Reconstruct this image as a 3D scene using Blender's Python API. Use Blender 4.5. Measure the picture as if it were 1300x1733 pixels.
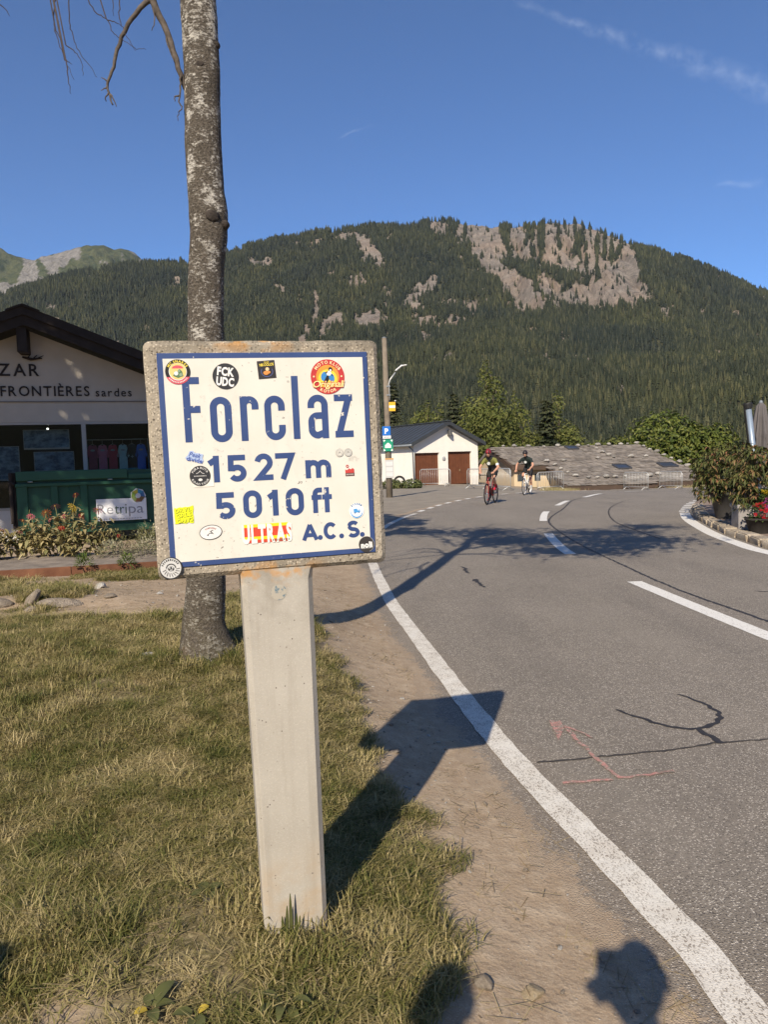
import bpy, bmesh, math, random
import numpy as np
from mathutils import Vector, Matrix, Euler

for o in list(bpy.data.objects):
    bpy.data.objects.remove(o)
SC = bpy.context.scene
COL = SC.collection
R = math.radians

# ------------------------------------------------------------------ camera
CAM_H, PITCH, ROLL = 1.48, R(4.03), R(1.7)
cam_data = bpy.data.cameras.new('camera')
cam = bpy.data.objects.new('camera', cam_data)
COL.objects.link(cam)
fwd = Vector((0, math.cos(PITCH), -math.sin(PITCH)))
rt0 = Vector((1, 0, 0)); up0 = rt0.cross(fwd)
rt = rt0 * math.cos(ROLL) - up0 * math.sin(ROLL)
up = up0 * math.cos(ROLL) + rt0 * math.sin(ROLL)
cam.matrix_world = Matrix(((rt.x, up.x, -fwd.x, 0), (rt.y, up.y, -fwd.y, 0), (rt.z, up.z, -fwd.z, CAM_H), (0, 0, 0, 1)))
cam_data.sensor_fit = 'VERTICAL'
cam_data.sensor_height = 36.0
cam_data.lens = 36.0 * 1240.0 / 1733.0
cam_data.clip_start = 0.05
cam_data.clip_end = 20000
SC.camera = cam

# ------------------------------------------------------------------ sky, sun, exposure
SUN_DIR = Vector((-0.2326, -0.7921, 0.5644)).normalized()      # towards the sun: behind the viewer, a little left
SUN_EL = math.asin(SUN_DIR.z)
SUN_AZ = math.atan2(SUN_DIR.x, SUN_DIR.y)
world = bpy.data.worlds.new('World')
SC.world = world
world.use_nodes = True
wn, wl = world.node_tree.nodes, world.node_tree.links
wn.clear()
w_out = wn.new('ShaderNodeOutputWorld')
w_bg = wn.new('ShaderNodeBackground')
w_sky = wn.new('ShaderNodeTexSky')
w_sky.sky_type = 'NISHITA'
w_sky.sun_disc = False
w_sky.sun_elevation = SUN_EL
w_sky.sun_rotation = SUN_AZ
w_sky.altitude = 1500
w_sky.air_density = 0.8
w_sky.dust_density = 0.25
w_sky.ozone_density = 6.0
w_bg.inputs['Strength'].default_value = 0.112
w_tc = wn.new('ShaderNodeTexCoord')
def wmath(op, a, b=None, clamp=False):
    n = wn.new('ShaderNodeMath'); n.operation = op; n.use_clamp = clamp
    for i, v in enumerate((a, b)):
        if v is None: continue
        if isinstance(v, (int, float)): n.inputs[i].default_value = v
        else: wl.new(v, n.inputs[i])
    return n.outputs[0]
def wdot(v):
    n = wn.new('ShaderNodeVectorMath'); n.operation = 'DOT_PRODUCT'
    wl.new(w_tc.outputs['Generated'], n.inputs[0]); n.inputs[1].default_value = v
    return n.outputs['Value']
def wnoise(scale, detail, stretch=None):
    n = wn.new('ShaderNodeTexNoise'); n.inputs['Scale'].default_value = scale; n.inputs['Detail'].default_value = detail
    n.inputs['Roughness'].default_value = 0.6
    wl.new(w_tc.outputs['Generated'], n.inputs['Vector'])
    return n.outputs['Fac']
def trail(d1, d2, w0, w1, t0, t1, strength):
    """a thin ice-cloud streak along the great circle through two directions"""
    d1, d2 = Vector(d1).normalized(), Vector(d2).normalized()
    nrm = d1.cross(d2).normalized(); tan = nrm.cross(d1).normalized(); span = d2.angle(d1)
    s = wdot(nrm); t = wmath('DIVIDE', wdot(tan), math.sin(span))
    wob = wmath('MULTIPLY', wmath('SUBTRACT', wnoise(26, 5), 0.5), 0.022)
    s = wmath('ADD', s, wob)
    wid = wmath('ADD', wmath('MULTIPLY', t, w1 - w0), w0)
    wid = wmath('MAXIMUM', wid, 0.001)
    m = wmath('SUBTRACT', 1.0, wmath('DIVIDE', wmath('ABSOLUTE', s), wid), True)
    e0 = wmath('MULTIPLY', wmath('SUBTRACT', t, t0), 3.0, True)
    e1 = wmath('MULTIPLY', wmath('SUBTRACT', t1, t), 3.0, True)
    tx = wmath('MULTIPLY', wmath('SUBTRACT', wnoise(60, 6), 0.36), 3.0, True)
    return wmath('MULTIPLY', wmath('MULTIPLY', wmath('MULTIPLY', m, tx), wmath('MULTIPLY', e0, e1)), strength)
c1 = trail((0.154, 0.849, 0.505), (0.427, 0.818, 0.387), 0.003, 0.018, -0.1, 2.2, 0.13)
c2 = trail((0.401, 0.865, 0.302), (0.434, 0.849, 0.300), 0.003, 0.005, -0.3, 1.2, 0.10)
c3 = trail((-0.037, 0.918, 0.394), (-0.004, 0.915, 0.404), 0.002, 0.0025, -0.2, 1.2, 0.10)
csum = wmath('ADD', wmath('ADD', c1, c2), c3, True)
w_mix = wn.new('ShaderNodeMix'); w_mix.data_type = 'RGBA'
w_tint = wn.new('ShaderNodeMix'); w_tint.data_type = 'RGBA'; w_tint.blend_type = 'MULTIPLY'
w_tint.inputs[0].default_value = 1.0
wl.new(w_sky.outputs[0], w_tint.inputs[6]); w_tint.inputs[7].default_value = (.72, .865, .97, 1)
wl.new(csum, w_mix.inputs[0]); wl.new(w_tint.outputs[2], w_mix.inputs[6]); w_mix.inputs[7].default_value = (8.5, 9.0, 9.8, 1)
wl.new(w_mix.outputs[2], w_bg.inputs['Color'])
wl.new(w_bg.outputs[0], w_out.inputs['Surface'])

sun_d = bpy.data.lights.new('sun', 'SUN')
sun_d.energy = 4.6
sun_d.angle = R(0.53)
sun_d.color = (1.0, 0.89, 0.725)
sun = bpy.data.objects.new('sun', sun_d)
COL.objects.link(sun)
sun.rotation_euler = (-SUN_DIR).to_track_quat('-Z', 'Y').to_euler()
sun.location = (-5, -15, 12)

SC.view_settings.view_transform = 'Standard'
SC.view_settings.look = 'None'
SC.view_settings.gamma = 1.0
SC.view_settings.exposure = 0.55
SC.view_settings.use_curve_mapping = False
SC.render.engine = 'CYCLES'
SC.cycles.max_bounces = 6
SC.cycles.transparent_max_bounces = 12
SC.cycles.use_denoising = True

# ------------------------------------------------------------------ mesh helpers
class MB:
    """collects faces with a material slot each"""
    def __init__(s): s.v, s.f, s.m = [], [], []
    def add(s, verts, faces, mi=0):
        b = len(s.v)
        s.v += [tuple(p) for p in verts]
        s.f += [tuple(i + b for i in f) for f in faces]
        s.m += [mi] * len(faces)
        return s
    def box(s, c, d, mi=0, rot=None, bevel=0.0):
        x, y, z = d[0] / 2, d[1] / 2, d[2] / 2
        if bevel > 0:
            b = bevel
            vs = []
            for sx in (-1, 1):
                for sy in (-1, 1):
                    for sz in (-1, 1):
                        vs += [(sx * (x - b), sy * (y - b), sz * z), (sx * (x - b), sy * y, sz * (z - b)), (sx * x, sy * (y - b), sz * (z - b))]
            bm = bmesh.new()
            bvs = [bm.verts.new(v) for v in vs]
            r = bmesh.ops.convex_hull(bm, input=bvs)
            bm.verts.index_update()
            P = [v.co.copy() for v in bm.verts]
            Fs = [[v.index for v in f.verts] for f in bm.faces]
            bm.free()
        else:
            P = [Vector((sx * x, sy * y, sz * z)) for sx in (-1, 1) for sy in (-1, 1) for sz in (-1, 1)]
            Fs = [(0, 1, 3, 2), (4, 6, 7, 5), (0, 4, 5, 1), (2, 3, 7, 6), (0, 2, 6, 4), (1, 5, 7, 3)]
        if rot is not None:
            M = rot if isinstance(rot, Matrix) else Euler(rot).to_matrix()
            P = [M @ p for p in P]
        return s.add([p + Vector(c) for p in P], Fs, mi)
    def tube(s, pts, rad, n=8, mi=0, caps=True, jitter=0, rng=None):
        pts = [Vector(p) for p in pts]
        if not hasattr(rad, '__len__'): rad = [rad] * len(pts)
        vs, fs = [], []
        t = (pts[1] - pts[0]).normalized()
        ref = Vector((0, 0, 1)) if abs(t.z) < 0.9 else Vector((1, 0, 0))
        u = t.cross(ref).normalized()
        for i, p in enumerate(pts):
            a = pts[max(i - 1, 0)]; b = pts[min(i + 1, len(pts) - 1)]
            t = (b - a).normalized()
            u = (u - t * u.dot(t)).normalized()
            w = t.cross(u)
            for k in range(n):
                an = 2 * math.pi * k / n
                r = rad[i] * (1 + (rng.uniform(-jitter, jitter) if jitter else 0))
                vs.append(p + (u * math.cos(an) + w * math.sin(an)) * r)
        for i in range(len(pts) - 1):
            for k in range(n):
                k2 = (k + 1) % n
                fs.append((i * n + k, i * n + k2, (i + 1) * n + k2, (i + 1) * n + k))
        if caps:
            fs.append(tuple(range(n))[::-1]); fs.append(tuple((len(pts) - 1) * n + k for k in range(n)))
        return s.add(vs, fs, mi)
    def prism(s, poly, y0, y1, mi=0):
        """poly in x,z extruded along y"""
        n = len(poly)
        vs = [(p[0], y0, p[1]) for p in poly] + [(p[0], y1, p[1]) for p in poly]
        fs = [tuple(range(n)), tuple(range(n, 2 * n))[::-1]] + [(i, i + n, (i + 1) % n + n, (i + 1) % n) for i in range(n)]
        return s.add(vs, fs, mi)
    def prismz(s, poly, z0, z1, mi=0):
        n = len(poly)
        vs = [(p[0], p[1], z0) for p in poly] + [(p[0], p[1], z1) for p in poly]
        fs = [tuple(range(n))[::-1], tuple(range(n, 2 * n))] + [(i, (i + 1) % n, (i + 1) % n + n, i + n) for i in range(n)]
        return s.add(vs, fs, mi)
    def lathe(s, prof, n=16, mi=0, c=(0, 0, 0), cap=True):
        vs, fs = [], []
        for r, z in prof:
            for k in range(n):
                a = 2 * math.pi * k / n
                vs.append((c[0] + r * math.cos(a), c[1] + r * math.sin(a), c[2] + z))
        for i in range(len(prof) - 1):
            for k in range(n):
                k2 = (k + 1) % n
                fs.append((i * n + k, i * n + k2, (i + 1) * n + k2, (i + 1) * n + k))
        if cap:
            fs.append(tuple(range(n))[::-1]); fs.append(tuple((len(prof) - 1) * n + k for k in range(n)))
        return s.add(vs, fs, mi)
    def mesh(s, name, mats, smooth=False):
        me = bpy.data.meshes.new(name)
        me.from_pydata(s.v, [], s.f)
        for m in (mats if isinstance(mats, (list, tuple)) else [mats]): me.materials.append(m)
        me.polygons.foreach_set('material_index', s.m)
        if smooth: me.polygons.foreach_set('use_smooth', [True] * len(s.f))
        me.update()
        return me
    def build(s, name, mats, parent=None, smooth=False, fix=False):
        me = s.mesh(name, mats, smooth)
        if fix:
            bm = bmesh.new(); bm.from_mesh(me); bmesh.ops.recalc_face_normals(bm, faces=bm.faces); bm.to_mesh(me); bm.free()
        return link(name, me, parent)

def link(name, data, parent=None):
    o = bpy.data.objects.new(name, data)
    COL.objects.link(o)
    if parent is not None: o.parent = parent
    return o
def tag(o, label=None, cat=None, group=None, kind=None):
    for k, v in (('label', label), ('category', cat), ('group', group), ('kind', kind)):
        if v: o[k] = v
    return o
def thing(name, label, cat, loc=(0, 0, 0), rz=0.0, group=None):
    o = link(name, None)
    o.location = loc; o.rotation_euler = (0, 0, rz)
    return tag(o, label, cat, group)
def copy_tree(src, parent=None):
    c = src.copy(); COL.objects.link(c)
    if parent is not None: c.parent = parent
    for ch in src.children: copy_tree(ch, c)
    return c

# ------------------------------------------------------------------ numeric helpers
def ss(t):
    t = np.clip(t, 0, 1); return t * t * (3 - 2 * t)
def vnoise(x, y, seed=0):
    """value noise on arrays, period free"""
    xi, yi = np.floor(x).astype(np.int64), np.floor(y).astype(np.int64)
    xf, yf = x - xi, y - yi
    def h(a, b):
        n = (a * 374761393 + b * 668265263 + seed * 974711) & 0x7fffffff
        n = ((n ^ (n >> 13)) * 1274126177) & 0x7fffffff
        return ((n ^ (n >> 16)) & 0xffff) / 65535.0
    u, v = xf * xf * (3 - 2 * xf), yf * yf * (3 - 2 * yf)
    return (h(xi, yi) * (1 - u) + h(xi + 1, yi) * u) * (1 - v) + (h(xi, yi + 1) * (1 - u) + h(xi + 1, yi + 1) * u) * v
def fbm(x, y, seed=0, oct=4):
    a, s, t = 0.5, 0.0, 0.0
    for i in range(oct):
        s = s + a * vnoise(x * 2 ** i, y * 2 ** i, seed + i * 17); t += a; a *= 0.5
    return s / t
def smooth_line(pts, n=8):
    """Catmull-Rom through the points"""
    P = [np.array(p, float) for p in pts]
    P = [2 * P[0] - P[1]] + P + [2 * P[-1] - P[-2]]
    out = []
    for i in range(1, len(P) - 2):
        for k in range(n):
            t = k / n
            out.append(0.5 * (2 * P[i] + (P[i + 1] - P[i - 1]) * t + (2 * P[i - 1] - 5 * P[i] + 4 * P[i + 1] - P[i + 2]) * t * t + (3 * P[i] - P[i - 1] - 3 * P[i + 1] + P[i + 2]) * t ** 3))
    out.append(P[-2])
    return np.array(out)
def resample(pts, n):
    P = np.array(pts, float)
    d = np.concatenate([[0], np.cumsum(np.linalg.norm(np.diff(P, axis=0), axis=1))])
    t = np.linspace(0, d[-1], n)
    return np.stack([np.interp(t, d, P[:, k]) for k in range(P.shape[1])], 1)
def in_poly(x, y, poly):
    inside = np.zeros(np.shape(x), bool)
    n = len(poly)
    for i in range(n):
        x0, y0 = poly[i][:2]; x1, y1 = poly[(i + 1) % n][:2]
        c = ((y0 > y) != (y1 > y)) & (x < (x1 - x0) * (y - y0) / ((y1 - y0) or 1e-9) + x0)
        inside ^= c
    return inside

# ------------------------------------------------------------------ materials
def ntree(name):
    m = bpy.data.materials.new(name); m.use_nodes = True
    nt = m.node_tree; nt.nodes.clear()
    return m, nt
class NB:
    """terse node building"""
    def __init__(s, name):
        s.m, s.t = ntree(name); s.out = s.n('ShaderNodeOutputMaterial')
    def n(s, typ, **kw):
        nd = s.t.nodes.new(typ)
        for k, v in kw.items(): setattr(nd, k, v)
        return nd
    def set(s, sock, v):
        if isinstance(v, bpy.types.NodeSocket): s.t.links.new(v, sock)
        elif isinstance(v, tuple) and len(v) == 3 and sock.type == 'RGBA': sock.default_value = (*v, 1)
        else: sock.default_value = v
    def coord(s, which='Object'):
        if which == 'Position': return s.n('ShaderNodeNewGeometry').outputs['Position']
        return s.n('ShaderNodeTexCoord').outputs[which]
    def map(s, vec, scale=(1, 1, 1), loc=(0, 0, 0), rot=(0, 0, 0)):
        m = s.n('ShaderNodeMapping'); s.set(m.inputs['Vector'], vec)
        m.inputs['Scale'].default_value = scale; m.inputs['Location'].default_value = loc; m.inputs['Rotation'].default_value = rot
        return m.outputs[0]
    def noise(s, vec, scale, detail=4, rough=0.55, out='Fac'):
        n = s.n('ShaderNodeTexNoise'); s.set(n.inputs['Vector'], vec)
        n.inputs['Scale'].default_value = scale; n.inputs['Detail'].default_value = detail; n.inputs['Roughness'].default_value = rough
        return n.outputs[out]
    def voro(s, vec, scale, feature='F1', out='Distance', rnd=1.0):
        n = s.n('ShaderNodeTexVoronoi', feature=feature); s.set(n.inputs['Vector'], vec)
        n.inputs['Scale'].default_value = scale; n.inputs['Randomness'].default_value = rnd
        return n.outputs[out]
    def ramp(s, fac, a, b, ca=0.0, cb=1.0):
        n = s.n('ShaderNodeMapRange', clamp=True); s.set(n.inputs[0], fac)
        n.inputs[1].default_value = a; n.inputs[2].default_value = b; n.inputs[3].default_value = ca; n.inputs[4].default_value = cb
        return n.outputs[0]
    def math(s, op, a, b=None):
        n = s.n('ShaderNodeMath', operation=op); s.set(n.inputs[0], a)
        if b is not None: s.set(n.inputs[1], b)
        return n.outputs[0]
    def mix(s, fac, a, b, blend='MIX'):
        n = s.n('ShaderNodeMix', data_type='RGBA', blend_type=blend)
        s.set(n.inputs[0], fac); s.set(n.inputs[6], a); s.set(n.inputs[7], b)
        return n.outputs[2]
    def attr(s, name, out='Fac'):
        return s.n('ShaderNodeAttribute', attribute_name=name).outputs[out]
    def bump(s, h, strength=0.3, dist=0.01):
        n = s.n('ShaderNodeBump'); s.set(n.inputs['Height'], h)
        n.inputs['Strength'].default_value = strength; n.inputs['Distance'].default_value = dist
        return n.outputs[0]
    def done(s, col, rough=0.8, bump=None, spec=0.3, metal=0.0, trans=0.0):
        p = s.n('ShaderNodeBsdfPrincipled')
        s.set(p.inputs['Base Color'], col); s.set(p.inputs['Roughness'], rough)
        p.inputs['Specular IOR Level'].default_value = spec; p.inputs['Metallic'].default_value = metal
        if bump is not None: s.set(p.inputs['Normal'], bump)
        sh = p.outputs[0]
        if trans > 0:
            t = s.n('ShaderNodeBsdfTranslucent'); s.set(t.inputs[0], col)
            mx = s.n('ShaderNodeMixShader'); mx.inputs[0].default_value = trans
            s.t.links.new(sh, mx.inputs[1]); s.t.links.new(t.outputs[0], mx.inputs[2]); sh = mx.outputs[0]
        s.t.links.new(sh, s.out.inputs['Surface'])
        return s.m

def mul(c, k): return tuple(min(1.0, x * k) for x in c)
def simple(name, col, rough=0.7, var=0.12, scale=6.0, bump=0.0, bscale=40.0, spec=0.3, metal=0.0, trans=0.0, col2=None, which='Object'):
    b = NB(name); v = b.coord(which)
    n = b.noise(v, scale, 5)
    c = b.mix(b.ramp(n, 0.3, 0.7), mul(col, 1 - var), col2 if col2 else mul(col, 1 + var))
    bp = b.bump(b.noise(v, bscale, 3), bump, 0.01) if bump else None
    return b.done(c, rough, bp, spec, metal, trans)
_flat = {}
def ink(col, rough=0.5):
    """printed colour, slightly uneven"""
    k = (tuple(round(c, 3) for c in col), rough)
    if k not in _flat: _flat[k] = simple('ink', col, rough, 0.06, 60)
    return _flat[k]
def leafmat(name, cols, rough=0.55, trans=0.25, nscale=3.0, spec=0.3):
    """foliage: hue differs from leaf to leaf (random per island) and by soft patches"""
    b = NB(name)
    g = b.n('ShaderNodeNewGeometry')
    rnd = g.outputs['Random Per Island']
    cr = b.n('ShaderNodeValToRGB'); b.set(cr.inputs[0], rnd)
    e = cr.color_ramp.elements
    e[0].position = 0; e[0].color = (*cols[0], 1); e[1].position = 1; e[1].color = (*cols[-1], 1)
    for i, c in enumerate(cols[1:-1]):
        x = e.new((i + 1) / (len(cols) - 1)); x.color = (*c, 1)
    n = b.noise(b.coord('Object'), nscale, 3)
    c = b.mix(1.0, cr.outputs[0], b.mix(n, (0.65, 0.65, 0.65), (1.25, 1.25, 1.2)), 'MULTIPLY')
    return b.done(c, rough, None, spec, 0, trans)
# ------------------------------------------------------------------ lie of the land
LX_Y = [-60, 0, 1.8, 2.36, 3.4, 4.41, 6.57, 7.66, 10.38, 12.64, 14.64, 16.7, 18.6, 20, 90]
LX_X = [1.6, .95, .84, .76, .52, .37, .08, -.05, -.28, -.39, -.31, -.04, .33, .79, 40]
def road_left(y): return np.interp(y, LX_Y, LX_X)
def gz(x, y):
    x = np.asarray(x, float); y = np.asarray(y, float)
    base = -ss((y - 24) / 24) * (0.27 + 0.6 * ss((x - 3) / 12))
    B = np.interp(y, [0, 2.4, 4.2, 6, 8, 10, 16, 20], [.195, .195, .34, .34, .22, .15, .12, 0])
    z = base + B * ss((road_left(y) - x - .1) / 1.25)
    edge = 66 - 15 * ss((x - 6.5) / 3.0)
    drop = np.maximum(0, y - edge)
    return z - np.minimum(34, 0.42 * drop * ss(drop / 6 + .1))
def gzf(x, y): return float(gz(x, y))

# road outline: left/outer edge then right/inner edge, both from near to far
ROAD_L = smooth_line([(1.35, -14), (.85, -3), (.72, 0), (.64, 1.8), (.54, 2.36), (.31, 3.4), (.16, 4.41), (-.12, 6.57), (-.25, 7.66), (-.48, 10.38), (-.6, 12.64), (-.52, 14.7), (-.27, 16.9), (.12, 18.9), (.62, 20.4), (1.05, 21.8), (1.7, 23.6), (2.35, 25.3), (3.2, 27.4), (4.6, 29.9), (6.4, 32.4), (8.0, 35.2), (9.6, 39.5), (11.5, 44.6), (13.4, 47.3), (15.9, 48.2), (18.4, 47.9), (22, 46.6), (30, 44)], 6)
ROAD_R = smooth_line([(8.4, -14), (7.2, -3), (6.8, 0), (6.3, 4), (5.9, 8), (5.68, 10.5), (5.8, 11.6), (6.0, 12.8), (6.35, 14.2), (6.85, 16), (7.55, 17.8), (8.15, 19.3), (8.85, 20.7), (9.6, 22.1), (10.5, 23.5), (12, 25.2), (14.5, 27.3), (18, 29.2), (22, 30.6), (30, 32)], 6)
NR = 260
RL, RR = resample(ROAD_L, NR), resample(ROAD_R, NR)
rng = np.random.default_rng(5)
nrm = np.gradient(RL, axis=0); nrm /= np.linalg.norm(nrm, axis=1)[:, None]
RLj = RL + np.stack([-nrm[:, 1], nrm[:, 0]], 1) * ((fbm(np.arange(NR) * .45, np.zeros(NR), 3) - .5) * .16)[:, None]
ROAD_POLY = [tuple(p) for p in RLj] + [tuple(p) for p in RR[::-1]]

def grid_axis(segs):
    out = [segs[0][0]]
    for a, b, st in segs:
        n = max(1, int(round((b - a) / st))); out += list(np.linspace(a, b, n + 1)[1:])
    return np.array(out)
gx_ = grid_axis([(-420, -60, 20), (-60, -12, 3), (-12, -5, .4), (-5, 3, .08), (3, 8, .3), (8, 30, 1), (30, 80, 5), (80, 420, 20)])
gy_ = grid_axis([(-80, -4, 6), (-4, 1, .4), (1, 7, .08), (7, 13, .12), (13, 24, .5), (24, 74, 1), (74, 200, 7), (200, 420, 20)])
GX, GY = np.meshgrid(gx_, gy_)
GZ = gz(GX, GY)
inroad = in_poly(GX, GY, ROAD_POLY)
# grass cover (1 = turf)
GRASS_EDGE_Y = [-6, 1.2, 1.56, 1.72, 2.03, 2.16, 2.5, 2.7, 3.2, 3.6, 4.0, 4.9, 5.8, 6.5]
GRASS_EDGE_X = [.25, .05, .02, -.02, .16, .05, .13, .05, -.06, -.08, -.25, -.42, -.6, -1.2]
def grass_mask(x, y):
    x = np.asarray(x, float); y = np.asarray(y, float)
    w = (fbm(x * 2.2, y * 2.2, 11) - .5)
    ex = np.interp(y, GRASS_EDGE_Y, GRASS_EDGE_X)
    top = np.interp(x, [-6, -3, -2.3, -1.6, -1.3, -.6], [5.6, 5.6, 5.5, 5.5, 6.45, 5.9])
    m = ss((ex - x + w * .45) / .22 + .4) * ss((top - y + w * .8) / .35 + .4)
    # ragged turf islands on the trodden path and the strip along the bed edging
    isl = ss((fbm(x * 1.3 + 9, y * 1.3, 23) - .50) / .08) * (y > 5.6) * (y < 8.6) * ss((-2.45 - x) / .5)
    strip = ss((y - np.interp(x, [-6, -3], [8.0, 8.6])) / .25) * ss((np.interp(x, [-6, -2.6], [8.75, 9.45]) - y) / .15) * ss((-2.3 - x) / .4) * (fbm(x * 1.7, y * 1.7, 5) > .42)
    bare = ss(1 - np.hypot((x + .80) / .16, (y - 1.62) / .26)) + .6 * ss(1 - np.hypot((x + .76) / .13, (y - 1.85) / .12))
    return np.clip(np.maximum(np.maximum(m, isl * .9), strip * .8) - bare, 0, 1)
GM = grass_mask(GX, GY)
near = ss((14 - GY) / 4) * (1 - ss((np.abs(GX) - 7) / 3))
rough_amt = near * (~inroad) * ss((road_left(GY) - .3 - GX) / .5)
GZ = GZ + rough_amt * ((fbm(GX * 3, GY * 3, 31) - .5) * .05 + (fbm(GX * 14, GY * 14, 37, 3) - .5) * .014)
# little scarp on the path with exposed stones, and the hollow at the lower left
GZ = GZ + near * .05 * ss(1.2 - np.hypot((GX + 3.2) / 1.3, (GY - 6.6) / .75)) * ss((GY - 6.05) / .12)
GZ = GZ - near * .07 * ss(1.1 - np.hypot((GX + .98) / .2, (GY - 1.68) / .2))
dist_in = np.full(GX.shape, 9.0)
sel = inroad & (np.abs(GX) < 9) & (GY > -6) & (GY < 24)
pts_ = np.stack([GX[sel], GY[sel]], 1); dmin = np.full(len(pts_), 9.0)
for q in RLj: dmin = np.minimum(dmin, np.hypot(pts_[:, 0] - q[0], pts_[:, 1] - q[1]))
dist_in[sel] = dmin
GZ = GZ + .009 * near * (~inroad) * ss((road_left(GY) + .1 - GX) / .1) * ss((GX - road_left(GY) + .9) / .3)
GZ = np.where(inroad, GZ + .007 - np.minimum(.04, .055 * dist_in) + near * (fbm(GX * 9, GY * 9, 33, 3) - .5) * .012, GZ)
ny, nx = GX.shape
me = bpy.data.meshes.new('ground')
V = np.stack([GX, GY, GZ], -1).reshape(-1, 3)
idx = np.arange(nx * ny).reshape(ny, nx)
F = np.stack([idx[:-1, :-1], idx[:-1, 1:], idx[1:, 1:], idx[1:, :-1]], -1).reshape(-1, 4)
me.from_pydata(V.tolist(), [], F.tolist())
me.polygons.foreach_set('use_smooth', [True] * len(F))
at_ = me.attributes.new('turf', 'FLOAT', 'POINT'); at_.data.foreach_set('value', GM.ravel().astype(np.float32))
lot = ss((GY - 15) / 3) * ss((9.5 - GX) / 1.5) * ss((62 - GY) / 4) * ss((GX + 5) / 2)
at_ = me.attributes.new('lot', 'FLOAT', 'POINT'); at_.data.foreach_set('value', lot.ravel().astype(np.float32))
far_g = ss((GY - 56) / 4) + ss((np.abs(GX) - 12) / 4) * (GX < 0) + ss((GX - 9) / 2) * (GY > 49)
at_ = me.attributes.new('meadow', 'FLOAT', 'POINT'); at_.data.foreach_set('value', np.clip(far_g, 0, 1).ravel().astype(np.float32))
ZG = {}
def ground_z(x, y):
    """surface height of the ground sheet incl. its unevenness (bilinear)"""
    i = np.clip(np.searchsorted(gx_, x) - 1, 0, nx - 2); j = np.clip(np.searchsorted(gy_, y) - 1, 0, ny - 2)
    tx = (x - gx_[i]) / (gx_[i + 1] - gx_[i]); ty = (y - gy_[j]) / (gy_[j + 1] - gy_[j])
    return (GZ[j, i] * (1 - tx) + GZ[j, i + 1] * tx) * (1 - ty) + (GZ[j + 1, i] * (1 - tx) + GZ[j + 1, i + 1] * tx) * ty

def dirt_color(b, p):
    n1 = b.noise(p, 1.3, 6); n2 = b.noise(p, 14, 6); n3 = b.noise(p, 70, 4)
    dirt = b.mix(b.ramp(n1, .3, .7), (.305, .222, .146), (.42, .318, .218))
    dirt = b.mix(b.ramp(n2, .45, .75), dirt, (.47, .37, .262))
    dirt = b.mix(b.ramp(n3, .56, .66, 0, .5), dirt, (.23, .17, .115))
    n5 = b.noise(p, 240, 3)
    dirt = b.mix(b.ramp(n5, .55, .68, 0, .5), dirt, (.52, .44, .34)); dirt = b.mix(b.ramp(n5, .45, .33, 0, .4), dirt, (.20, .15, .10))
    peb = b.voro(p, 46); pebc = b.voro(p, 46, out='Color')
    sel = b.n('ShaderNodeSeparateColor'); b.set(sel.inputs[0], pebc)
    pm = b.math('MULTIPLY', b.ramp(peb, .16, .10), b.ramp(sel.outputs[0], .80, .84))
    return b.mix(pm, dirt, (.50, .44, .36)), n1, n2, n3, pm
def ground_material():
    b = NB('earth'); p = b.coord('Position')
    dirt, n1, n2, n3, pm = dirt_color(b, p); n4 = b.noise(p, 0.35, 4)
    soil = b.mix(b.ramp(n2, .3, .7), (.105, .088, .045), (.205, .165, .09))
    soil = b.mix(b.ramp(n3, .5, .65, 0, .8), soil, (.33, .27, .15))
    c = b.mix(b.attr('turf'), dirt, soil)
    lotc = b.mix(b.ramp(n1, .3, .7), (.22, .19, .155), (.31, .27, .215))
    lotc = b.mix(b.ramp(n3, .52, .7, 0, .5), lotc, (.34, .30, .25))
    c = b.mix(b.attr('lot'), c, lotc)
    mead = b.mix(b.ramp(n4, .35, .65), (.07, .085, .03), (.13, .125, .055))
    c = b.mix(b.attr('meadow'), c, mead)
    h = b.math('ADD', b.math('MULTIPLY', n2, .6), b.math('ADD', b.math('MULTIPLY', n3, .35), b.math('MULTIPLY', pm, .5)))
    return b.done(c, .95, b.bump(h, .55, .02), .1)
me.materials.append(ground_material())
tag(link('ground', me), 'trodden tan earth and turf bank sloping down to the road', 'ground', kind='structure')

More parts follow.
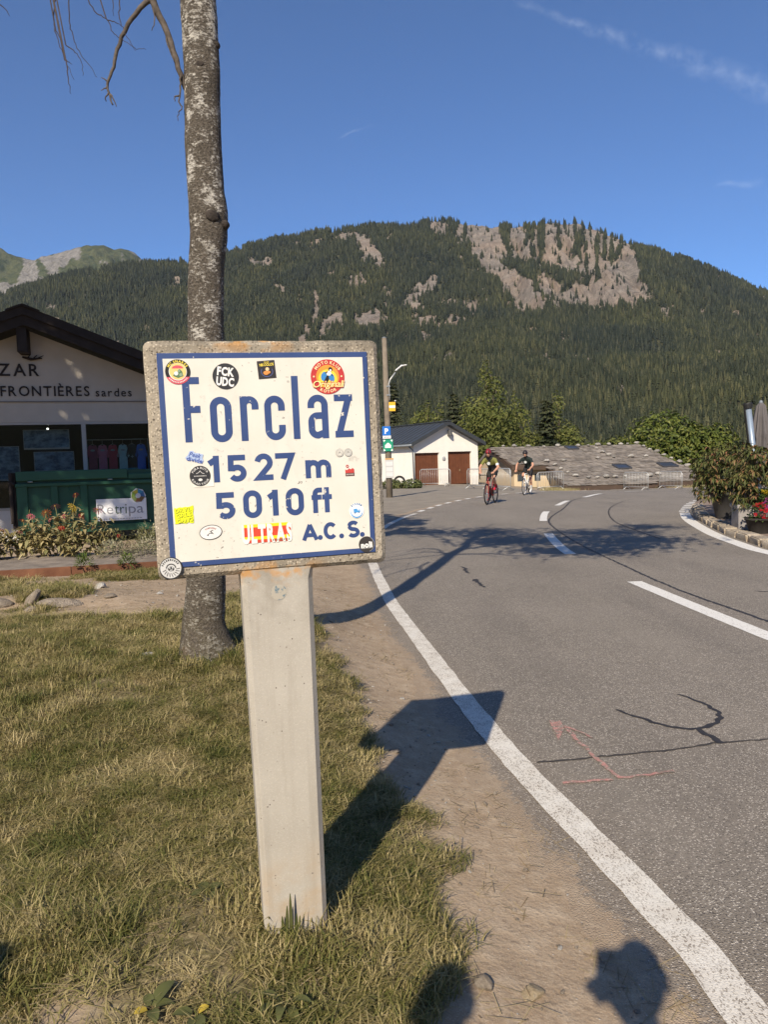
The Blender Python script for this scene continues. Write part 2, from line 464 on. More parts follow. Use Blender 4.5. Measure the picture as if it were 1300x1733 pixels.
# ---- road sheet
NC = 26
tt = np.linspace(0, 1, NC) ** 1.25
RV = RLj[:, None, :] * (1 - tt)[None, :, None] + RR[:, None, :] * tt[None, :, None]
rz = gz(RV[..., 0], RV[..., 1]) + .004
me = bpy.data.meshes.new('road')
V = np.concatenate([RV, rz[..., None]], -1).reshape(-1, 3)
idx = np.arange(NR * NC).reshape(NR, NC)
F = np.stack([idx[:-1, :-1], idx[:-1, 1:], idx[1:, 1:], idx[1:, :-1]], -1).reshape(-1, 4)
me.from_pydata(V.tolist(), [], F.tolist())
me.polygons.foreach_set('use_smooth', [True] * len(F))
ed = np.linalg.norm(RV - RLj[:, None, :], axis=-1)
at_ = me.attributes.new('edge', 'FLOAT', 'POINT'); at_.data.foreach_set('value', ed.ravel().astype(np.float32))
def asphalt_color(b, p):
    n1 = b.noise(p, .8, 5); n2 = b.noise(p, 9, 4); st = b.map(p, (1, .25, 1))
    base = b.mix(b.ramp(n1, .3, .7), (.172, .148, .120), (.228, .196, .160))
    base = b.mix(b.ramp(n2, .35, .7), base, b.mix(.35, base, (.275, .238, .192)))
    v = b.voro(p, 150, out='Color'); d = b.voro(p, 150)
    s = b.n('ShaderNodeSeparateColor'); b.set(s.inputs[0], v)
    lt = b.math('MULTIPLY', b.ramp(s.outputs[0], .64, .80), b.ramp(d, .6, .3))
    dk = b.math('MULTIPLY', b.ramp(s.outputs[1], .70, .78), b.ramp(d, .55, .35))
    base = b.mix(lt, base, (.58, .52, .44))
    base = b.mix(dk, base, (.085, .072, .062))
    spot = b.ramp(b.noise(p, 3.1, 3), .70, .76)
    base = b.mix(b.math('MULTIPLY', spot, .45), base, (.06, .053, .048))
    tr = b.noise(b.map(p, (1, .22, 1)), 1.1, 4)
    base = b.mix(b.ramp(tr, .50, .68, 0, .35), base, (.275, .24, .195)); base = b.mix(b.ramp(tr, .46, .30, 0, .30), base, (.11, .096, .084))
    return base, d
def road_material():
    b = NB('asphalt'); p = b.coord('Position')
    c, d = asphalt_color(b, p)
    n = b.noise(p, 5, 6)
    e = b.math('ADD', b.attr('edge'), b.math('MULTIPLY', b.math('SUBTRACT', n, .5), -.34))
    fine = b.noise(p, 45, 5)
    dust = b.ramp(b.math('ADD', b.ramp(e, .30, .05, 0, 1.15), b.math('MULTIPLY', b.math('SUBTRACT', fine, .5), 1.5)), .35, .65)
    dust = b.math('MAXIMUM', dust, b.ramp(b.attr('edge'), .07, .02))
    c = b.mix(dust, c, dirt_color(b, p)[0])
    film = b.ramp(e, .75, .15, 0, .32)
    c = b.mix(film, c, (.27, .21, .15))
    return b.done(c, .82, b.bump(b.math('ADD', b.ramp(d, .0, .6), b.math('MULTIPLY', n, .4)), .5, .006), .32)
me.materials.append(road_material())
road = tag(link('road', me), 'grey asphalt road sweeping round the bend', 'road', kind='structure')

# ---- painted lines, tar seams and sprayed marks
def ribbon(pts, width, z=.008, n=6, jit=0.0, seed=0, name=None, mat=None, parent=None, taper=False, smooth=True):
    P = smooth_line(pts, n) if smooth else np.array(pts, float)
    if len(P) > 2: P = resample(P, max(3, int(np.sum(np.linalg.norm(np.diff(P, axis=0), axis=1)) / max(.022 if jit >= .3 else .04, width * .5))))
    t = np.gradient(P, axis=0); t /= np.linalg.norm(t, axis=1)[:, None]
    nn = np.stack([-t[:, 1], t[:, 0]], 1)
    if jit >= .3:
        kk = np.arange(len(P)); P = P + nn * (width * 1.1 * (fbm(kk * .55, kk * 0. + seed, seed + 5, 3) - .5))[:, None]
    w = np.full(len(P), width / 2)
    if taper: w *= np.sin(np.linspace(.25, math.pi - .25, len(P))) ** .5
    k = np.arange(len(P))
    a = P + nn * (w * (1 + jit * (vnoise(k * .7, k * 0., seed) - .5) * 2))[:, None]
    c = P - nn * (w * (1 + jit * (vnoise(k * .7, k * 0. + 9, seed + 3) - .5) * 2))[:, None]
    m = MB()
    vs = []
    for q, r in zip(a, c): vs += [(q[0], q[1], gzf(*q) + z), (r[0], r[1], gzf(*r) + z)]
    fs = [(2 * i, 2 * i + 1, 2 * i + 3, 2 * i + 2) for i in range(len(P) - 1)]
    m.add(vs, fs)
    return m.build(name, mat, parent)
def paint_material(name, col, wear, dusty=0.0):
    b = NB(name); p = b.coord('Position')
    asp, d = asphalt_color(b, p)
    v = b.voro(b.map(p, (1.0, .6, 1)), 230, out='Color'); s = b.n('ShaderNodeSeparateColor'); b.set(s.inputs[0], v)
    n = b.noise(p, 7, 5)
    chips = b.math('MULTIPLY', b.ramp(s.outputs[0], 1 - wear, 1 - wear + .04), b.ramp(n, .22, .60))
    cc = b.mix(b.ramp(b.noise(p, 30, 5), .3, .7), mul(col, .84), col)
    if dusty: cc = b.mix(b.ramp(n, .35, .7, 0, dusty), cc, (.42, .34, .25))
    return b.done(b.mix(chips, cc, b.mix(.5, asp, (.38, .33, .27))), .7, b.bump(b.ramp(d, 0, .6), .3, .004), .3)
M_LINE = paint_material('worn_white_paint', (.76, .72, .64), .24, .35)
M_DASH = paint_material('white_paint', (.80, .77, .71), .10)
M_TAR = simple('tar', (.035, .031, .029), .6, .2, 20, .4, 60, .4, which='Position')
M_CRACK = simple('crack_filler', (.055, .048, .043), .7, .25, 20, .5, 90, which='Position')
b = NB('pink_spray'); p = b.coord('Position'); asp, d = asphalt_color(b, p)
M_PINK = b.done(b.mix(b.ramp(b.noise(p, 38, 6), .38, .62, .50, .0), asp, (.70, .27, .24)), .8, None, .2)
ln = [((a + c) / 2, (e + f) / 2) for (a, e), (c, f) in zip(
    [(.80, -8), (.86, 0), (0.84, 1.8), (0.76, 2.36), (0.52, 3.4), (0.37, 4.41), (0.08, 6.57), (-0.05, 7.66), (-0.28, 10.38), (-0.38, 12.64), (-0.31, 14.64), (-0.04, 16.69), (0.36, 18.62), (0.82, 20.1)],
    [(1.2, -8), (1.0, 0), (0.96, 1.8), (0.88, 2.36), (0.68, 3.4), (0.52, 4.41), (0.24, 6.57), (0.10, 7.66), (-0.1, 10.34), (-0.18, 12.6), (-0.10, 14.5), (0.15, 16.4), (0.52, 18.4), (0.88, 19.8)])]
ribbon([(a + .012, c) for a, c in ln], .132, .008, 8, .07, 1, 'edge_line', M_LINE, road)
CEN = smooth_line([(3.6, 1.5), (3.25, 3.6), (3.01, 5.7), (2.85, 8.47), (2.76, 10.83), (3.1, 13.8), (3.6, 16.5), (4.3, 19.3), (5.3, 22), (6.0, 23.7), (7.1, 25.6), (8.3, 27.9), (10.3, 30.6), (13, 33.5), (17, 36), (24, 37.5)], 40)
def between(P, y0, y1):
    s = P[(P[:, 1] >= y0) & (P[:, 1] <= y1)]
    return s[::max(1, len(s) // 8)]
for y0, y1 in ((1.6, 3.6), (5.55, 8.5), (10.82, 13.8), (16.5, 19.3), (21.5, 23.65), (25.3, 27.9), (30.2, 33.6), (35.0, 36.6)):
    ribbon(between(CEN, y0, y1), .17, .008, 3, .03, int(y0), 'centre_dash', M_DASH, road)
FARL = smooth_line([(0.9, 20.3), (1.23, 21.5), (1.84, 23.5), (2.51, 25.3), (3.36, 27.3), (4.77, 29.8), (6.6, 32.3), (8.2, 35.2), (9.8, 39.4), (11.7, 44.3), (13.6, 47), (15.9, 47.8), (18.4, 47.4), (21, 46.6)], 30)
FR = resample(FARL, 400)
L_ = np.concatenate([[0], np.cumsum(np.linalg.norm(np.diff(FR, axis=0), axis=1))])
s0 = .35
while s0 < L_[-1] - 1:
    ln_ = .62 + .012 * s0
    k = (L_ >= s0) & (L_ <= s0 + ln_)
    q = FR[k]
    if len(q) >= 3: ribbon(q[[0, len(q) // 2, -1]], .15, .008, 3, .03, int(s0 * 7), 'edge_dash', M_DASH, road)
    s0 += ln_ + .55 + .004 * s0
RIL = smooth_line([(8.1, -14), (6.85, -3), (6.45, 0), (5.95, 4), (5.6, 8), (5.47, 10.4), (5.58, 11.5), (5.78, 12.7), (6.12, 14.1), (6.63, 15.9), (7.25, 17.6)], 8)
ribbon(RIL, .23, .008, 1, .02, 4, 'kerb_line', M_DASH, road, smooth=False)
for q0, q1 in [((7.36, 17.92), (7.50, 18.22)), ((7.66, 18.55), (7.80, 18.85)), ((7.95, 19.18), (8.09, 19.46)), ((8.24, 19.78), (8.38, 20.05)), ((8.54, 20.36), (8.68, 20.63)), ((8.86, 20.95), (9.02, 21.23)), ((9.22, 21.55), (9.4, 21.85)), ((9.62, 22.2), (9.84, 22.55)), ((10.1, 22.95), (10.35, 23.3))]:
    ribbon([q0, tuple((np.array(q0) + q1) / 2), q1], .23, .008, 2, 0, 1, 'kerb_dash', M_DASH, road)
ribbon([(7.5, 25.81), (6.22, 23.9), (4.95, 20.14), (4.05, 17.63), (3.62, 15.98), (3.34, 13.64), (3.2, 11.65), (3.14, 9.54), (3.13, 7.87), (3.22, 6.67), (3.36, 5.4), (3.7, 3)], .035, .0065, 10, .35, 2, 'tar_seam', M_TAR, road)
ribbon([(8.04, 23.54), (7.31, 22.37), (6.3, 20.22), (5.57, 18.09), (5.02, 15.86), (4.85, 14.41), (4.7, 12.4)], .03, .0065, 8, .4, 3, 'tar_seam', M_CRACK, road)
ribbon([(0.70, 3.44), (0.87, 3.46), (1.06, 3.49), (1.4, 3.545), (1.66, 3.61), (1.92, 3.64), (2.5, 3.72)], .017, .0065, 10, .5, 4, 'tar_seam', M_CRACK, road)
ribbon([(1.3, 4.13), (1.4, 3.99), (1.49, 3.87), (1.58, 3.82), (1.66, 3.815), (1.74, 3.86), (1.81, 3.93), (1.85, 4.02), (1.85, 4.13), (1.81, 4.27), (1.76, 4.37)], .032, .0068, 8, .35, 5, 'tar_patch', M_TAR, road, True)
ribbon([(1.63, 3.82), (1.655, 3.71), (1.68, 3.605)], .038, .0071, 6, .3, 6, 'tar_patch', M_TAR, road)
ribbon([(1.03, 9.91), (1.06, 9.75), (1.045, 9.5), (1.06, 9.3)], .045, .0065, 6, .4, 7, 'tar_patch', M_TAR, road, True)
ribbon([(1.04, 8.7), (1.1, 8.84), (1.09, 8.6), (1.1, 8.45), (1.12, 8.25)], .045, .0065, 6, .4, 8, 'tar_patch', M_TAR, road, True)
ribbon([(3.85, 7.55), (4.0, 7.5), (4.2, 7.46)], .03, .0065, 4, .4, 9, 'tar_patch', M_TAR, road, True)
ribbon([(1.31, 3.285), (1.17, 3.265), (1.03, 3.24)], .022, .0085, 6, .5, 10, 'sprayed_arrow_line', M_PINK, road)
ribbon([(1.03, 3.245), (.99, 3.5), (.945, 3.9)], .020, .0088, 6, .5, 11, 'sprayed_arrow_line', M_PINK, road)
ribbon([(1.0, 3.225), (.9, 3.215), (.77, 3.205)], .02, .0085, 6, .5, 12, 'sprayed_arrow_line', M_PINK, road)
m = MB(); m.add([(.885, 3.985, .0092), (.948, 3.975, .0092), (.935, 3.85, .0092), (.87, 3.70, .0092)], [(0, 3, 2, 1)]); m.build('sprayed_arrow_head', M_PINK, road)
ribbon([(.935, 3.9), (1.0, 3.82), (1.05, 3.72)], .014, .0095, 6, .5, 13, 'sprayed_arrow_line', M_PINK, road)
# ------------------------------------------------------------------ instancing of uncountable stuff
def scatter(name, pts, rots, scl, idx, protos, label, cat, parent=None):
    me = bpy.data.meshes.new(name)
    me.from_pydata([tuple(p) for p in pts], [], [])
    a = me.attributes.new('rot', 'FLOAT_VECTOR', 'POINT'); a.data.foreach_set('vector', np.asarray(rots, np.float32).ravel())
    a = me.attributes.new('scl', 'FLOAT', 'POINT'); a.data.foreach_set('value', np.asarray(scl, np.float32).ravel())
    a = me.attributes.new('idx', 'INT', 'POINT'); a.data.foreach_set('value', np.asarray(idx, np.int32).ravel())
    o = link(name, me, parent)
    pc = bpy.data.collections.new(name + '_kinds')
    for i, pm in enumerate(protos):
        po = bpy.data.objects.new('%s_%02d' % (name, i), pm); pc.objects.link(po)
    nt = bpy.data.node_groups.new(name, 'GeometryNodeTree')
    nt.interface.new_socket('Geometry', in_out='INPUT', socket_type='NodeSocketGeometry')
    nt.interface.new_socket('Geometry', in_out='OUTPUT', socket_type='NodeSocketGeometry')
    N, L = nt.nodes, nt.links
    gi, go = N.new('NodeGroupInput'), N.new('NodeGroupOutput')
    iop = N.new('GeometryNodeInstanceOnPoints'); ci = N.new('GeometryNodeCollectionInfo')
    ci.inputs['Collection'].default_value = pc
    ci.inputs['Separate Children'].default_value = True
    ci.inputs['Reset Children'].default_value = True
    def na(nm, ty):
        n = N.new('GeometryNodeInputNamedAttribute'); n.data_type = ty; n.inputs['Name'].default_value = nm
        return n.outputs['Attribute']
    L.new(gi.outputs[0], iop.inputs['Points']); L.new(ci.outputs[0], iop.inputs['Instance'])
    iop.inputs['Pick Instance'].default_value = True
    L.new(na('idx', 'INT'), iop.inputs['Instance Index'])
    e2r = N.new('FunctionNodeEulerToRotation'); L.new(na('rot', 'FLOAT_VECTOR'), e2r.inputs[0]); L.new(e2r.outputs[0], iop.inputs['Rotation'])
    cx = N.new('ShaderNodeCombineXYZ'); s = na('scl', 'FLOAT')
    for i in range(3): L.new(s, cx.inputs[i])
    L.new(cx.outputs[0], iop.inputs['Scale'])
    L.new(iop.outputs[0], go.inputs[0])
    md = o.modifiers.new('scatter', 'NODES'); md.node_group = nt
    return tag(o, label, cat, kind='stuff')

# ------------------------------------------------------------------ mountains
RIDGE_A = [-1.2, -.602, -.505, -.465, -.409, -.313, -.25, -.198, -.155, -.107, -.06, -.012, .051, .082, .122, .153, .192, .232, .271, .31, .35, .397, .444, .484, .524, .619, 1.2]
RIDGE_E = [.17, .2148, .2377, .2497, .2651, .2763, .2768, .2884, .2987, .305, .3113, .3153, .3142, .3194, .3152, .312, .3109, .3159, .3125, .2975, .284, .2672, .2427, .226, .2116, .1753, .06]
YF, YR = 330.0, 2300.0
def ridge_z(X): return np.interp(X / YR, RIDGE_A, RIDGE_E) * YR - 14
def mount_z(X, Y):
    t = (Y - YF) / (YR - YF)
    g = np.interp(t, [0, .2, .45, .62, .72, .82, .92, 1.0, 1.06, 1.25], [0, .085, .25, .405, .53, .70, .88, 1.0, .985, .6])
    z = -36 + (ridge_z(X) + 36) * g
    amp = ss(t * 4) * ss((1.12 - t) * 8)
    z = z + amp * ((fbm(X / 260, Y / 260, 3) - .5) * 55 + (fbm(X / 70, Y / 110, 7) - .5) * 20) * ss((1.03 - t) * 7 + .15)
    cl = ss((t - .60) / .12) * ss((X / YR - .05) / .08) * ss((.42 - X / YR) / .06)
    rib = np.abs(fbm(X / 42, Y / 300, 13, 3) - .5) * 2
    z = z + cl * (rib - .3) * 60 * ss((1.03 - t) * 6 + .1)
    z = z + ss((t - .93) / .05) * (fbm(X / 26, Y / 90, 19, 3) - .5) * 13
    return z
def rock_mask(X, Y, Z):
    a, e = X / Y, (Z - 1.5) / Y
    rg = np.interp(a * Y / YR, RIDGE_A, RIDGE_E)
    warp = (fbm(a * 60, e * 60, 41) - .5) * .026 + (fbm(a * 240, e * 240, 45) - .5) * .010
    A, E = a + warp, e + (fbm(a * 70, e * 70, 43) - .5) * .020 + (fbm(a * 260, e * 260, 47) - .5) * .009
    streak = fbm(a * 210, e * 26, 51, 4)
    blotch = fbm(a * 80, e * 46, 57, 4)
    fine = fbm(a * 330, e * 260, 59, 3)
    cliff = ss((A - .100) / .02) * ss((.362 - A) / .012) * ss((E - np.interp(a, [.1, .2, .25, .3, .36], [.262, .258, .235, .222, .205])) / .012)
    m = cliff * ss((streak * .52 + blotch * .33 + fine * .15 - .415) / .06)
    def blob(ca, ce, ra, re, k=1.0, sh=0.0):
        da = (A - ca) - sh * (E - ce)
        return k * ss((1.25 - np.hypot(da / ra, (E - ce) / re)) * 2.2)
    m = np.maximum(m, cliff * blob(.148, .275, .020, .035, 1, -.25))          # tall pale gully and its scree
    m = np.maximum(m, blob(.176, .236, .021, .036, 1, -1.1)); m = np.maximum(m, blob(.232, .225, .018, .022, .9, -.4))
    m = np.maximum(m, blob(.210, .202, .022, .012))
    m = np.maximum(m, blob(.315, .214, .055, .018)); m = np.maximum(m, blob(.336, .248, .018, .034)); m = np.maximum(m, blob(.262, .207, .03, .010, .9))
    m = np.maximum(m, cliff * blob(.255, .285, .05, .030) * ss((streak * .7 + fine * .3 - .46) / .05))
    for c in ((-.007, .279, .015, .022, 1, -.3), (-.030, .188, .040, .014, 1.0), (-.072, .178, .012, .014, .9, .4), (.060, .225, .013, .026, 1, .8), (.080, .184, .034, .009, .9), (.124, .198, .012, .008, .9), (.107, .178, .02, .006, .8), (.281, .130, .012, .006, .9), (-.44, .218, .014, .007, .9), (.045, .200, .012, .010, .8), (.02, .166, .02, .006, .7), (-.09, .20, .007, .03, .8, .3), (.012, .215, .006, .02, .7, .5), (-.03, .24, .008, .010, .7), (.10, .205, .03, .006, .7)):
        m = np.maximum(m, blob(*c) * ss((blotch - .30) / .1))
    m = np.maximum(m, .75 * ss((fbm(a * 48 + 5, e * 60, 71, 3) - .69) / .03) * ss((e - .06) / .03))
    return np.clip(m - .35 * ss((fine - .55) / .1), 0, 1)
mxs = np.concatenate([np.linspace(-2600, -1500, 40)[:-1], np.linspace(-1500, 1500, 430), np.linspace(1500, 2600, 40)[1:]])
mys = np.concatenate([np.linspace(YF, 1300, 110)[:-1], np.linspace(1300, 2360, 290), np.linspace(2380, 2780, 14)])
MX, MY = np.meshgrid(mxs, mys)
MZ = mount_z(MX, MY)
RK = rock_mask(MX, MY, MZ)
me = bpy.data.meshes.new('mountain')
V = np.stack([MX, MY, MZ], -1).reshape(-1, 3)
idx = np.arange(MX.size).reshape(MX.shape)
F = np.stack([idx[:-1, :-1], idx[:-1, 1:], idx[1:, 1:], idx[1:, :-1]], -1).reshape(-1, 4)
me.from_pydata(V.tolist(), [], F.tolist())
at_ = me.attributes.new('rock', 'FLOAT', 'POINT'); at_.data.foreach_set('value', RK.ravel().astype(np.float32))
def rock_material():
    b = NB('mountain_rock'); p = b.coord('Position')
    st = b.map(p, (1, 1, .25))
    n = b.noise(st, .05, 8, .65); n2 = b.noise(p, .008, 4); n3 = b.noise(p, .25, 5, .7)
    rc = b.mix(b.ramp(n, .32, .68), (.155, .135, .118), (.385, .33, .275))
    rc = b.mix(b.ramp(n2, .42, .62), rc, b.mix(.4, rc, (.48, .34, .24)))
    rc = b.mix(b.ramp(n3, .52, .66, 0, .6), rc, (.12, .105, .09))
    ug = b.mix(b.ramp(b.noise(p, .03, 6), .35, .65), (.050, .056, .028), (.12, .115, .065))
    c = b.mix(b.ramp(b.attr('rock'), .35, .6), ug, rc)
    return b.done(c, .95, b.bump(b.math('ADD', n, n3), 1.0, 9.0), .05)
me.materials.append(rock_material())
tag(link('mountain', me), 'forested mountain with pale cliffs and scree', 'mountain', kind='structure')

# bare peak behind on the left
PA = [-1.1, -.8, -.614, -.547, -.501, -.478, -.459, -.431, -.383, -.363, -.35, -.34, -.324, -.313, -.268, -.1]
PE = [.36, .375, .369, .318, .2964, .2842, .2797, .2882, .2976, .2985, .292, .2932, .2882, .277, .244, .15]
PY = 4200.0
px_ = np.linspace(-3200, -400, 200); py_ = np.linspace(2500, 4700, 150)
PX, PYY = np.meshgrid(px_, py_)
t = (PYY - 2500) / (PY - 2500)
PZ = (np.interp(PX / PY, PA, PE) * PY) * np.interp(t, [0, .5, .8, 1, 1.3], [.3, .62, .84, 1, .8]) + (fbm(PX / 160, PYY / 160, 91) - .5) * 70 * ss((1.02 - t) * 5 + .12) + (np.abs(fbm(PX / 75, PYY / 120, 93) - .5) - .12) * 120 * ss((1.03 - t) * 5 + .2)
me = bpy.data.meshes.new('distant_peak')
idx = np.arange(PX.size).reshape(PX.shape)
F = np.stack([idx[:-1, :-1], idx[:-1, 1:], idx[1:, 1:], idx[1:, :-1]], -1).reshape(-1, 4)
me.from_pydata(np.stack([PX, PYY, PZ], -1).reshape(-1, 3).tolist(), [], F.tolist())
pa, pe = PX / PYY, PZ / PYY
pr = ss((fbm(pa * 60, pe * 45, 97, 3) + .30 * ss(1 - np.abs(pa + .45 - (pe - .27) * 1.5) / .05) - .74) / .05)
pr = np.maximum(pr, ss((pa + .345) / .01) * ss((fbm(pa * 90, pe * 90, 99, 3) - .48) / .06))
at_ = me.attributes.new('rock', 'FLOAT', 'POINT'); at_.data.foreach_set('value', pr.ravel().astype(np.float32))
b = NB('alpine_meadow'); p = b.coord('Position'); n = b.noise(p, .02, 7, .65); n2 = b.noise(b.map(p, (1, 1, .3)), .05, 6)
mdw = b.mix(b.ramp(n, .35, .62), (.034, .046, .020), (.090, .092, .042))
c = b.mix(b.ramp(b.attr('rock'), .3, .6), mdw, b.mix(b.ramp(n2, .3, .65), (.11, .10, .085), (.24, .22, .195)))
me.materials.append(b.done(c, .95, b.bump(n2, 1.0, 14), .05))
me.polygons.foreach_set('use_smooth', [True] * len(F))
tag(link('distant_peak', me), 'bare grassy peak with grey rock faces behind the forest', 'mountain', kind='structure')

# forest covering the slopes
def forest_material():
    b = NB('forest_green')
    oi = b.n('ShaderNodeObjectInfo')
    cr = b.n('ShaderNodeValToRGB'); b.set(cr.inputs[0], oi.outputs['Random'])
    e = cr.color_ramp.elements
    e[0].color = (.027, .034, .024, 1); e[1].color = (.094, .094, .056, 1)
    x = e.new(.45); x.color = (.042, .050, .033, 1); x = e.new(.8); x.color = (.060, .066, .041, 1)
    p = b.coord('Position')
    big = b.noise(p, .004, 4)
    c = b.mix(1.0, cr.outputs[0], b.mix(b.ramp(big, .35, .65), (.80, .84, .92), (1.35, 1.28, 1.0)), 'MULTIPLY')
    return b.done(c, .9, None, .05, 0, .12)
M_FOREST = forest_material()
M_FTRUNK = simple('grey_trunk', (.16, .13, .10), .9, .2, 2)
def far_tree(seed, h=1.0, r=.21, tiers=7, n=8):
    rg = random.Random(seed); m = MB()
    m.add([(.012, 0, 0), (-.006, .011, 0), (-.006, -.011, 0), (0, 0, .3)], [(0, 1, 3), (1, 2, 3), (2, 0, 3)], 1)
    for i in range(tiers):
        f = i / tiers
        z0 = .10 + .88 * f; z1 = z0 + (.22 - .06 * f)
        rr = r * (1 - f) ** .8 + .018
        ph = rg.random() * 6.28
        for k in range(n):
            a = ph + 6.283 * (k + rg.uniform(-.25, .25)) / n; w = 6.283 / n * .62
            ro = rr * rg.uniform(.65, 1.2); dz = rg.uniform(-.05, .02)
            m.add([(0, 0, min(1.0, z1)), (math.cos(a - w) * ro * .75, math.sin(a - w) * ro * .75, z0 + .02 + dz), (math.cos(a) * ro, math.sin(a) * ro, z0 - .03 + dz), (math.cos(a + w) * ro * .75, math.sin(a + w) * ro * .75, z0 + .02 + dz)], [(0, 1, 2), (0, 2, 3)])
    return m.mesh('far_tree', [M_FOREST, M_FTRUNK])
fr_protos = [far_tree(1), far_tree(2, r=.18), far_tree(3, r=.27, tiers=6), far_tree(4, r=.16, tiers=8)]
rg = np.random.default_rng(8)
NT = 230000
u = rg.random(NT)
ty_ = np.sqrt(u * ((YR + 40) ** 2 - 420 ** 2) + 420 ** 2)
ta = rg.uniform(-.66, .70, NT)
tx_ = ta * ty_
tz_ = mount_z(tx_, ty_)
rk = rock_mask(tx_, ty_, tz_)
gap = fbm(tx_ / 30, ty_ / 30, 77, 3)
keep = (rg.random(NT) > rk * 1.25) & (rg.random(NT) < .16 + 1.6 * ss((gap - .30) / .25)) & (tz_ > -20)
e_ = (tz_ - 1.5) / ty_
keep &= ~((ta < -.36) & (e_ > .262) & (rg.random(NT) < .5))
tx_, ty_, tz_, rk = tx_[keep], ty_[keep], tz_[keep], rk[keep]
n_ = len(tx_)
hgt = (11.5 + 6.0 * fbm(tx_ / 120, ty_ / 120, 81) + rg.normal(0, 4.2, n_)).clip(4, 26) * (1 - .25 * rk) * np.interp(ty_, [500, 1000, 1700], [.72, .82, 1.02])
rot = np.stack([rg.normal(0, .03, n_), rg.normal(0, .03, n_), rg.uniform(0, 6.28, n_)], 1)
scatter('forest', np.stack([tx_, ty_, tz_ - .5], 1), rot, hgt, rg.integers(0, 4, n_), fr_protos, 'dense dark conifer forest covering the mountain slopes', 'forest')

# unseen wooded hills behind the viewpoint, added to darken the shop glass reflection
m = MB(); NA = 60
vs = []
for i in range(NA + 1):
    an = R(118 + 304 * i / NA - 10); an = R(-210 + 240 * i / NA)
    hh = 190 + 90 * math.sin(i * .7) + 50 * math.sin(i * 1.9 + 1)
    for rr, zz in ((420, -30), (800, hh * .45), (1250, hh), (1700, hh * .7)): vs.append((rr * math.cos(an), rr * math.sin(an), zz))
m.add(vs, [(i * 4 + k, (i + 1) * 4 + k, (i + 1) * 4 + k + 1, i * 4 + k + 1) for i in range(NA) for k in range(3)])
tag(m.build('hills', simple('unseen_hill', (.045, .055, .028), .95, .3, .01, which='Position'), None, True), 'unseen wooded hills added behind the viewpoint to darken glass reflections', 'hills', kind='structure')
# ------------------------------------------------------------------ trees and shrubs
M_BARK = simple('spruce_bark', (.10, .075, .055), .9, .25, 6, .6, 20)
M_SPRUCE = leafmat('spruce_needles', [(.022, .030, .014), (.038, .048, .020), (.055, .062, .026), (.075, .072, .034)], .7, .12, .5)
M_LARCH = leafmat('larch_needles', [(.072, .092, .022), (.108, .128, .030), (.148, .158, .040), (.190, .190, .058)], .7, .22, .5)
M_BROAD = leafmat('broad_leaves', [(.055, .080, .016), (.090, .120, .022), (.135, .160, .030), (.20, .205, .050)], .5, .28, .6)
def conifer(name, label, base, h, r, mat, seed, n_wh=26, loose=1.0, group=None, low=.06, pw=.75):
    rg = random.Random(seed)
    t = thing(name, label, 'tree', base, 0, group)
    m = MB(); m.tube([(0, 0, -.6), (0, 0, h * .5), (rg.uniform(-.05, .05), 0, h * .98)], [h * .022, h * .014, .01], 8)
    m.build('trunk', M_BARK, t, True)
    m = MB(); tw = MB()
    for i in range(n_wh):
        f = (i + rg.random() * .6) / n_wh
        z = h * (low + (1 - low) * f)
        rr = r * ((1 - f) ** pw) * rg.uniform(.8, 1.12) + .04 * h * (1 - f) * .3 + .06
        nb = int(6 + 8 * (1 - f))
        ph = rg.random() * 6.28
        for k in range(nb):
            a = ph + 6.283 * k / nb + rg.uniform(-.3, .3)
            ln = rr * rg.uniform(.6, 1.15)
            lift = rg.uniform(-.12, .28) if f < .7 else rg.uniform(.1, .5)
            d = Vector((math.cos(a), math.sin(a), lift)); side = Vector((-math.sin(a), math.cos(a), 0))
            p0 = Vector((0, 0, z))
            ns = 4 + int(ln * 3.2)
            for q in range(ns):
                s = (q + .7 + rg.random() * .5) / (ns + .2)
                c = p0 + d * (ln * s) - Vector((0, 0, .22 * ln * s * s))
                w = (.10 + .13 * (1 - s)) * loose * rg.uniform(.7, 1.4) * (.6 + .05 * h)
                for sd in (-1, 1):
                    ax = (d * rg.uniform(.3, 1.2) + Vector((rg.uniform(-.6, .6), rg.uniform(-.6, .6), rg.uniform(.1, 1.1)))).normalized()
                    u = (d * rg.uniform(.3, 1) + side * (sd * rg.uniform(.2, 1.3)) - Vector((0, 0, rg.uniform(.0, .9)))); u = (u - ax * u.dot(ax)).normalized(); v_ = ax.cross(u)
                    cc = c + side * (sd * w * rg.uniform(0, .8))
                    m.add([cc - u * w * .5, cc + v_ * w * .42, cc + u * w * rg.uniform(.9, 1.7), cc - v_ * w * .42], [(0, 1, 2, 3)])
    m.build('crown', mat, t)
    return t
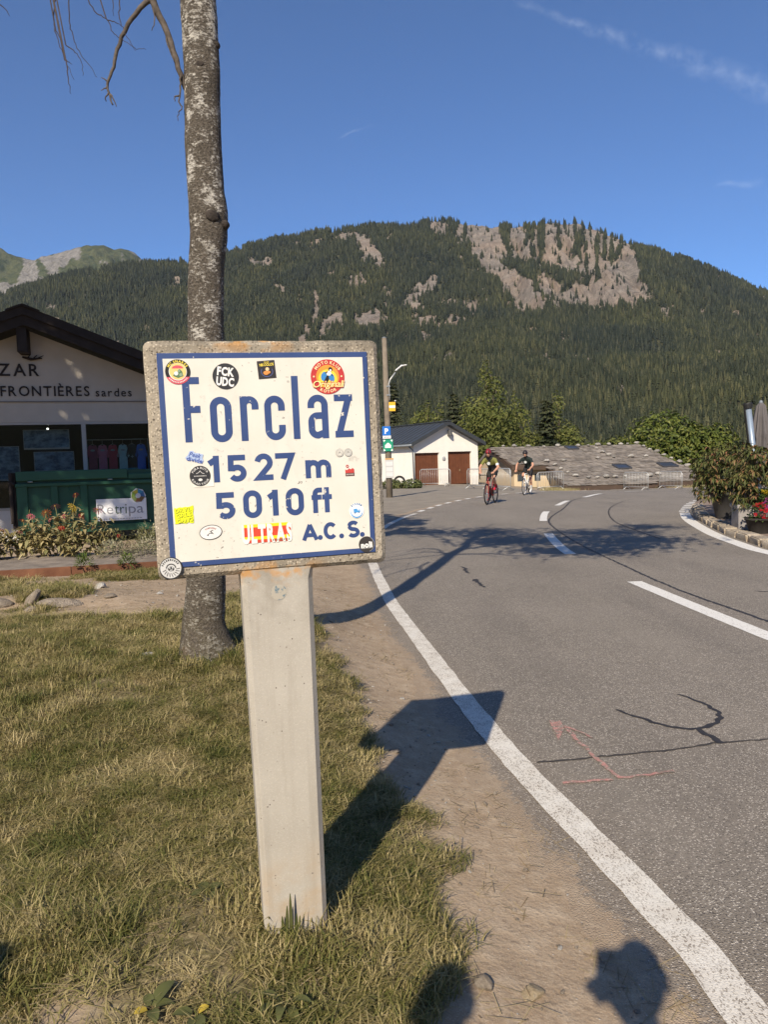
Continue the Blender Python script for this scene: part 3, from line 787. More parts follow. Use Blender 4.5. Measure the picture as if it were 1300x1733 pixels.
def clump_tree(name, label, base, h, blobs, mat, seed, n_leaf, leaf, bark=None, group=None, trunk_r=.12, limbs=True, cat='tree', lean=(0, 0), stretch=1.0):
    """broadleaf: tapered trunk, limbs to each clump, leaves spread through the clumps' volume"""
    rg = random.Random(seed)
    t = thing(name, label, cat, base, 0, group)
    if trunk_r > 0:
        m = MB()
        top = Vector((lean[0], lean[1], h * .72))
        m.tube([(0, 0, -.5), (lean[0] * .2, lean[1] * .2, h * .25), (lean[0] * .6, lean[1] * .6, h * .5), top], [trunk_r * 1.2, trunk_r, trunk_r * .75, trunk_r * .35], 9)
        for (c, rad) in blobs:
            c = Vector(c); st = Vector((lean[0] * .5, lean[1] * .5, h * rg.uniform(.3, .5)))
            mid = st.lerp(c, .5) + Vector((rg.uniform(-.1, .1), rg.uniform(-.1, .1), .12 * h * .3))
            m.tube([st, mid, c], [trunk_r * .5, trunk_r * .3, trunk_r * .1], 6)
        m.build('trunk', bark or M_BARK, t, True)
    m = MB()
    tot = sum((r[0] * r[1] * r[2]) ** .66 for _, r in blobs)
    for (c, rad) in blobs:
        k = int(n_leaf * (rad[0] * rad[1] * rad[2]) ** .66 / tot)
        for _ in range(k):
            while True:
                q = Vector((rg.uniform(-1, 1), rg.uniform(-1, 1), rg.uniform(-1, 1)))
                if .12 < q.length < 1: break
            rr = q.length; q = q.normalized() * (rr ** .45) * (1 + .16 * math.sin(q.x * 9 + seed) * math.sin(q.y * 8 + q.z * 7))
            p = Vector(c) + Vector((q.x * rad[0], q.y * rad[1], q.z * rad[2]))
            s = leaf * rg.uniform(.6, 1.35)
            ax = (q + Vector((rg.uniform(-.7, .7), rg.uniform(-.7, .7), rg.uniform(-.4, .8)))).normalized()
            u = ax.cross(Vector((rg.uniform(-1, 1), rg.uniform(-1, 1), rg.uniform(-1, 1)))).normalized(); w = ax.cross(u)
            u = u * stretch
            m.add([p - u * s, p - w * s * .55 + ax * s * .12, p + u * s * 1.05 - ax * s * .2, p + w * s * .55 + ax * s * .12], [(0, 1, 2), (0, 2, 3)])
    m.build('crown', mat, t)
    return t
def P3(x, y): return (x, y, gzf(x, y))
def larch(label, base, h, r, seed, n):
    rg = random.Random(seed); bl = []
    for k in range(16):
        f = (k + .3) / 16; rr = r * (1 - f) ** .7 * rg.uniform(.85, 1.1); a = rg.uniform(0, 6.28); o = rr * rg.uniform(.35, .55)
        for q in range(3 if f < .7 else 1):
            bl.append(((math.cos(a + q * 2.1) * o, math.sin(a + q * 2.1) * o, h * (.12 + .86 * f)), (rr * .62 + .12, rr * .62 + .12, h * .065)))
    return clump_tree('larch_tree', label, base, h, bl, M_LARCH, seed, n, .13, None, None, .16, stretch=1.3)
# conifers behind the garage
conifer('spruce_tree', 'slim dark spruce behind the street lamp beside the utility pole', (1.15, 66, -1.2), 9.6, 2.5, M_SPRUCE, 1, 30)
conifer('spruce_tree', 'brownish spruce rising just behind the garage roof ridge', (6.9, 70, -2.4), 10.0, 3.0, M_SPRUCE, 2, 30, 1.2)
larch('tall bright green larch behind the right end of the garage', (9.6, 66, -4.5), 14.6, 4.9, 3, 19000)
larch('small pale larch low behind the middle of the garage roof', (4.3, 68, -2.2), 9.2, 4.0, 4, 10000)
larch('narrow larch between the tall larch and the dark spruce', (13.0, 71, -5.5), 13.2, 4.3, 5, 12000)
conifer('spruce_tree', 'dark spruce rising above the middle of the slab roof', (15.1, 67, -5), 11.6, 3.4, M_SPRUCE, 6, 32, 1.2)
larch('larch leaning against the dark spruce above the slab roof', (17.2, 71, -5.5), 13.2, 4.4, 7, 12000)
larch('faint larch behind the tall larch, its tip showing beside it', (6.0, 76, -4), 11.5, 4.6, 8, 8000)
rgt = random.Random(3)
clump_tree('broadleaf_tree', 'round bright green broadleaf tree beyond the slab roof', (23.3, 60, -5), 9.5, [((-.3, 0, 7.2), (3.0, 2.6, 2.5)), ((1.9, -.4, 6.4), (2.2, 2.2, 2.2)), ((-2.5, -.4, 5.7), (2.1, 2.0, 1.9)), ((.2, -1.3, 5.2), (3.3, 2.0, 2.1)), ((2.9, .4, 4.8), (1.7, 1.8, 1.8)), ((-3.9, 0, 4.9), (1.4, 1.5, 1.2))], M_BROAD, 11, 15000, .165)
clump_tree('shrub_tree', 'low leafy shrub left of the round broadleaf tree', (18.7, 63, -5), 7.4, [((0, 0, 6.2), (1.8, 1.5, 1.3)), ((1.6, 0, 6.4), (1.5, 1.4, 1.5))], M_LARCH, 12, 3600, .16)
clump_tree('shrub_tree', 'leafy shrub rising behind the planted bushes', (27.3, 60, -4), 7.2, [((0, 0, 5.6), (1.9, 1.6, 2.0)), ((-1.2, -.3, 4.4), (1.6, 1.5, 1.6))], M_BROAD, 13, 3600, .16)
# trees left of the view that throw their shade over the shop
M_SHADE = leafmat('maple_leaves', [(.045, .075, .014), (.075, .11, .022), (.10, .14, .03)], .5, .2, .6)
clump_tree('maple_tree', 'tall leafy maple shading the shop front', (-9.6, 4.6, .2), 10.5, [((1.5, .2, 8.9), (3.1, 2.2, 2.1)), ((4.4, -.5, 8.6), (2.5, 2.0, 2.0)), ((-1.4, .8, 8.8), (2.6, 2.1, 2.0)), ((3.0, .3, 9.8), (2.6, 1.8, 1.5))], M_SHADE, 21, 10500, .17, trunk_r=.2)
clump_tree('maple_tree', 'second leafy maple left of the shop', (-14.5, 6.2, .2), 10.5, [((0, 0, 8.6), (3.3, 2.4, 2.4)), ((2.4, 0, 8.8), (2.4, 2.0, 1.9))], M_SHADE, 22, 5500, .18, trunk_r=.2)
# ------------------------------------------------------------------ lettering helpers
def arc(cx, cy, rx, ry, a0, a1, n=14):
    return [(cx + rx * math.cos(R(a0 + (a1 - a0) * i / n)), cy + ry * math.sin(R(a0 + (a1 - a0) * i / n))) for i in range(n + 1)]
def stroke(m, pts, w, y, closed=False, mi=0):
    """flat band of width w along pts (x,z), facing -y"""
    P = []
    for p in pts:
        if not P or math.hypot(p[0] - P[-1][0], p[1] - P[-1][1]) > 1e-6: P.append(p)
    if closed and math.hypot(P[0][0] - P[-1][0], P[0][1] - P[-1][1]) < 1e-6: P.pop()
    n = len(P); vs = []
    for i in range(n):
        def dr(a, b):
            d = (b[0] - a[0], b[1] - a[1]); l = math.hypot(*d) or 1; return (d[0] / l, d[1] / l)
        if closed: d0, d1 = dr(P[i - 1], P[i]), dr(P[i], P[(i + 1) % n])
        else:
            d0 = dr(P[i - 1], P[i]) if i > 0 else dr(P[0], P[1]); d1 = dr(P[i], P[i + 1]) if i < n - 1 else d0
        n0, n1 = (-d0[1], d0[0]), (-d1[1], d1[0])
        b = (n0[0] + n1[0], n0[1] + n1[1]); l2 = b[0] ** 2 + b[1] ** 2
        k = 2 / max(l2, .5)
        o = (b[0] * k * w / 2, b[1] * k * w / 2)
        vs += [(P[i][0] + o[0], y, P[i][1] + o[1]), (P[i][0] - o[0], y, P[i][1] - o[1])]
    fs = [(2 * i, 2 * i + 1, 2 * i + 3, 2 * i + 2) for i in range(n - 1)]
    if closed: fs.append((2 * n - 2, 2 * n - 1, 1, 0))
    m.add(vs, fs, mi)
def stadium(x0, y0, x1, y1, w):
    """closed centre line of an O with round ends, given the outer box"""
    x0, y0, x1, y1 = x0 + w / 2, y0 + w / 2, x1 - w / 2, y1 - w / 2
    r = (x1 - x0) / 2; cx = (x0 + x1) / 2
    return arc(cx, y1 - r, r, r, 0, 180) + arc(cx, y0 + r, r, r, 180, 360)
def glyph(ch, x0, y0, x1, y1, w):
    """list of (points, closed) centre lines filling the outer box"""
    a, b, c, d = x0 + w / 2, y0 + w / 2, x1 - w / 2, y1 - w / 2
    cx, r = (a + c) / 2, (c - a) / 2
    H = y1 - y0
    if ch == 'F': return [([(a, y0), (a, y1)], 0), ([(a, d), (x1, d)], 0), ([(a, y0 + H * .505), (x1 - w * .03, y0 + H * .505)], 0)]
    if ch in 'o0O':
        if ch == '0': return [(arc(cx, y1 - w / 2 - r, r, r, 0, 180) + arc(cx, b + r, r, r, 180, 360), 1)]
        return [(stadium(x0, y0, x1, y1, w), 1)]
    if ch == 'r': return [([(a, y0), (a, y1)], 0), (arc(cx, d - r, r, r, 180, 0) + [(c, y0 + H * .70)], 0)]
    if ch == 'c': return [([(c, y0 + H * .66)] + arc(cx, d - r, r, r, 0, 180) + arc(cx, b + r, r, r, 180, 360) + [(c, y0 + H * .34)], 0)]
    if ch == 'l': return [([(cx, y0), (cx, y1)], 0)]
    if ch == 'a': return [([(a, y0 + H * .70)] + arc(cx, d - r, r, r, 180, 0) + [(c, y0)], 0),
                          ([(c, y0 + H * .60 - w / 2), (a + r, y0 + H * .60 - w / 2)] + arc(a + r * .9, y0 + H * .60 - w / 2 - r * .9, r * .9, r * .9, 90, 180, 8)[1:] + arc(a + r * .9, b + r * .9, r * .9, r * .9, 180, 270, 8) + [(c - w * .2, b + w * .35)], 0)]
    if ch == 'z': return [([(x0, d), (x1, d)], 0), ([(x0, b), (x1, b)], 0), ([(x1 - w * .62, d), (x0 + w * .62, b)], 0)]
    if ch == '1': return [([(c, y0), (c, y1)], 0), ([(c, y1 - w * .62), (x0 + w * .1, y1 - w * 1.35)], 0)]
    if ch == '5':
        ry = (H * .64 - w) / 2
        return [([(x0 + w * .1, d), (x1 - w * .12, d)], 0), ([(a + w * .1, y1 - w * .05), (a + w * .02, y0 + H * .40)], 0), (arc(cx, b + ry, r, ry, 138, -148, 20), 0)]
    if ch == '2': return [(arc(cx, d - r, r, r, 170, -35, 12) + [(a + w * .2, b), (x1, b)], 0)]
    if ch == '7': return [([(x0, d), (c, d), (x0 + (x1 - x0) * .36, y0)], 0)]
    if ch == 'm':
        r2 = (c - a) / 4
        return [([(a, y0), (a, y1)], 0), (arc(a + r2, d - r2, r2, r2, 180, 0, 8) + [(a + 2 * r2, y0)], 0), (arc(a + 3 * r2, d - r2, r2, r2, 180, 0, 8) + [(c, y0)], 0)]
    if ch == 'f': return [([(x1 + w * .15, d)] + arc(x0 + w * .75 + 11, d - 11, 11, 11, 90, 180, 8) + [(x0 + w * .75, y0)], 0), ([(x0, y0 + H * .62), (x1, y0 + H * .62)], 0)]
    if ch == 't': return [([(cx - w * .05, y1), (cx - w * .05, y0)], 0), ([(x0, y0 + H * .62), (x1, y0 + H * .62)], 0)]
    if ch == 'A': return [([(x0 + w * .45, y0), (cx, y1 - w * .3)], 0), ([(x1 - w * .45, y0), (cx, y1 - w * .3)], 0), ([(x0 + w, y0 + H * .30), (x1 - w, y0 + H * .30)], 0)]
    if ch == 'C': return [(arc(cx, (b + d) / 2, r, (d - b) / 2, 42, 318, 20), 0)]
    if ch == 'S':
        q = (d - b) / 4
        return [(arc(cx, d - q, r * .92, q, 30, 270, 12)[:-1] + arc(cx, b + q, r, q, 90, -150, 12), 0)]
    if ch == '.': return []
    raise KeyError(ch)
_gl = {}
def font_glyph(ch, bold=0.0):
    if (ch, bold) not in _gl:
        cu = bpy.data.curves.new('t', 'FONT'); cu.body = ch; cu.size = 1.0; cu.offset = bold; cu.resolution_u = 3
        ob = bpy.data.objects.new('t', cu); COL.objects.link(ob)
        dg = bpy.context.evaluated_depsgraph_get()
        me = bpy.data.meshes.new_from_object(ob.evaluated_get(dg))
        vs = [(v.co.x, v.co.y) for v in me.vertices]; fs = [tuple(p.vertices) for p in me.polygons]
        bpy.data.objects.remove(ob); bpy.data.curves.remove(cu); bpy.data.meshes.remove(me)
        if vs:
            x0 = min(v[0] for v in vs); x1 = max(v[0] for v in vs)
        else: x0, x1 = 0, .3
        _gl[(ch, bold)] = ([(v[0] - x0, v[1]) for v in vs], fs, x1 - x0)
    return _gl[(ch, bold)]
def text_layout(s, size, bold, gap):
    x = 0; out = []
    for ch in s:
        if ch == ' ': x += size * .3; continue
        v, f, w = font_glyph(ch, bold); out.append((v, f, x, w * size)); x += w * size + gap * size
    return out, x - gap * size
def text_flat(m, s, cx, cz, size, y, bold=0.02, gap=.09, rot=0.0, mi=0, width=None, shear=0.0):
    lay, tot = text_layout(s, size, bold, gap); sx = (width / tot) if width else 1.0
    ca, sa = math.cos(rot), math.sin(rot)
    for v, f, x, w in lay:
        vs = []
        for (a, b) in v:
            px, pz = (x + a * size - tot / 2) * sx + shear * b * size, b * size - size * .36
            vs.append((cx + px * ca - pz * sa, y, cz + px * sa + pz * ca))
        m.add(vs, f, mi)
def text_arc(m, s, cx, cz, rad, size, y, mid=90.0, bold=0.02, gap=.14, inward=False, mi=0):
    lay, tot = text_layout(s, size, bold, gap)
    for v, f, x, w in lay:
        off = (x + w / 2 - tot / 2) / rad
        an = R(mid) - off if not inward else R(mid) + off
        ca, sa = math.cos(an), math.sin(an)
        t = (sa, -ca) if not inward else (-sa, ca)          # reading direction
        u = (ca, sa) if not inward else (-ca, -sa)          # up
        vs = []
        for (a, b) in v:
            px, pz = a * size - w / 2, b * size - size * .36
            vs.append((cx + ca * rad + t[0] * px + u[0] * pz, y, cz + sa * rad + t[1] * px + u[1] * pz))
        m.add(vs, f, mi)
def bars_flat(m, n, cx, cz, width, hgt, y, rot=0.0, mi=0):
    rg = random.Random(n); ca, sa = math.cos(rot), math.sin(rot); st = width / n
    for k in range(n):
        a = -width / 2 + st * (k + .5)
        stroke(m, [(cx + a * ca + hgt / 2 * sa * rg.uniform(-1, 1), cz + a * sa - hgt / 2), (cx + a * ca, cz + a * sa + hgt / 2)], st * rg.uniform(.35, .6), y, False, mi)
def bars_arc(m, n, cx, cz, rad, hgt, y, a0, a1, mi=0):
    rg = random.Random(n)
    for k in range(n):
        a = R(a0 + (a1 - a0) * (k + .5) / n); w = rad * abs(R(a1 - a0)) / n * rg.uniform(.4, .65)
        stroke(m, [(cx + (rad - hgt / 2) * math.cos(a), cz + (rad - hgt / 2) * math.sin(a)), (cx + (rad + hgt / 2) * math.cos(a), cz + (rad + hgt / 2) * math.sin(a))], w, y, False, mi)
def disc(m, cx, cz, rx, y, mi=0, rz=None, n=40, rot=0.0, a0=0, a1=360):
    rz = rz or rx
    pts = arc(cx, cz, rx, rz, a0, a1, n)
    if a1 - a0 == 360: pts = pts[:-1]
    ca, sa = math.cos(rot), math.sin(rot)
    pts = [(cx + (p[0] - cx) * ca - (p[1] - cz) * sa, cz + (p[0] - cx) * sa + (p[1] - cz) * ca) for p in pts]
    m.add([(p[0], y, p[1]) for p in pts], [tuple(range(len(pts)))], mi)
def poly(m, pts, y, mi=0): m.add([(p[0], y, p[1]) for p in pts], [tuple(range(len(pts)))], mi)

# ------------------------------------------------------------------ the pass sign
SGN = .865
SIGN_YAW = R(15.1)
sC = Vector((-0.288, 1.920, 1.4965)) + Vector((.016, .006, 0))
exs = Vector((math.cos(SIGN_YAW), math.sin(SIGN_YAW), 0)); eys = Vector((-math.sin(SIGN_YAW), math.cos(SIGN_YAW), 0))
foot = sC + eys * .05
SZ0 = float(ground_z(foot.x, foot.y))
sign = thing('pass_sign', 'concrete pass sign on a post with enamel plate reading Forclaz', 'sign', (sC.x, sC.y, SZ0), SIGN_YAW)
sign.rotation_euler = Euler((R(.6), R(-.93), SIGN_YAW), 'XYZ')
zc = sC.z - SZ0                                            # plate centre above the foot
def concrete(name, base, light, dark, agg, lichen, wash):
    b = NB(name); v = b.coord('Object')
    n = b.noise(v, 5, 6); nf = b.noise(v, 60, 6)
    c = b.mix(b.ramp(n, .35, .7), base, light)
    vc = b.voro(v, agg, out='Color'); vd = b.voro(v, agg); s = b.n('ShaderNodeSeparateColor'); b.set(s.inputs[0], vc)
    g = b.math('MULTIPLY', b.ramp(vd, .55, .25), 1.0)
    st = b.mix(s.outputs[0], dark, mul(light, 1.6))
    c = b.mix(b.math('MULTIPLY', g, .92 if wash == 0 else .22), c, st)
    sx = b.n('ShaderNodeSeparateXYZ'); b.set(sx.inputs[0], v)
    z = sx.outputs[2]
    if lichen:
        edge = b.math('MAXIMUM', b.ramp(z, zc + .255, zc + .30), b.ramp(z, zc - .262, zc - .292))
        blk = b.math('MULTIPLY', edge, b.ramp(b.noise(v, 16, 6), .40, .60))
        c = b.mix(b.math('MULTIPLY', blk, .62), c, (.075, .066, .05))
        xo = b.math('ABSOLUTE', b.math('SUBTRACT', sx.outputs[0], b.math('MULTIPLY', b.ramp(z, zc - .1, zc + .1), -.03)))
        org = b.math('MULTIPLY', b.math('MULTIPLY', edge, b.ramp(xo, .15, .03)), b.ramp(b.noise(v, 21, 5), .46, .58))
        c = b.mix(b.math('MULTIPLY', org, .85), c, (.50, .25, .07))
    else:
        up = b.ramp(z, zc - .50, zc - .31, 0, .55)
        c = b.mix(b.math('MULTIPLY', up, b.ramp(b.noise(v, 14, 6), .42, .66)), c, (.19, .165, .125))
        org = b.math('MULTIPLY', b.ramp(z, zc - .345, zc - .305), b.ramp(b.noise(v, 21, 5), .50, .62))
        c = b.mix(b.math('MULTIPLY', org, .8), c, (.50, .25, .07))
        stk = b.noise(b.map(v, (1, 1, .06)), 30, 5); c = b.mix(b.ramp(stk, .48, .70, 0, .45), c, (.29, .255, .205))
        lo = b.ramp(z, .30, .02)
        c = b.mix(b.math('MULTIPLY', lo, b.ramp(b.noise(v, 11, 5), .40, .66)), c, (.40, .29, .18))
        pits = b.math('MULTIPLY', b.ramp(b.voro(v, 60), .16, .08), b.ramp(b.noise(v, 12, 3), .50, .58))
        c = b.mix(pits, c, (.14, .12, .10))
    h = b.math('ADD', b.math('MULTIPLY', g, .6 if wash == 0 else .12), b.math('MULTIPLY', nf, .4))
    return b.done(c, .88, b.bump(h, .45 if wash == 0 else .3, .003), .2)
M_SLAB = concrete('exposed_aggregate_concrete', (.27, .23, .175), (.40, .345, .265), (.06, .048, .034), 165, True, 0)
M_POST = concrete('painted_concrete', (.385, .35, .295), (.445, .41, .35), (.30, .27, .22), 260, False, 1)
# post: chamfered shaft, a little slimmer at the foot, splayed under the slab
def chamfer_ring(hw, d, ch, z): return [(-hw + ch, 0, z), (hw - ch, 0, z), (hw, ch, z), (hw, d - ch, z), (hw - ch, d, z), (-hw + ch, d, z), (-hw, d - ch, z), (-hw, ch, z)]
m = MB(); rings = []
prof = [(-.25, .0855), (.0, .0865), (.25, .088), (.55, .0905), (.8, .0925), (zc - .325, .0945), (zc - .305, .0955), (zc - .292, .100), (zc - .280, .110)]
for z, hw in prof: rings += chamfer_ring(hw, .095, .014 if z < zc - .31 else .010, z)
m.add([(x, y + .004, z) for x, y, z in rings], [(i * 8 + k, i * 8 + (k + 1) % 8, (i + 1) * 8 + (k + 1) % 8, (i + 1) * 8 + k) for i in range(len(prof) - 1) for k in range(8)] + [tuple(range(8))[::-1], tuple((len(prof) - 1) * 8 + k for k in range(8))])
m.build('post', M_POST, sign, fix=True)
# slab with bevelled, slightly chipped rim
W2 = .6925 * SGN / 2
rgs = random.Random(4)
def rr_ring(hw, rc, y, j=0.0):
    out = []
    for cx, cz, a0 in ((hw - rc, hw - rc, 0), (-hw + rc, hw - rc, 90), (-hw + rc, -hw + rc, 180), (hw - rc, -hw + rc, 270)):
        for k in range(5):
            a = R(a0 + 22.5 * k); out.append((cx + rc * math.cos(a), y, zc + cz + rc * math.sin(a)))
        nx_, nz_ = {0: (-hw + rc, hw), 90: (-hw, -hw + rc), 180: (hw - rc, -hw), 270: (hw, hw - rc)}[a0]
        p = out[-1]
        for k in range(1, 16):
            f = k / 16; out.append((p[0] + (nx_ - p[0]) * f + rgs.uniform(-j, j), y + rgs.uniform(-j, j) * .6, p[2] + (zc + nz_ - p[2]) * f + rgs.uniform(-j, j)))
    return out
rings = [rr_ring(W2 - .012, .012, 0), rr_ring(W2, .018, .011, .0012), rr_ring(W2 + .001, .018, .062, .001), rr_ring(W2 - .012, .012, .074)]
nr_ = len(rings[0]); m = MB()
m.add([p for r in rings for p in r], [(i * nr_ + k, i * nr_ + (k + 1) % nr_, (i + 1) * nr_ + (k + 1) % nr_, (i + 1) * nr_ + k) for i in range(3) for k in range(nr_)] + [tuple(range(nr_))[::-1], tuple(3 * nr_ + k for k in range(nr_))])
slab = m.build('slab', M_SLAB, sign, fix=True)
# enamel plate
def enamel():
    b = NB('cream_enamel'); v = b.coord('Object')
    n = b.noise(v, 9, 6); s = b.noise(b.map(v, (1, 1, .35)), 26, 6, .65)
    c = b.mix(b.ramp(n, .35, .7), (.665, .63, .545), (.71, .675, .595))
    c = b.mix(b.ramp(s, .56, .72, 0, .40), c, (.55, .515, .44))
    ch = b.math('MULTIPLY', b.ramp(b.noise(v, 120, 3), .665, .70), b.ramp(b.noise(v, 7, 3), .50, .62))
    c = b.mix(ch, c, (.20, .17, .14))
    sm = b.math('MULTIPLY', b.ramp(b.noise(v, 48, 6, .75), .575, .65), b.ramp(b.noise(v, 4.3, 2), .50, .60))
    c = b.mix(b.math('MULTIPLY', sm, .55), c, (.40, .37, .32))
    return b.done(c, b.ramp(n, .3, .7, .30, .5), b.bump(b.noise(v, 14, 3), .04, .004), .4)
def blue_enamel():
    b = NB('blue_enamel'); v = b.coord('Object')
    n = b.noise(v, 12, 5)
    c = b.mix(b.ramp(n, .3, .7), (.034, .062, .175), (.046, .080, .205))
    ch = b.math('MULTIPLY', b.ramp(b.noise(v, 90, 2), .685, .71), b.ramp(b.noise(v, 10, 2), .48, .56))
    return b.done(b.mix(ch, c, (.62, .58, .5)), .42, None, .4)
M_CREAM, M_BLUE = enamel(), blue_enamel()
K = SGN / 1000.0
def sx_(v): return v * K
def sz_(v): return zc + v * K
m = MB(); hb = .310 * SGN
m.box((0, -.001, zc), (2 * hb, .006, 2 * hb), 0, None, .0015)
plate = m.build('enamel_plate', M_BLUE, sign)
m = MB(); poly(m, [(sx_(-294), sz_(-294)), (sx_(294), sz_(-294)), (sx_(294), sz_(294)), (sx_(-294), sz_(294))], -.0045)
m.build('cream_field', M_CREAM, plate)
LET = [('F', -245, 54, -197, 241, 20), ('o', -171, 51, -109, 183, 20), ('r', -84, 52, -30, 183, 20), ('c', -13, 51, 48, 183, 20), ('l', 71, 52, 91, 240, 20), ('a', 117, 51, 179, 183, 20), ('z', 199, 52, 256, 182, 20),
       ('1', -185, -66, -154, 12, 17), ('5', -130, -67, -76, 12, 16.5), ('2', -51, -67, 3, 13, 16.5), ('7', 11, -67, 69, 12, 16.5), ('m', 101, -68, 180, -13, 16),
       ('5', -170, -176, -115, -97, 16.5), ('0', -91, -178, -36, -95, 16.5), ('1', -17, -175, 13, -97, 17), ('0', 36, -178, 91, -95, 16.5), ('f', 115, -175, 146, -98, 15), ('t', 148, -175, 178, -98, 15),
       ('A', 80, -257, 130, -206, 12), ('C', 147, -259, 191, -206, 12), ('S', 221, -259, 261, -206, 12)]
for ch, x0, y0, x1, y1, w in LET:
    m = MB()
    for k, (pts, closed) in enumerate(glyph(ch, x0, y0, x1, y1, w)):
        stroke(m, [(sx_(a), sz_(c)) for a, c in pts], w * K, -.0052 - .00012 * k, bool(closed))
    m.build('letter', M_BLUE, plate, fix=False)
for x in (136, 203, 269):
    m = MB(); disc(m, sx_(x), sz_(-251), 7.5 * K, -.0052); m.build('letter', M_BLUE, plate)

# stickers
BLK, WHT, YEL, REDC, GRY = (.022, .021, .020), (.78, .76, .72), (.80, .62, .08), (.55, .045, .04), (.42, .42, .40)
def sticker(label):
    o = link('sticker', None, sign)
    if label: o['label'] = label
    return o
def stick(par, name, fn, mats):
    m = MB(); fn(m); return m.build(name, [ink(c) for c in mats], par)
Y1, Y2, Y3, Y4, Y5 = -.0060, -.0064, -.0068, -.0072, -.0076
# round club badge, top left
def f(m):
    cx, cz = sx_(-254), sz_(257)
    disc(m, cx, cz, 35 * K, Y1, 0); disc(m, cx, cz, 36 * K, Y1 - .0001, 1, a0=205, a1=335, n=24)
    disc(m, cx, cz, 25 * K, Y2, 2); disc(m, cx, cz + 1 * K, 23.5 * K, Y3, 3)
    disc(m, cx, cz + 9 * K, 16 * K, Y3 - .0002, 1, rz=9 * K, a0=0, a1=180, n=16)
    poly(m, [(cx - 14 * K, cz - 12 * K), (cx - 8 * K, cz + 2 * K), (cx - 2 * K, cz - 2 * K), (cx + 5 * K, cz + 8 * K), (cx + 12 * K, cz + 1 * K), (cx + 15 * K, cz - 13 * K), (cx, cz - 18 * K)], Y4, 4)
    disc(m, cx - 5 * K, cz - 5 * K, 6 * K, Y5, 2, n=12); disc(m, cx + 8 * K, cz - 9 * K, 5 * K, Y5, 5, n=12); disc(m, cx + 3 * K, cz + 2 * K, 4 * K, Y5, 5, n=10)
    text_arc(m, 'MC SNAKES', cx, cz, 29.5 * K, 10 * K, Y4, 90, .03, .18, mi=6)
    bars_arc(m, 13, cx, cz, 30.5 * K, 3.5 * K, Y4, 215, 325, 2)
stick(sticker('round badge sticker with black rim and yellow letters'), 'print', f, [BLK, (.62, .10, .13), WHT, (.78, .55, .20), (.10, .19, .09), (.25, .33, .22), YEL])
def f(m):
    cx, cz = sx_(-120), sz_(242); disc(m, cx, cz, 37.5 * K, Y1, 0)
    text_flat(m, 'FCK', cx + 1 * K, cz + 14 * K, 33 * K, Y2, .045, .06, R(-7), 1, width=49 * K); text_flat(m, 'UDC', cx - 2 * K, cz - 15 * K, 33 * K, Y2, .045, .06, R(-7), 1, width=51 * K)
stick(sticker('black round sticker with bold white letters'), 'print', f, [(.035, .035, .037), WHT])
def f(m):
    cx, cz = sx_(0), sz_(260); ca = R(4)
    m.box((cx, Y1 + .0002, cz), (52 * K, .0003, 52 * K), 0, (0, -ca, 0))
    text_flat(m, 'NIKOOLOS', cx + .5 * K, cz + 14.5 * K, 11 * K, Y2, .03, .05, ca, 1, width=42 * K); text_flat(m, 'TEAM', cx, cz + 21.5 * K, 5.5 * K, Y2, .02, .1, ca, 1)
    stroke(m, arc(cx + 1 * K, cz - 6 * K, 17 * K, 15 * K, 150, 390, 18), 1.1 * K, Y2, False, 2)
    disc(m, cx - 2 * K, cz - 10 * K, 8 * K, Y3, 3, 6 * K, 14); disc(m, cx + 2 * K, cz + 1 * K, 5.5 * K, Y3 - .0001, 4, n=12); disc(m, cx + 7 * K, cz - 8 * K, 4 * K, Y3 - .0001, 3, n=10)
stick(sticker('small square black sticker with yellow lettering'), 'print', f, [(.035, .032, .034), YEL, (.14, .17, .45), (.70, .27, .07), (.78, .55, .30)])
def f(m):
    cx, cz = sx_(183), sz_(236)
    disc(m, cx, cz, 52 * K, Y1, 0); disc(m, cx, cz, 35.5 * K, Y2, 1); disc(m, cx, cz - 6 * K, 29 * K, Y2 - .0001, 2, 28 * K)
    text_arc(m, 'MOTO KLUB', cx, cz, 43.5 * K, 13 * K, Y3, 88, .025, .22, mi=3); text_arc(m, 'KOTOR', cx, cz, 43.5 * K, 12 * K, Y3, 270, .03, .16, True, mi=3)
    for s in (-1, 1): disc(m, cx + s * 42.5 * K, cz + 1 * K, 3 * K, Y3, 3, n=5)
    disc(m, cx - 11 * K, cz + 1 * K, 9.5 * K, Y3, 4, 14 * K, 16, R(-14)); disc(m, cx + 12 * K, cz - 3 * K, 8.5 * K, Y3, 4, 13 * K, 16, R(14))
    poly(m, [(cx - 14 * K, cz - 17 * K), (cx - 3 * K, cz + 3 * K), (cx + 3 * K, cz + 4 * K), (cx + 4 * K, cz - 8 * K), (cx - 4 * K, cz - 19 * K)], Y4, 5)
    disc(m, cx + 4 * K, cz + 10 * K, 7.5 * K, Y4, 6, n=16); disc(m, cx + 9 * K, cz + 22 * K, 6.5 * K, Y4, 5, n=14); disc(m, cx + 9 * K, cz + 19 * K, 3.5 * K, Y5, 6, n=10)
    poly(m, [(cx - 8 * K, cz + 12 * K), (cx + 1 * K, cz + 17 * K), (cx + 1 * K, cz + 13 * K), (cx - 6 * K, cz + 9 * K)], Y4, 5); poly(m, [(cx + 11 * K, cz + 9 * K), (cx + 16 * K, cz + 4 * K), (cx + 17 * K, cz + 1 * K), (cx + 12 * K, cz + 4 * K)], Y4, 5)
    text_flat(m, 'Originali', cx - 1 * K, cz - 21 * K, 29 * K, Y5, .055, .0, R(0), 0, width=97 * K, shear=.25)
    text_flat(m, 'Originali', cx - 1 * K, cz - 21 * K, 28 * K, Y5 - .0003, .012, .03, R(0), 7, width=95 * K, shear=.25)
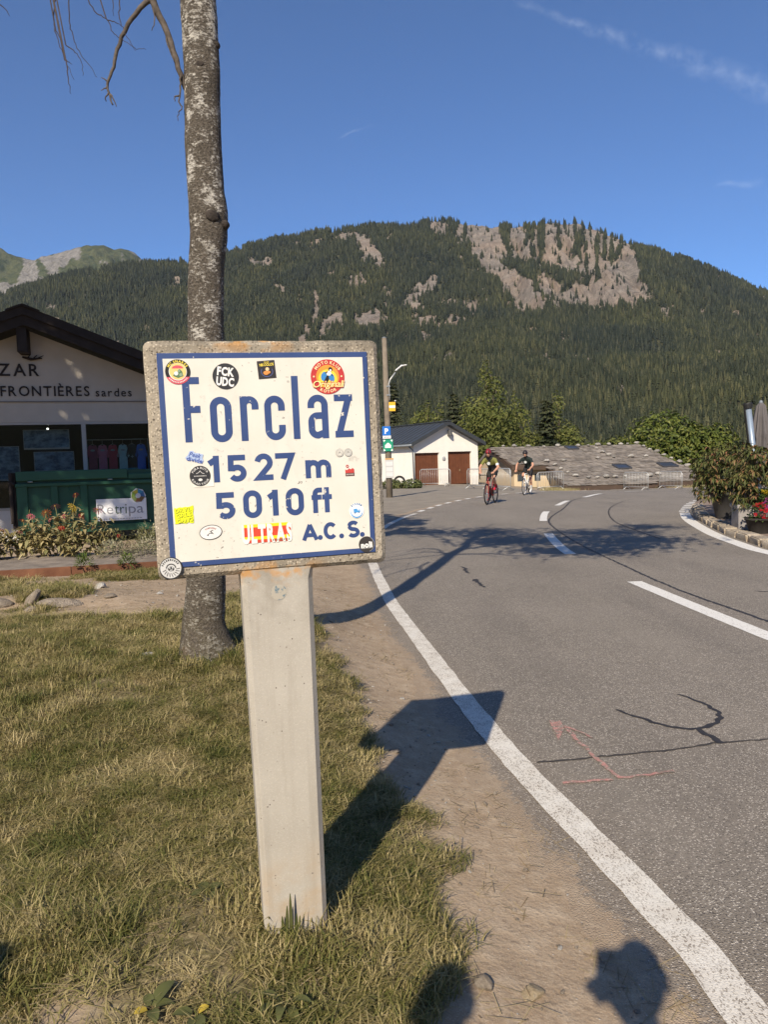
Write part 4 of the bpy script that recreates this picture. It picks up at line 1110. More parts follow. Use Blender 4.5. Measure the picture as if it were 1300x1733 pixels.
stick(sticker('large round red sticker with scooter rider on yellow'), 'print', f, [(.50, .045, .045), (.80, .30, .05), (.85, .60, .06), (.85, .68, .38), (.05, .23, .52), BLK, WHT, (.88, .72, .30)])
def f(m):
    cx, cz, an = sx_(-223), sz_(9), R(-14)
    o = [(-26, -6), (-20, 3), (-17, 16), (-8, 19), (-2, 14), (10, 15), (23, 14), (22, 4), (27, -4), (24, -13), (12, -13), (0, -8), (-18, -11)]
    poly(m, [(cx + (a * math.cos(an) - c * math.sin(an)) * K, cz + (a * math.sin(an) + c * math.cos(an)) * K) for a, c in o], Y1, 0)
    text_flat(m, 'Peak', cx + 2 * K, cz + 8 * K, 18 * K, Y2, .02, .05, an, 1, width=33 * K, shear=.2); text_flat(m, 'divide', cx, cz - 6 * K, 16 * K, Y2, .03, .05, an, 1, width=46 * K)
stick(sticker('pale blue cut-out sticker with two rows of blue lettering'), 'print', f, [(.38, .47, .66), (.07, .11, .34)])
def f(m):
    cx, cz = sx_(-208), sz_(-47)
    poly(m, [(cx - 24 * K, cz - 31 * K), (cx + 36 * K, cz - 30 * K), (cx + 34 * K, cz + 20 * K), (cx - 26 * K, cz + 28 * K)], Y1 + .0003, 2)
    disc(m, cx - 2 * K, cz + 2 * K, 30 * K, Y1, 0)
    text_arc(m, 'PURA RUTA', cx - 2 * K, cz + 2 * K, 24 * K, 8.5 * K, Y2, 90, .02, .16, mi=1); text_arc(m, 'ROAD TOUR', cx - 2 * K, cz + 2 * K, 24 * K, 8.5 * K, Y2, 270, .02, .16, True, mi=1)
    stroke(m, [(cx - 13 * K, cz + 9 * K), (cx - 6 * K, cz + 12 * K), (cx - 2 * K, cz + 17 * K), (cx + 3 * K, cz + 11 * K), (cx + 10 * K, cz + 8 * K)], 1.4 * K, Y2, False, 1)
    bars_flat(m, 12, cx - 2 * K, cz + 2 * K, 36 * K, 3 * K, Y2, 0, 1); disc(m, cx - 2 * K, cz - 9 * K, 6 * K, Y2, 1, 4 * K, 10)
stick(sticker('black round sticker on a clear square beside the figure one'), 'print', f, [(.035, .035, .037), (.66, .64, .60), (.80, .755, .64)])
def f(m):
    cx, cz, an = sx_(-263), sz_(-157), R(6)
    rg = random.Random(2); o = []
    for k in range(28):
        s = k / 7; e = int(s); t = s - e
        q = [(-1 + 2 * t, 1), (1, 1 - 2 * t), (1 - 2 * t, -1), (-1, -1 + 2 * t)][e]
        o.append((cx + (q[0] * 27 + rg.uniform(-1.5, 1.5)) * K, cz + (q[1] * 24 + q[0] * 2 + rg.uniform(-2, 2)) * K))
    poly(m, o[::-1], Y1, 0)
    for k, s in enumerate(('DRVL', 'GRLS', 'GANG')):
        text_flat(m, s, cx + (k - 1) * 2 * K + 1 * K, cz + (15 - 15 * k) * K, 16 * K, Y2, .035, .08, an, 1, width=44 * K); text_flat(m, s, cx + (k - 1) * 2 * K, cz + (16 - 15 * k) * K, 16 * K, Y3, .01, .1, an, 2, width=43 * K)
stick(sticker('fluorescent yellow cut-out sticker with three rows of letters'), 'print', f, [(.72, .76, .02), (.05, .05, .02), (.80, .84, .03)])
def f(m):
    cx, cz, an = sx_(-190), sz_(-212), R(5)
    disc(m, cx, cz, 33 * K, Y1, 0, 22 * K, 36, an); disc(m, cx, cz, 31 * K, Y2, 1, 20 * K, 36, an)
    bars_arc(m, 9, cx, cz - 17 * K, 30 * K, 4.5 * K, Y3, 58, 122, 2)
    stroke(m, [(cx - 9 * K, cz - 8 * K), (cx - 3 * K, cz - 2 * K), (cx + 3 * K, cz - 4 * K), (cx + 1 * K, cz + 4 * K), (cx + 7 * K, cz + 6 * K)], 1.8 * K, Y3, False, 0); stroke(m, [(cx - 3 * K, cz + 3 * K), (cx + 4 * K, cz - 1 * K), (cx + 8 * K, cz - 6 * K)], 1.6 * K, Y3 - .0001, False, 0); disc(m, cx - 9 * K, cz - 8 * K, 2.2 * K, Y3, 0, n=8)
stick(sticker('white oval sticker with thin black rim'), 'print', f, [(.06, .06, .06), (.74, .72, .68), (.36, .10, .08)])
def f(m):
    x0, x1, z0, z1 = -101, 52, -253, -197
    for k in range(6):
        a, c = z0 + (z1 - z0) * k / 6, z0 + (z1 - z0) * (k + 1) / 6
        poly(m, [(sx_(x0 + 6), sz_(a)), (sx_(x1 - 6), sz_(a)), (sx_(x1 - 6), sz_(c)), (sx_(x0 + 6), sz_(c))], Y1, (0, 1)[k % 2] if k not in (2, 3) else (0 if k == 2 else 0))
    text_flat(m, 'ULTRAS', sx_(-25), sz_(-225), 74 * K, Y2, .05, .10, 0, 2, width=150 * K)
    bars_flat(m, 10, sx_(16), sz_(-248), 54 * K, 6 * K, Y3, 0, 3)
stick(sticker('striped red and yellow sticker with tall white letters'), 'print', f, [(.62, .07, .035), (.85, .62, .02), (.80, .77, .70), (.16, .13, .10)])
for gxs, gzs, tone in ((209, 5, (.62, .59, .52)), (236, 5, (.55, .53, .48))):
    def f(m, gxs=gxs, gzs=gzs):
        cx, cz = sx_(gxs), sz_(gzs); disc(m, cx, cz, 12.5 * K, Y1, 1, n=24); disc(m, cx, cz, 11.5 * K, Y2, 0, n=24); stroke(m, arc(cx, cz, 8.8 * K, 8.8 * K, 0, 360, 20), .8 * K, Y3, True, 1)
        stroke(m, [(cx - 4 * K, cz - 3 * K), (cx, cz + 4 * K), (cx + 4 * K, cz - 2 * K)], 1.5 * K, Y3, False, 1); stroke(m, [(cx - 4 * K, cz + 2 * K), (cx + 3 * K, cz + 1 * K)], 1.2 * K, Y3 - .0001, False, 1)
    stick(sticker('small faded grey round sticker'), 'print', f, [tone, (.30, .29, .27)])
def f(m):
    cx, cz = sx_(238), sz_(-48)
    poly(m, [(cx - 14 * K, cz - 19 * K), (cx + 14 * K, cz - 19 * K), (cx + 14 * K, cz - 10 * K), (cx - 14 * K, cz - 10 * K)], Y1, 1)
    poly(m, [(cx - 14 * K, cz - 10 * K), (cx + 14 * K, cz - 10 * K), (cx + 14 * K, cz + 1 * K), (cx + 9 * K, cz + 5 * K), (cx + 4 * K, cz + 1 * K), (cx - 2 * K, cz + 4 * K), (cx - 8 * K, cz - 1 * K), (cx - 14 * K, cz + 1 * K)], Y1, 0)
    stroke(m, arc(cx - 7 * K, cz + 11 * K, 3.5 * K, 3.5 * K, 0, 360, 14), 2.2 * K, Y1, True, 0); bars_flat(m, 8, cx, cz - 14.5 * K, 24 * K, 4.5 * K, Y2, 0, 2)
stick(sticker('small peeling red and black sticker with jagged top'), 'print', f, [(.52, .06, .05), (.10, .04, .04), (.6, .55, .48)])
def f(m):
    cx, cz = sx_(254), sz_(-176); disc(m, cx, cz, 23.5 * K, Y1, 0); disc(m, cx, cz - 3 * K, 19.5 * K, Y2, 1, n=30); disc(m, cx, cz, 18.5 * K, Y3, 0, n=30)
    m.box((cx + .5 * K, Y4, cz - 1 * K), (20 * K, .0002, 9 * K), 1, (0, R(-5), 0)); m.box((cx - 4 * K, Y4 - .0001, cz + 4 * K), (11 * K, .0002, 5 * K), 1, (0, R(-5), 0))
    disc(m, cx - 6 * K, cz - 6 * K, 2.5 * K, Y5, 2, n=10); disc(m, cx + 7 * K, cz - 5 * K, 2.5 * K, Y5, 2, n=10); poly(m, [(cx + 3 * K, cz + 1 * K), (cx + 8 * K, cz + 1 * K), (cx + 8 * K, cz + 3 * K), (cx + 3 * K, cz + 3 * K)], Y5, 0)
    bars_arc(m, 6, cx, cz - 2 * K, 23.2 * K, 5.5 * K, Y4, 45, 138, 2)
stick(sticker('white round sticker with a small blue van'), 'print', f, [(.82, .83, .83), (.07, .30, .62), (.10, .20, .38)])
def f(m):
    cx, cz = sx_(281), sz_(-283); disc(m, cx, cz, 25 * K, Y1, 0); stroke(m, arc(cx, cz, 24 * K, 24 * K, -70, 60, 16), 1 * K, Y2, False, 2)
    text_flat(m, 'noli', cx, cz - 1 * K, 24 * K, Y2, .06, .05, R(2), 1, width=37 * K); bars_flat(m, 12, cx, cz - 12 * K, 32 * K, 2.2 * K, Y2, R(2), 2)
stick(sticker('black round sticker on the lower right corner of the plate'), 'print', f, [(.045, .040, .037), WHT, GRY])
def f(m):
    cx, cz = sx_(-309), sz_(-310); disc(m, cx, cz, 33 * K, Y1, 0); disc(m, cx - 1 * K, cz + 1 * K, 29.5 * K, Y2, 1)
    bars_arc(m, 10, cx - 1 * K, cz + 1 * K, 24.5 * K, 5.5 * K, Y3, 25, 165, 0)
    stroke(m, arc(cx, cz + 1 * K, 13 * K, 12 * K, 0, 180, 16), 3 * K, Y3, False, 0); disc(m, cx, cz - 1 * K, 9 * K, Y3, 0, 7 * K, 18); disc(m, cx - 4 * K, cz + 2 * K, 2.4 * K, Y4, 1, n=10); disc(m, cx + 4 * K, cz + 2 * K, 2.4 * K, Y4, 1, n=10); poly(m, [(cx - 5 * K, cz - 3 * K), (cx + 5 * K, cz - 3 * K), (cx + 3 * K, cz - 6 * K), (cx - 3 * K, cz - 6 * K)], Y4, 1)
    for a in range(190, 355, 20): stroke(m, [(cx + 14 * K * math.cos(R(a)), cz + 14 * K * math.sin(R(a))), (cx + 25 * K * math.cos(R(a + 9)), cz + 25 * K * math.sin(R(a + 9)))], 1.8 * K, Y3 - .0001 * (a % 3), False, 0)
stick(sticker('black and white round sticker on the lower left corner of the slab'), 'print', f, [(.03, .03, .03), (.58, .57, .54)])
def worn_sticker():
    b = NB('worn_sticker'); v = b.coord('Object')
    n = b.noise(v, 75, 5); sx = b.n('ShaderNodeSeparateXYZ'); b.set(sx.inputs[0], v)
    c = b.mix(b.ramp(n, .52, .60), (.40, .36, .29), (.13, .19, .22))
    return b.done(c, .8)
m = MB(); disc(m, 1 * K, sz_(-411), 24 * K, .0032); m.build('worn_sticker', worn_sticker(), sign)
# ------------------------------------------------------------------ birch beside the sign
def birch_bark():
    b = NB('birch_bark'); v = b.coord('Object')
    n = b.noise(v, 9, 7, .7); h = b.noise(b.map(v, (1, 1, 2.0)), 34, 6, .75); n2 = b.noise(v, 2.2, 4); f = b.noise(v, 90, 4)
    sx = b.n('ShaderNodeSeparateXYZ'); b.set(sx.inputs[0], v)
    hi = b.ramp(sx.outputs[2], 2.3, 4.2)
    k = b.math('ADD', b.math('ADD', b.math('MULTIPLY', n, .5), b.math('MULTIPLY', h, .55)), b.math('ADD', b.math('MULTIPLY', hi, .055), b.math('MULTIPLY', n2, .12)))
    white = b.ramp(k, .606, .685)
    dark = b.mix(b.ramp(f, .35, .65), (.076, .064, .051), (.175, .148, .118))
    pale = b.mix(b.ramp(f, .3, .7), (.50, .46, .40), (.72, .68, .60))
    c = b.mix(white, dark, pale)
    low = b.math('MULTIPLY', b.ramp(sx.outputs[2], .6, .0, 0, .8), b.ramp(n, .40, .60))
    c = b.mix(low, c, (.115, .095, .055))
    oc = b.math('MULTIPLY', b.ramp(sx.outputs[0], -.05, -.13), b.ramp(n2, .52, .62))
    c = b.mix(b.math('MULTIPLY', oc, .5), c, (.26, .12, .05))
    hh = b.math('ADD', b.math('MULTIPLY', h, .7), b.math('MULTIPLY', f, .5))
    return b.done(c, .9, b.bump(hh, 1.0, .03), .15)
M_BIRCH = birch_bark()
M_TWIG = simple('dead_wood', (.098, .080, .066), .9, .4, 30, .5, 60)
M_TWIG2 = simple('dark_twig', (.06, .045, .038), .9, .3, 30)
M_KNOT = simple('bark_knot', (.045, .036, .030), .95, .4, 40, .8, 80)
M_BIRCHLEAF = leafmat('birch_leaves', [(.06, .09, .02), (.09, .12, .03), (.12, .14, .04)], .5, .25, 1)
TB = Vector((-1.10, 4.36, float(ground_z(-1.10, 4.36))))
birch = thing('birch_tree', 'tall birch trunk with patchy white bark behind the sign', 'tree', TB)
ctr = [(-.4, 0, .15), (-.02, 0, .150), (.08, -.005, .138), (.2, -.008, .126), (.45, .02, .115), (.9, .03, .112), (1.4, .06, .108), (1.9, .085, .104), (2.3, .105, .102), (2.45, .128, .107), (2.6, .133, .112), (2.72, .125, .104), (2.95, .12, .103), (3.2, .127, .100), (3.4, .135, .100), (3.7, .13, .101), (4.0, .125, .100), (4.6, .1, .094), (5.2, .16, .085), (5.8, .05, .07), (6.6, .12, .05), (7.5, .0, .025), (8.2, .05, .008)]
zs = np.arange(-.4, 8.2, .035)
cz_ = [c[0] for c in ctr]; cxx = np.interp(zs, cz_, [c[1] for c in ctr]); crr = np.interp(zs, cz_, [c[2] for c in ctr])
NS = 30
vs, fs = [], []
for i, z in enumerate(zs):
    for k in range(NS):
        a = 2 * math.pi * k / NS
        nz_ = float(fbm(np.array(k * 8 / NS if k < NS else 0.), np.array(z * 5), 61, 3)) - .5
        nz2 = float(vnoise(np.array(k * 1.1), np.array(z * 26), 63)) - .5
        flare = .06 * max(0, 1 - (z + .05) / .28) ** 2 * (1 + .5 * math.sin(3 * a + 1))
        wrap = min(k, NS - k) / (NS / 2)
        r = crr[i] * (1 + .10 * nz_ * min(1, wrap * 3) + .045 * nz2) + flare
        vs.append((cxx[i] + r * math.cos(a), r * math.sin(a), z))
for i in range(len(zs) - 1):
    for k in range(NS): fs.append((i * NS + k, i * NS + (k + 1) % NS, (i + 1) * NS + (k + 1) % NS, (i + 1) * NS + k))
m = MB(); m.add(vs, fs); trunk = m.build('trunk', M_BIRCH, birch, True)
def knot(z, a, r, flat=.55):
    rg = random.Random(int(z * 100)); m = MB()
    cx = np.interp(z, cz_, [c[1] for c in ctr]); cr = np.interp(z, cz_, [c[2] for c in ctr])
    M = Matrix.Rotation(a, 3, 'Z'); pr = []
    for i in range(6):
        t = i / 5; rr = r * math.cos(t * 1.5)
        for k in range(12):
            an = 6.283 * k / 12; q = rr * rg.uniform(.8, 1.2)
            pr.append(Vector((cx, 0, z)) + M @ Vector((cr * .93 + r * flat * math.sin(t * 1.57), q * math.cos(an), q * math.sin(an) * .85)))
    m.add(pr, [(i * 12 + k, i * 12 + (k + 1) % 12, (i + 1) * 12 + (k + 1) % 12, (i + 1) * 12 + k) for i in range(5) for k in range(12)] + [tuple(60 + k for k in range(12))])
    m.build('knot', M_KNOT, trunk, True)
for z, a, r, fl in ((3.00, R(-80), .030, .3), (2.55, R(-66), .040, .5), (2.52, R(-18), .034, .9), (3.38, R(-84), .026, .5), (3.30, R(-72), .018, .5), (3.52, R(-12), .026, .8), (3.86, R(-95), .014, .4), (3.1, R(-150), .016, .4), (2.0, R(-175), .022, .5), (2.2, R(195), .02, .5), (1.35, R(-60), .02, .4)):
    knot(z, a, r, fl)
def rel(p): return (p[0] - TB.x, p[1] - TB.y, p[2] - TB.z)
rgb_ = random.Random(12)
def jig(pts, j=.008, n=4):
    P = smooth_line(pts, n); return [tuple(p[i] + rgb_.uniform(-j, j) for i in range(3)) for p in P]
def limb(pts, r0, r1, mat, name='branch', par=None, j=.006, n=7):
    P = jig(pts, j); m = MB(); m.tube([rel(p) for p in P], list(np.linspace(r0, r1, len(P))), n); return m.build(name, mat, par or birch, True)
# broken branch hanging left of the trunk
b1 = limb([(-1.05, 4.34, 3.60), (-1.085, 4.3, 3.72), (-1.13, 4.28, 3.90), (-1.20, 4.27, 4.06), (-1.215, 4.27, 4.16), (-1.18, 4.28, 4.4)], .013, .024, M_TWIG, j=.004)
b2 = limb([(-1.205, 4.27, 4.08), (-1.255, 4.26, 4.04), (-1.32, 4.26, 3.97), (-1.40, 4.26, 3.84), (-1.44, 4.26, 3.72), (-1.475, 4.26, 3.63), (-1.47, 4.26, 3.56), (-1.455, 4.26, 3.51)], .016, .004, M_TWIG, j=.004)
for pts in ([(-1.475, 4.26, 3.64), (-1.505, 4.25, 3.655)], [(-1.48, 4.26, 3.61), (-1.51, 4.25, 3.585)], [(-1.47, 4.26, 3.58), (-1.49, 4.25, 3.545), (-1.485, 4.25, 3.525)], [(-1.465, 4.26, 3.57), (-1.44, 4.25, 3.53), (-1.43, 4.25, 3.495)], [(-1.21, 4.27, 4.05), (-1.19, 4.25, 3.96), (-1.215, 4.25, 3.90)]):
    limb(pts, .005, .002, M_TWIG, 'twig', b2, .003, 5)
for pts in ([(-1.075, 4.3, 3.68), (-1.08, 4.3, 3.60), (-1.09, 4.29, 3.53), (-1.075, 4.29, 3.50), (-1.095, 4.29, 3.47), (-1.10, 4.29, 3.43)], [(-1.085, 4.3, 3.57), (-1.11, 4.29, 3.56), (-1.115, 4.29, 3.535)], [(-1.15, 4.28, 3.95), (-1.13, 4.27, 3.83), (-1.10, 4.28, 3.74)]):
    limb(pts, .006, .002, M_TWIG, 'twig', b1, .004, 5)
# limbs above the picture that carry the crown and throw its shadow on the road
h2 = Vector((.2818, .9595, 0)); pp = Vector((.9595, -.2818, 0))
def cp(perp, al, z): return TB + pp * perp + h2 * al + Vector((0, 0, z - TB.z))
limbs = [([cp(.1, 0, 4.9), cp(.7, -.1, 5.05), cp(1.3, -.2, 4.95), cp(2.0, -.2, 5.2)], .035), ([cp(.12, 0, 5.3), cp(.9, .1, 5.9), cp(1.9, .2, 6.3), cp(3.0, .2, 6.7)], .04), ([cp(.1, 0, 5.6), cp(.2, .3, 6.6), cp(.6, .3, 7.4)], .035),
         ([cp(0, 0, 4.9), cp(-.3, .1, 5.3), cp(-.55, .2, 5.2), cp(-.75, .2, 4.7)], .028), ([cp(0, 0, 5.6), cp(-.6, .1, 6.5), cp(-1.4, .2, 7.2)], .032), ([cp(.1, 0, 6.2), cp(1.2, 0, 7.1), cp(2.6, 0, 7.9)], .03), ([cp(.1, 0, 5.0), cp(-.35, -.15, 4.75), cp(-.72, -.2, 4.55), cp(-.85, -.2, 4.3)], .02)]
for pts, r in limbs: limb(pts, r, .007, M_TWIG2, 'branch', None, .02, 7)
for pts in ([cp(.55, -.08, 5.0), cp(.9, -.1, 4.8), cp(1.3, -.1, 4.75)], [cp(-.5, .2, 5.25), cp(-.55, .2, 4.9), cp(-.65, .2, 4.6)], [cp(-.35, .1, 5.3), cp(-.42, .1, 4.95), cp(-.40, .1, 4.6)], [cp(-.6, .2, 5.2), cp(-.85, .2, 5.0), cp(-1.2, .2, 4.5)]):
    limb(pts, .01, .003, M_TWIG2, 'branch', None, .02, 5)
m = MB(); rgc = random.Random(31)
for (pe, al, z, rp, ra, rz_, nn) in ((1.9, -.1, 5.35, 1.0, .5, .28, 620), (2.9, 0, 6.3, .95, .5, .30, 640), (1.3, .1, 6.2, 1.1, .5, .45, 780), (2.3, 0, 7.1, 1.1, .5, .40, 700), (.2, .2, 7.0, .9, .5, .6, 620), (-1.1, .1, 7.1, .7, .5, .35, 330), (3.2, 0, 7.9, .6, .4, .3, 240), (2.7, .1, 5.6, .7, .4, .25, 330), (.5, .2, 5.9, .6, .4, .4, 260)):
    for _ in range(int(nn * 2.0)):
        q = Vector((rgc.gauss(0, .5), rgc.gauss(0, .5), rgc.gauss(0, .5)))
        p = cp(pe + q.x * rp, al + q.y * ra, z + q.z * rz_) - TB
        s = rgc.uniform(.035, .075); ax = Vector((rgc.uniform(-1, 1), rgc.uniform(-1, 1), rgc.uniform(-.2, 1))).normalized(); u = ax.orthogonal().normalized(); w = ax.cross(u)
        m.add([p - u * s, p - w * s * .7, p + u * s, p + w * s * .7], [(0, 1, 2, 3)])
m.build('crown', M_BIRCHLEAF, birch)
# thin twigs drooping into the picture from the upper left
def at_img(a, e, Y): return (a * Y, Y, CAM_H + e * Y)
TW = [[(-0.405, 0.626), (-0.412, 0.595), (-0.411, 0.572), (-0.405, 0.548), (-0.399, 0.532), (-0.39, 0.511)], [(-0.398, 0.524), (-0.397, 0.505), (-0.396, 0.492)], [(-0.4, 0.535), (-0.392, 0.53)], [(-0.391, 0.626), (-0.392, 0.584), (-0.388, 0.563), (-0.38, 0.542), (-0.368, 0.526), (-0.36, 0.512)], [(-0.399, 0.554), (-0.389, 0.547), (-0.38, 0.534), (-0.378, 0.515)], [(-0.411, 0.573), (-0.404, 0.561)], [(-0.37, 0.62), (-0.359, 0.596), (-0.344, 0.585), (-0.336, 0.569), (-0.325, 0.559), (-0.309, 0.548), (-0.293, 0.545)], [(-0.344, 0.585), (-0.332, 0.58), (-0.326, 0.577)], [(-0.333, 0.619), (-0.334, 0.588)], [(-0.325, 0.621), (-0.326, 0.593), (-0.324, 0.577), (-0.317, 0.561), (-0.307, 0.544)], [(-0.483, 0.61), (-0.474, 0.6), (-0.47, 0.592)]]
tw = link('branch', None, birch)
m = MB(); m.tube([rel(p) for p in jig([tuple(cp(.0, 0, 5.0)), (-1.5, 4.3, 5.2), (-1.9, 4.2, 5.0), (-2.3, 4.1, 4.7)], .01)], [.02] * 5 + [.012] * 4 + [.006] * 4, 6); m.build('bough', M_TWIG2, tw, True)
for t_ in TW:
    P = jig([at_img(a, e, 4.25) for a, e in t_], .004, 5); m = MB()
    m.tube([rel((-1.9 + (P[0][0] + 1.9) * .8, 4.22, P[0][2] + .35))] + [rel(p) for p in P], [.004] + list(np.linspace(.0035, .0012, len(P))), 5); m.build('twig', M_TWIG2, tw, True)

# ------------------------------------------------------------------ turf
def grass_material():
    b = NB('grass_blades'); p = b.coord('Position')
    oi = b.n('ShaderNodeObjectInfo'); g = b.n('ShaderNodeNewGeometry')
    k = b.math('ADD', b.math('MULTIPLY', oi.outputs['Random'], .28), b.math('ADD', b.math('MULTIPLY', g.outputs['Random Per Island'], .34), b.math('MULTIPLY', b.ramp(b.noise(p, 3.2, 7, .7), .30, .70), .56)))
    cr = b.n('ShaderNodeValToRGB'); b.set(cr.inputs[0], k)
    e = cr.color_ramp.elements
    e[0].position = .02; e[0].color = (.048, .072, .016, 1); e[1].position = 1.0; e[1].color = (.52, .42, .22, 1)
    for pos, c in ((.28, (.098, .112, .026)), (.46, (.168, .160, .046)), (.60, (.265, .224, .088)), (.77, (.40, .325, .155))):
        x = e.new(pos); x.color = (*c, 1)
    return b.done(cr.outputs[0], .6, None, .25, 0, .22)
M_GRASS = grass_material()
def tuft(seed, n, h, spread, lean, w=.0022):
    rg = random.Random(seed); m = MB()
    for _ in range(n):
        a = rg.uniform(0, 6.283); r = spread * math.sqrt(rg.random())
        x, y = r * math.cos(a), r * math.sin(a); hh = h * rg.uniform(.45, 1.25); d = rg.uniform(0, 6.283); l = lean * rg.uniform(.3, 1.6) * hh
        dx, dy = math.cos(d) * l, math.sin(d) * l; sx, sy = -math.sin(d) * w, math.cos(d) * w
        m.add([(x - sx, y - sy, -.006), (x + sx, y + sy, -.006), (x + dx * .4 + sx * .8, y + dy * .4 + sy * .8, hh * .6), (x + dx * .4 - sx * .8, y + dy * .4 - sy * .8, hh * .6), (x + dx * 1.2, y + dy * 1.2, hh * rg.uniform(.75, 1.0))], [(0, 1, 2, 3), (3, 2, 4)])
    return m.mesh('tuft', M_GRASS)
protos = [tuft(1, 64, .020, .06, 2.0, .0015), tuft(2, 64, .026, .06, 1.5, .0015), tuft(3, 60, .015, .065, 3.0, .0014), tuft(4, 54, .036, .055, 1.1, .0016), tuft(5, 34, .062, .04, .7, .0018), tuft(6, 64, .010, .065, 4.5, .0013)]
rg = np.random.default_rng(21)
def turf_points(n, x0, x1, y0, y1):
    x = rg.uniform(x0, x1, n); y = rg.uniform(y0, y1, n)
    ok = (rg.random(n) < grass_mask(x, y) * (.12 + 1.15 * ss((fbm(x * 1.9, y * 1.9, 101) - .26) / .3))) & (x > -.72 * y - .6)
    return x[ok], y[ok]
xa, ya = turf_points(15500, -3.4, .4, 1.15, 3.6); xb, yb = turf_points(13000, -4.6, .0, 3.6, 6.8); xc, yc = turf_points(6500, -7.5, -2.0, 6.2, 9.5)
x = np.concatenate([xa, xb, xc]); y = np.concatenate([ya, yb, yc]); n = len(x)
lush = fbm(x * 1.1 + 3, y * 1.1, 103)
post_d = np.hypot(x - foot.x, y - foot.y); tree_d = np.hypot(x - TB.x, y - TB.y)
pick = rg.choice([0, 1, 2, 3, 5], n, p=[.26, .18, .24, .08, .24])
longg = ((post_d < .24) & (rg.random(n) < .5)) | ((tree_d < .34) & (rg.random(n) < .45)) | ((lush > .60) & (rg.random(n) < .30)) | ((np.hypot(x + .05, y - 2.0) < .26) & (rg.random(n) < .45)) | ((np.hypot(x + .95, y - 1.75) < .3) & (rg.random(n) < .4))
pick = np.where(longg, np.where(rg.random(n) < .5, 4, 3), pick)
far_s = 1 + .35 * ss((y - 3.5) / 3)
scl = rg.uniform(.75, 1.3, n) * far_s * np.where(y > 6.8, 1.2, 1)
clear = (post_d > .07)
pts = np.stack([x, y, ground_z(x, y)], 1)[clear]
rot = np.stack([rg.normal(0, .12, n), rg.normal(0, .12, n), rg.uniform(0, 6.28, n)], 1)[clear]
scatter('grass', pts, rot, scl[clear], pick[clear], protos, 'short half dry grass covering the bank around the sign', 'grass')
# loose straw and stones on the bare earth
M_STRAW = leafmat('dry_straw', [(.30, .22, .12), (.42, .33, .19), (.20, .14, .08)], .8, .1, 2)
def straw(seed):
    rg_ = random.Random(seed); m = MB()
    for _ in range(9):
        a = rg_.uniform(0, 3.14); l = rg_.uniform(.012, .05); x, y = rg_.uniform(-.06, .06), rg_.uniform(-.06, .06); w = .0011
        c, s = math.cos(a), math.sin(a); z0, z1 = rg_.uniform(.001, .006), rg_.uniform(.001, .012)
        m.add([(x - c * l - s * w, y - s * l + c * w, z0), (x - c * l + s * w, y - s * l - c * w, z0), (x + c * l + s * w, y + s * l - c * w, z1), (x + c * l - s * w, y + s * l + c * w, z1)], [(0, 1, 2, 3)])
    return m.mesh('straw', M_STRAW)
x = rg.uniform(-4, .9, 5200); y = rg.uniform(1.2, 8.5, 5200)
ok = (x < road_left(y) - .05) & (rg.random(5200) < .25 + .7 * (grass_mask(x, y) > .05))
x, y = x[ok], y[ok]; n = len(x)
scatter('straw_litter', np.stack([x, y, ground_z(x, y)], 1), np.stack([np.zeros(n), np.zeros(n), rg.uniform(0, 6.28, n)], 1), rg.uniform(.6, 1.3, n), rg.integers(0, 3, n), [straw(1), straw(2), straw(3)], 'dry straw strewn over the bare earth', 'straw')
def rock_mesh(seed, mat, sub=2, flat=.6, rough=.25):
    bm = bmesh.new(); bmesh.ops.create_icosphere(bm, subdivisions=sub, radius=1.0)
    rg_ = random.Random(seed); ph = [(Vector((rg_.uniform(-1, 1), rg_.uniform(-1, 1), rg_.uniform(-1, 1))).normalized(), rg_.uniform(.55, .95)) for _ in range(9)]
    for v in bm.verts:
        d = v.co.normalized(); r = 1.0
        for nrm_, lim in ph:
            k = d.dot(nrm_)
            if k > .05: r = min(r, lim / k)
        v.co = d * r * (1 + rg_.uniform(-rough, rough) * .12); v.co.z *= flat
    me_ = bpy.data.meshes.new('stone'); bm.to_mesh(me_); bm.free(); me_.materials.append(mat)
    return me_
def stone_mat(name, a, c):
    b = NB(name); v = b.coord('Object'); n = b.noise(v, 3, 6); f = b.noise(v, 14, 5)
    oi = b.n('ShaderNodeObjectInfo')
    col = b.mix(b.ramp(n, .3, .7), a, c); col = b.mix(b.ramp(f, .55, .7, 0, .5), col, mul(a, .55))
    col = b.mix(1.0, col, b.mix(oi.outputs['Random'], (.75, .75, .75), (1.2, 1.2, 1.2)), 'MULTIPLY')
    return b.done(col, .9, b.bump(f, .6, .1), .2)
M_STONE = stone_mat('tan_stone', (.25, .20, .15), (.44, .37, .29)); M_PALE = stone_mat('pale_stone', (.40, .37, .33), (.60, .57, .52))
pebs = [rock_mesh(50 + i, M_STONE, 1) for i in range(3)] + [rock_mesh(60, M_PALE, 1)]
x = rg.uniform(-4.5, .95, 11000); y = rg.uniform(1.2, 9, 11000)
ok = (grass_mask(x, y) < .35) & (x < road_left(y) + .05)
x, y = x[ok], y[ok]; n = len(x)
ps = np.clip(rg.lognormal(-5.45, .6, n), .002, .019)
scatter('gravel', np.stack([x, y, ground_z(x, y) + ps * .15], 1), rg.uniform(0, 6.28, (n, 3)) * [.15, .15, 1], ps, rg.choice([0, 1, 2, 3], n, p=[.35, .3, .2, .15]), pebs, 'small gravel scattered over the trodden earth', 'gravel')
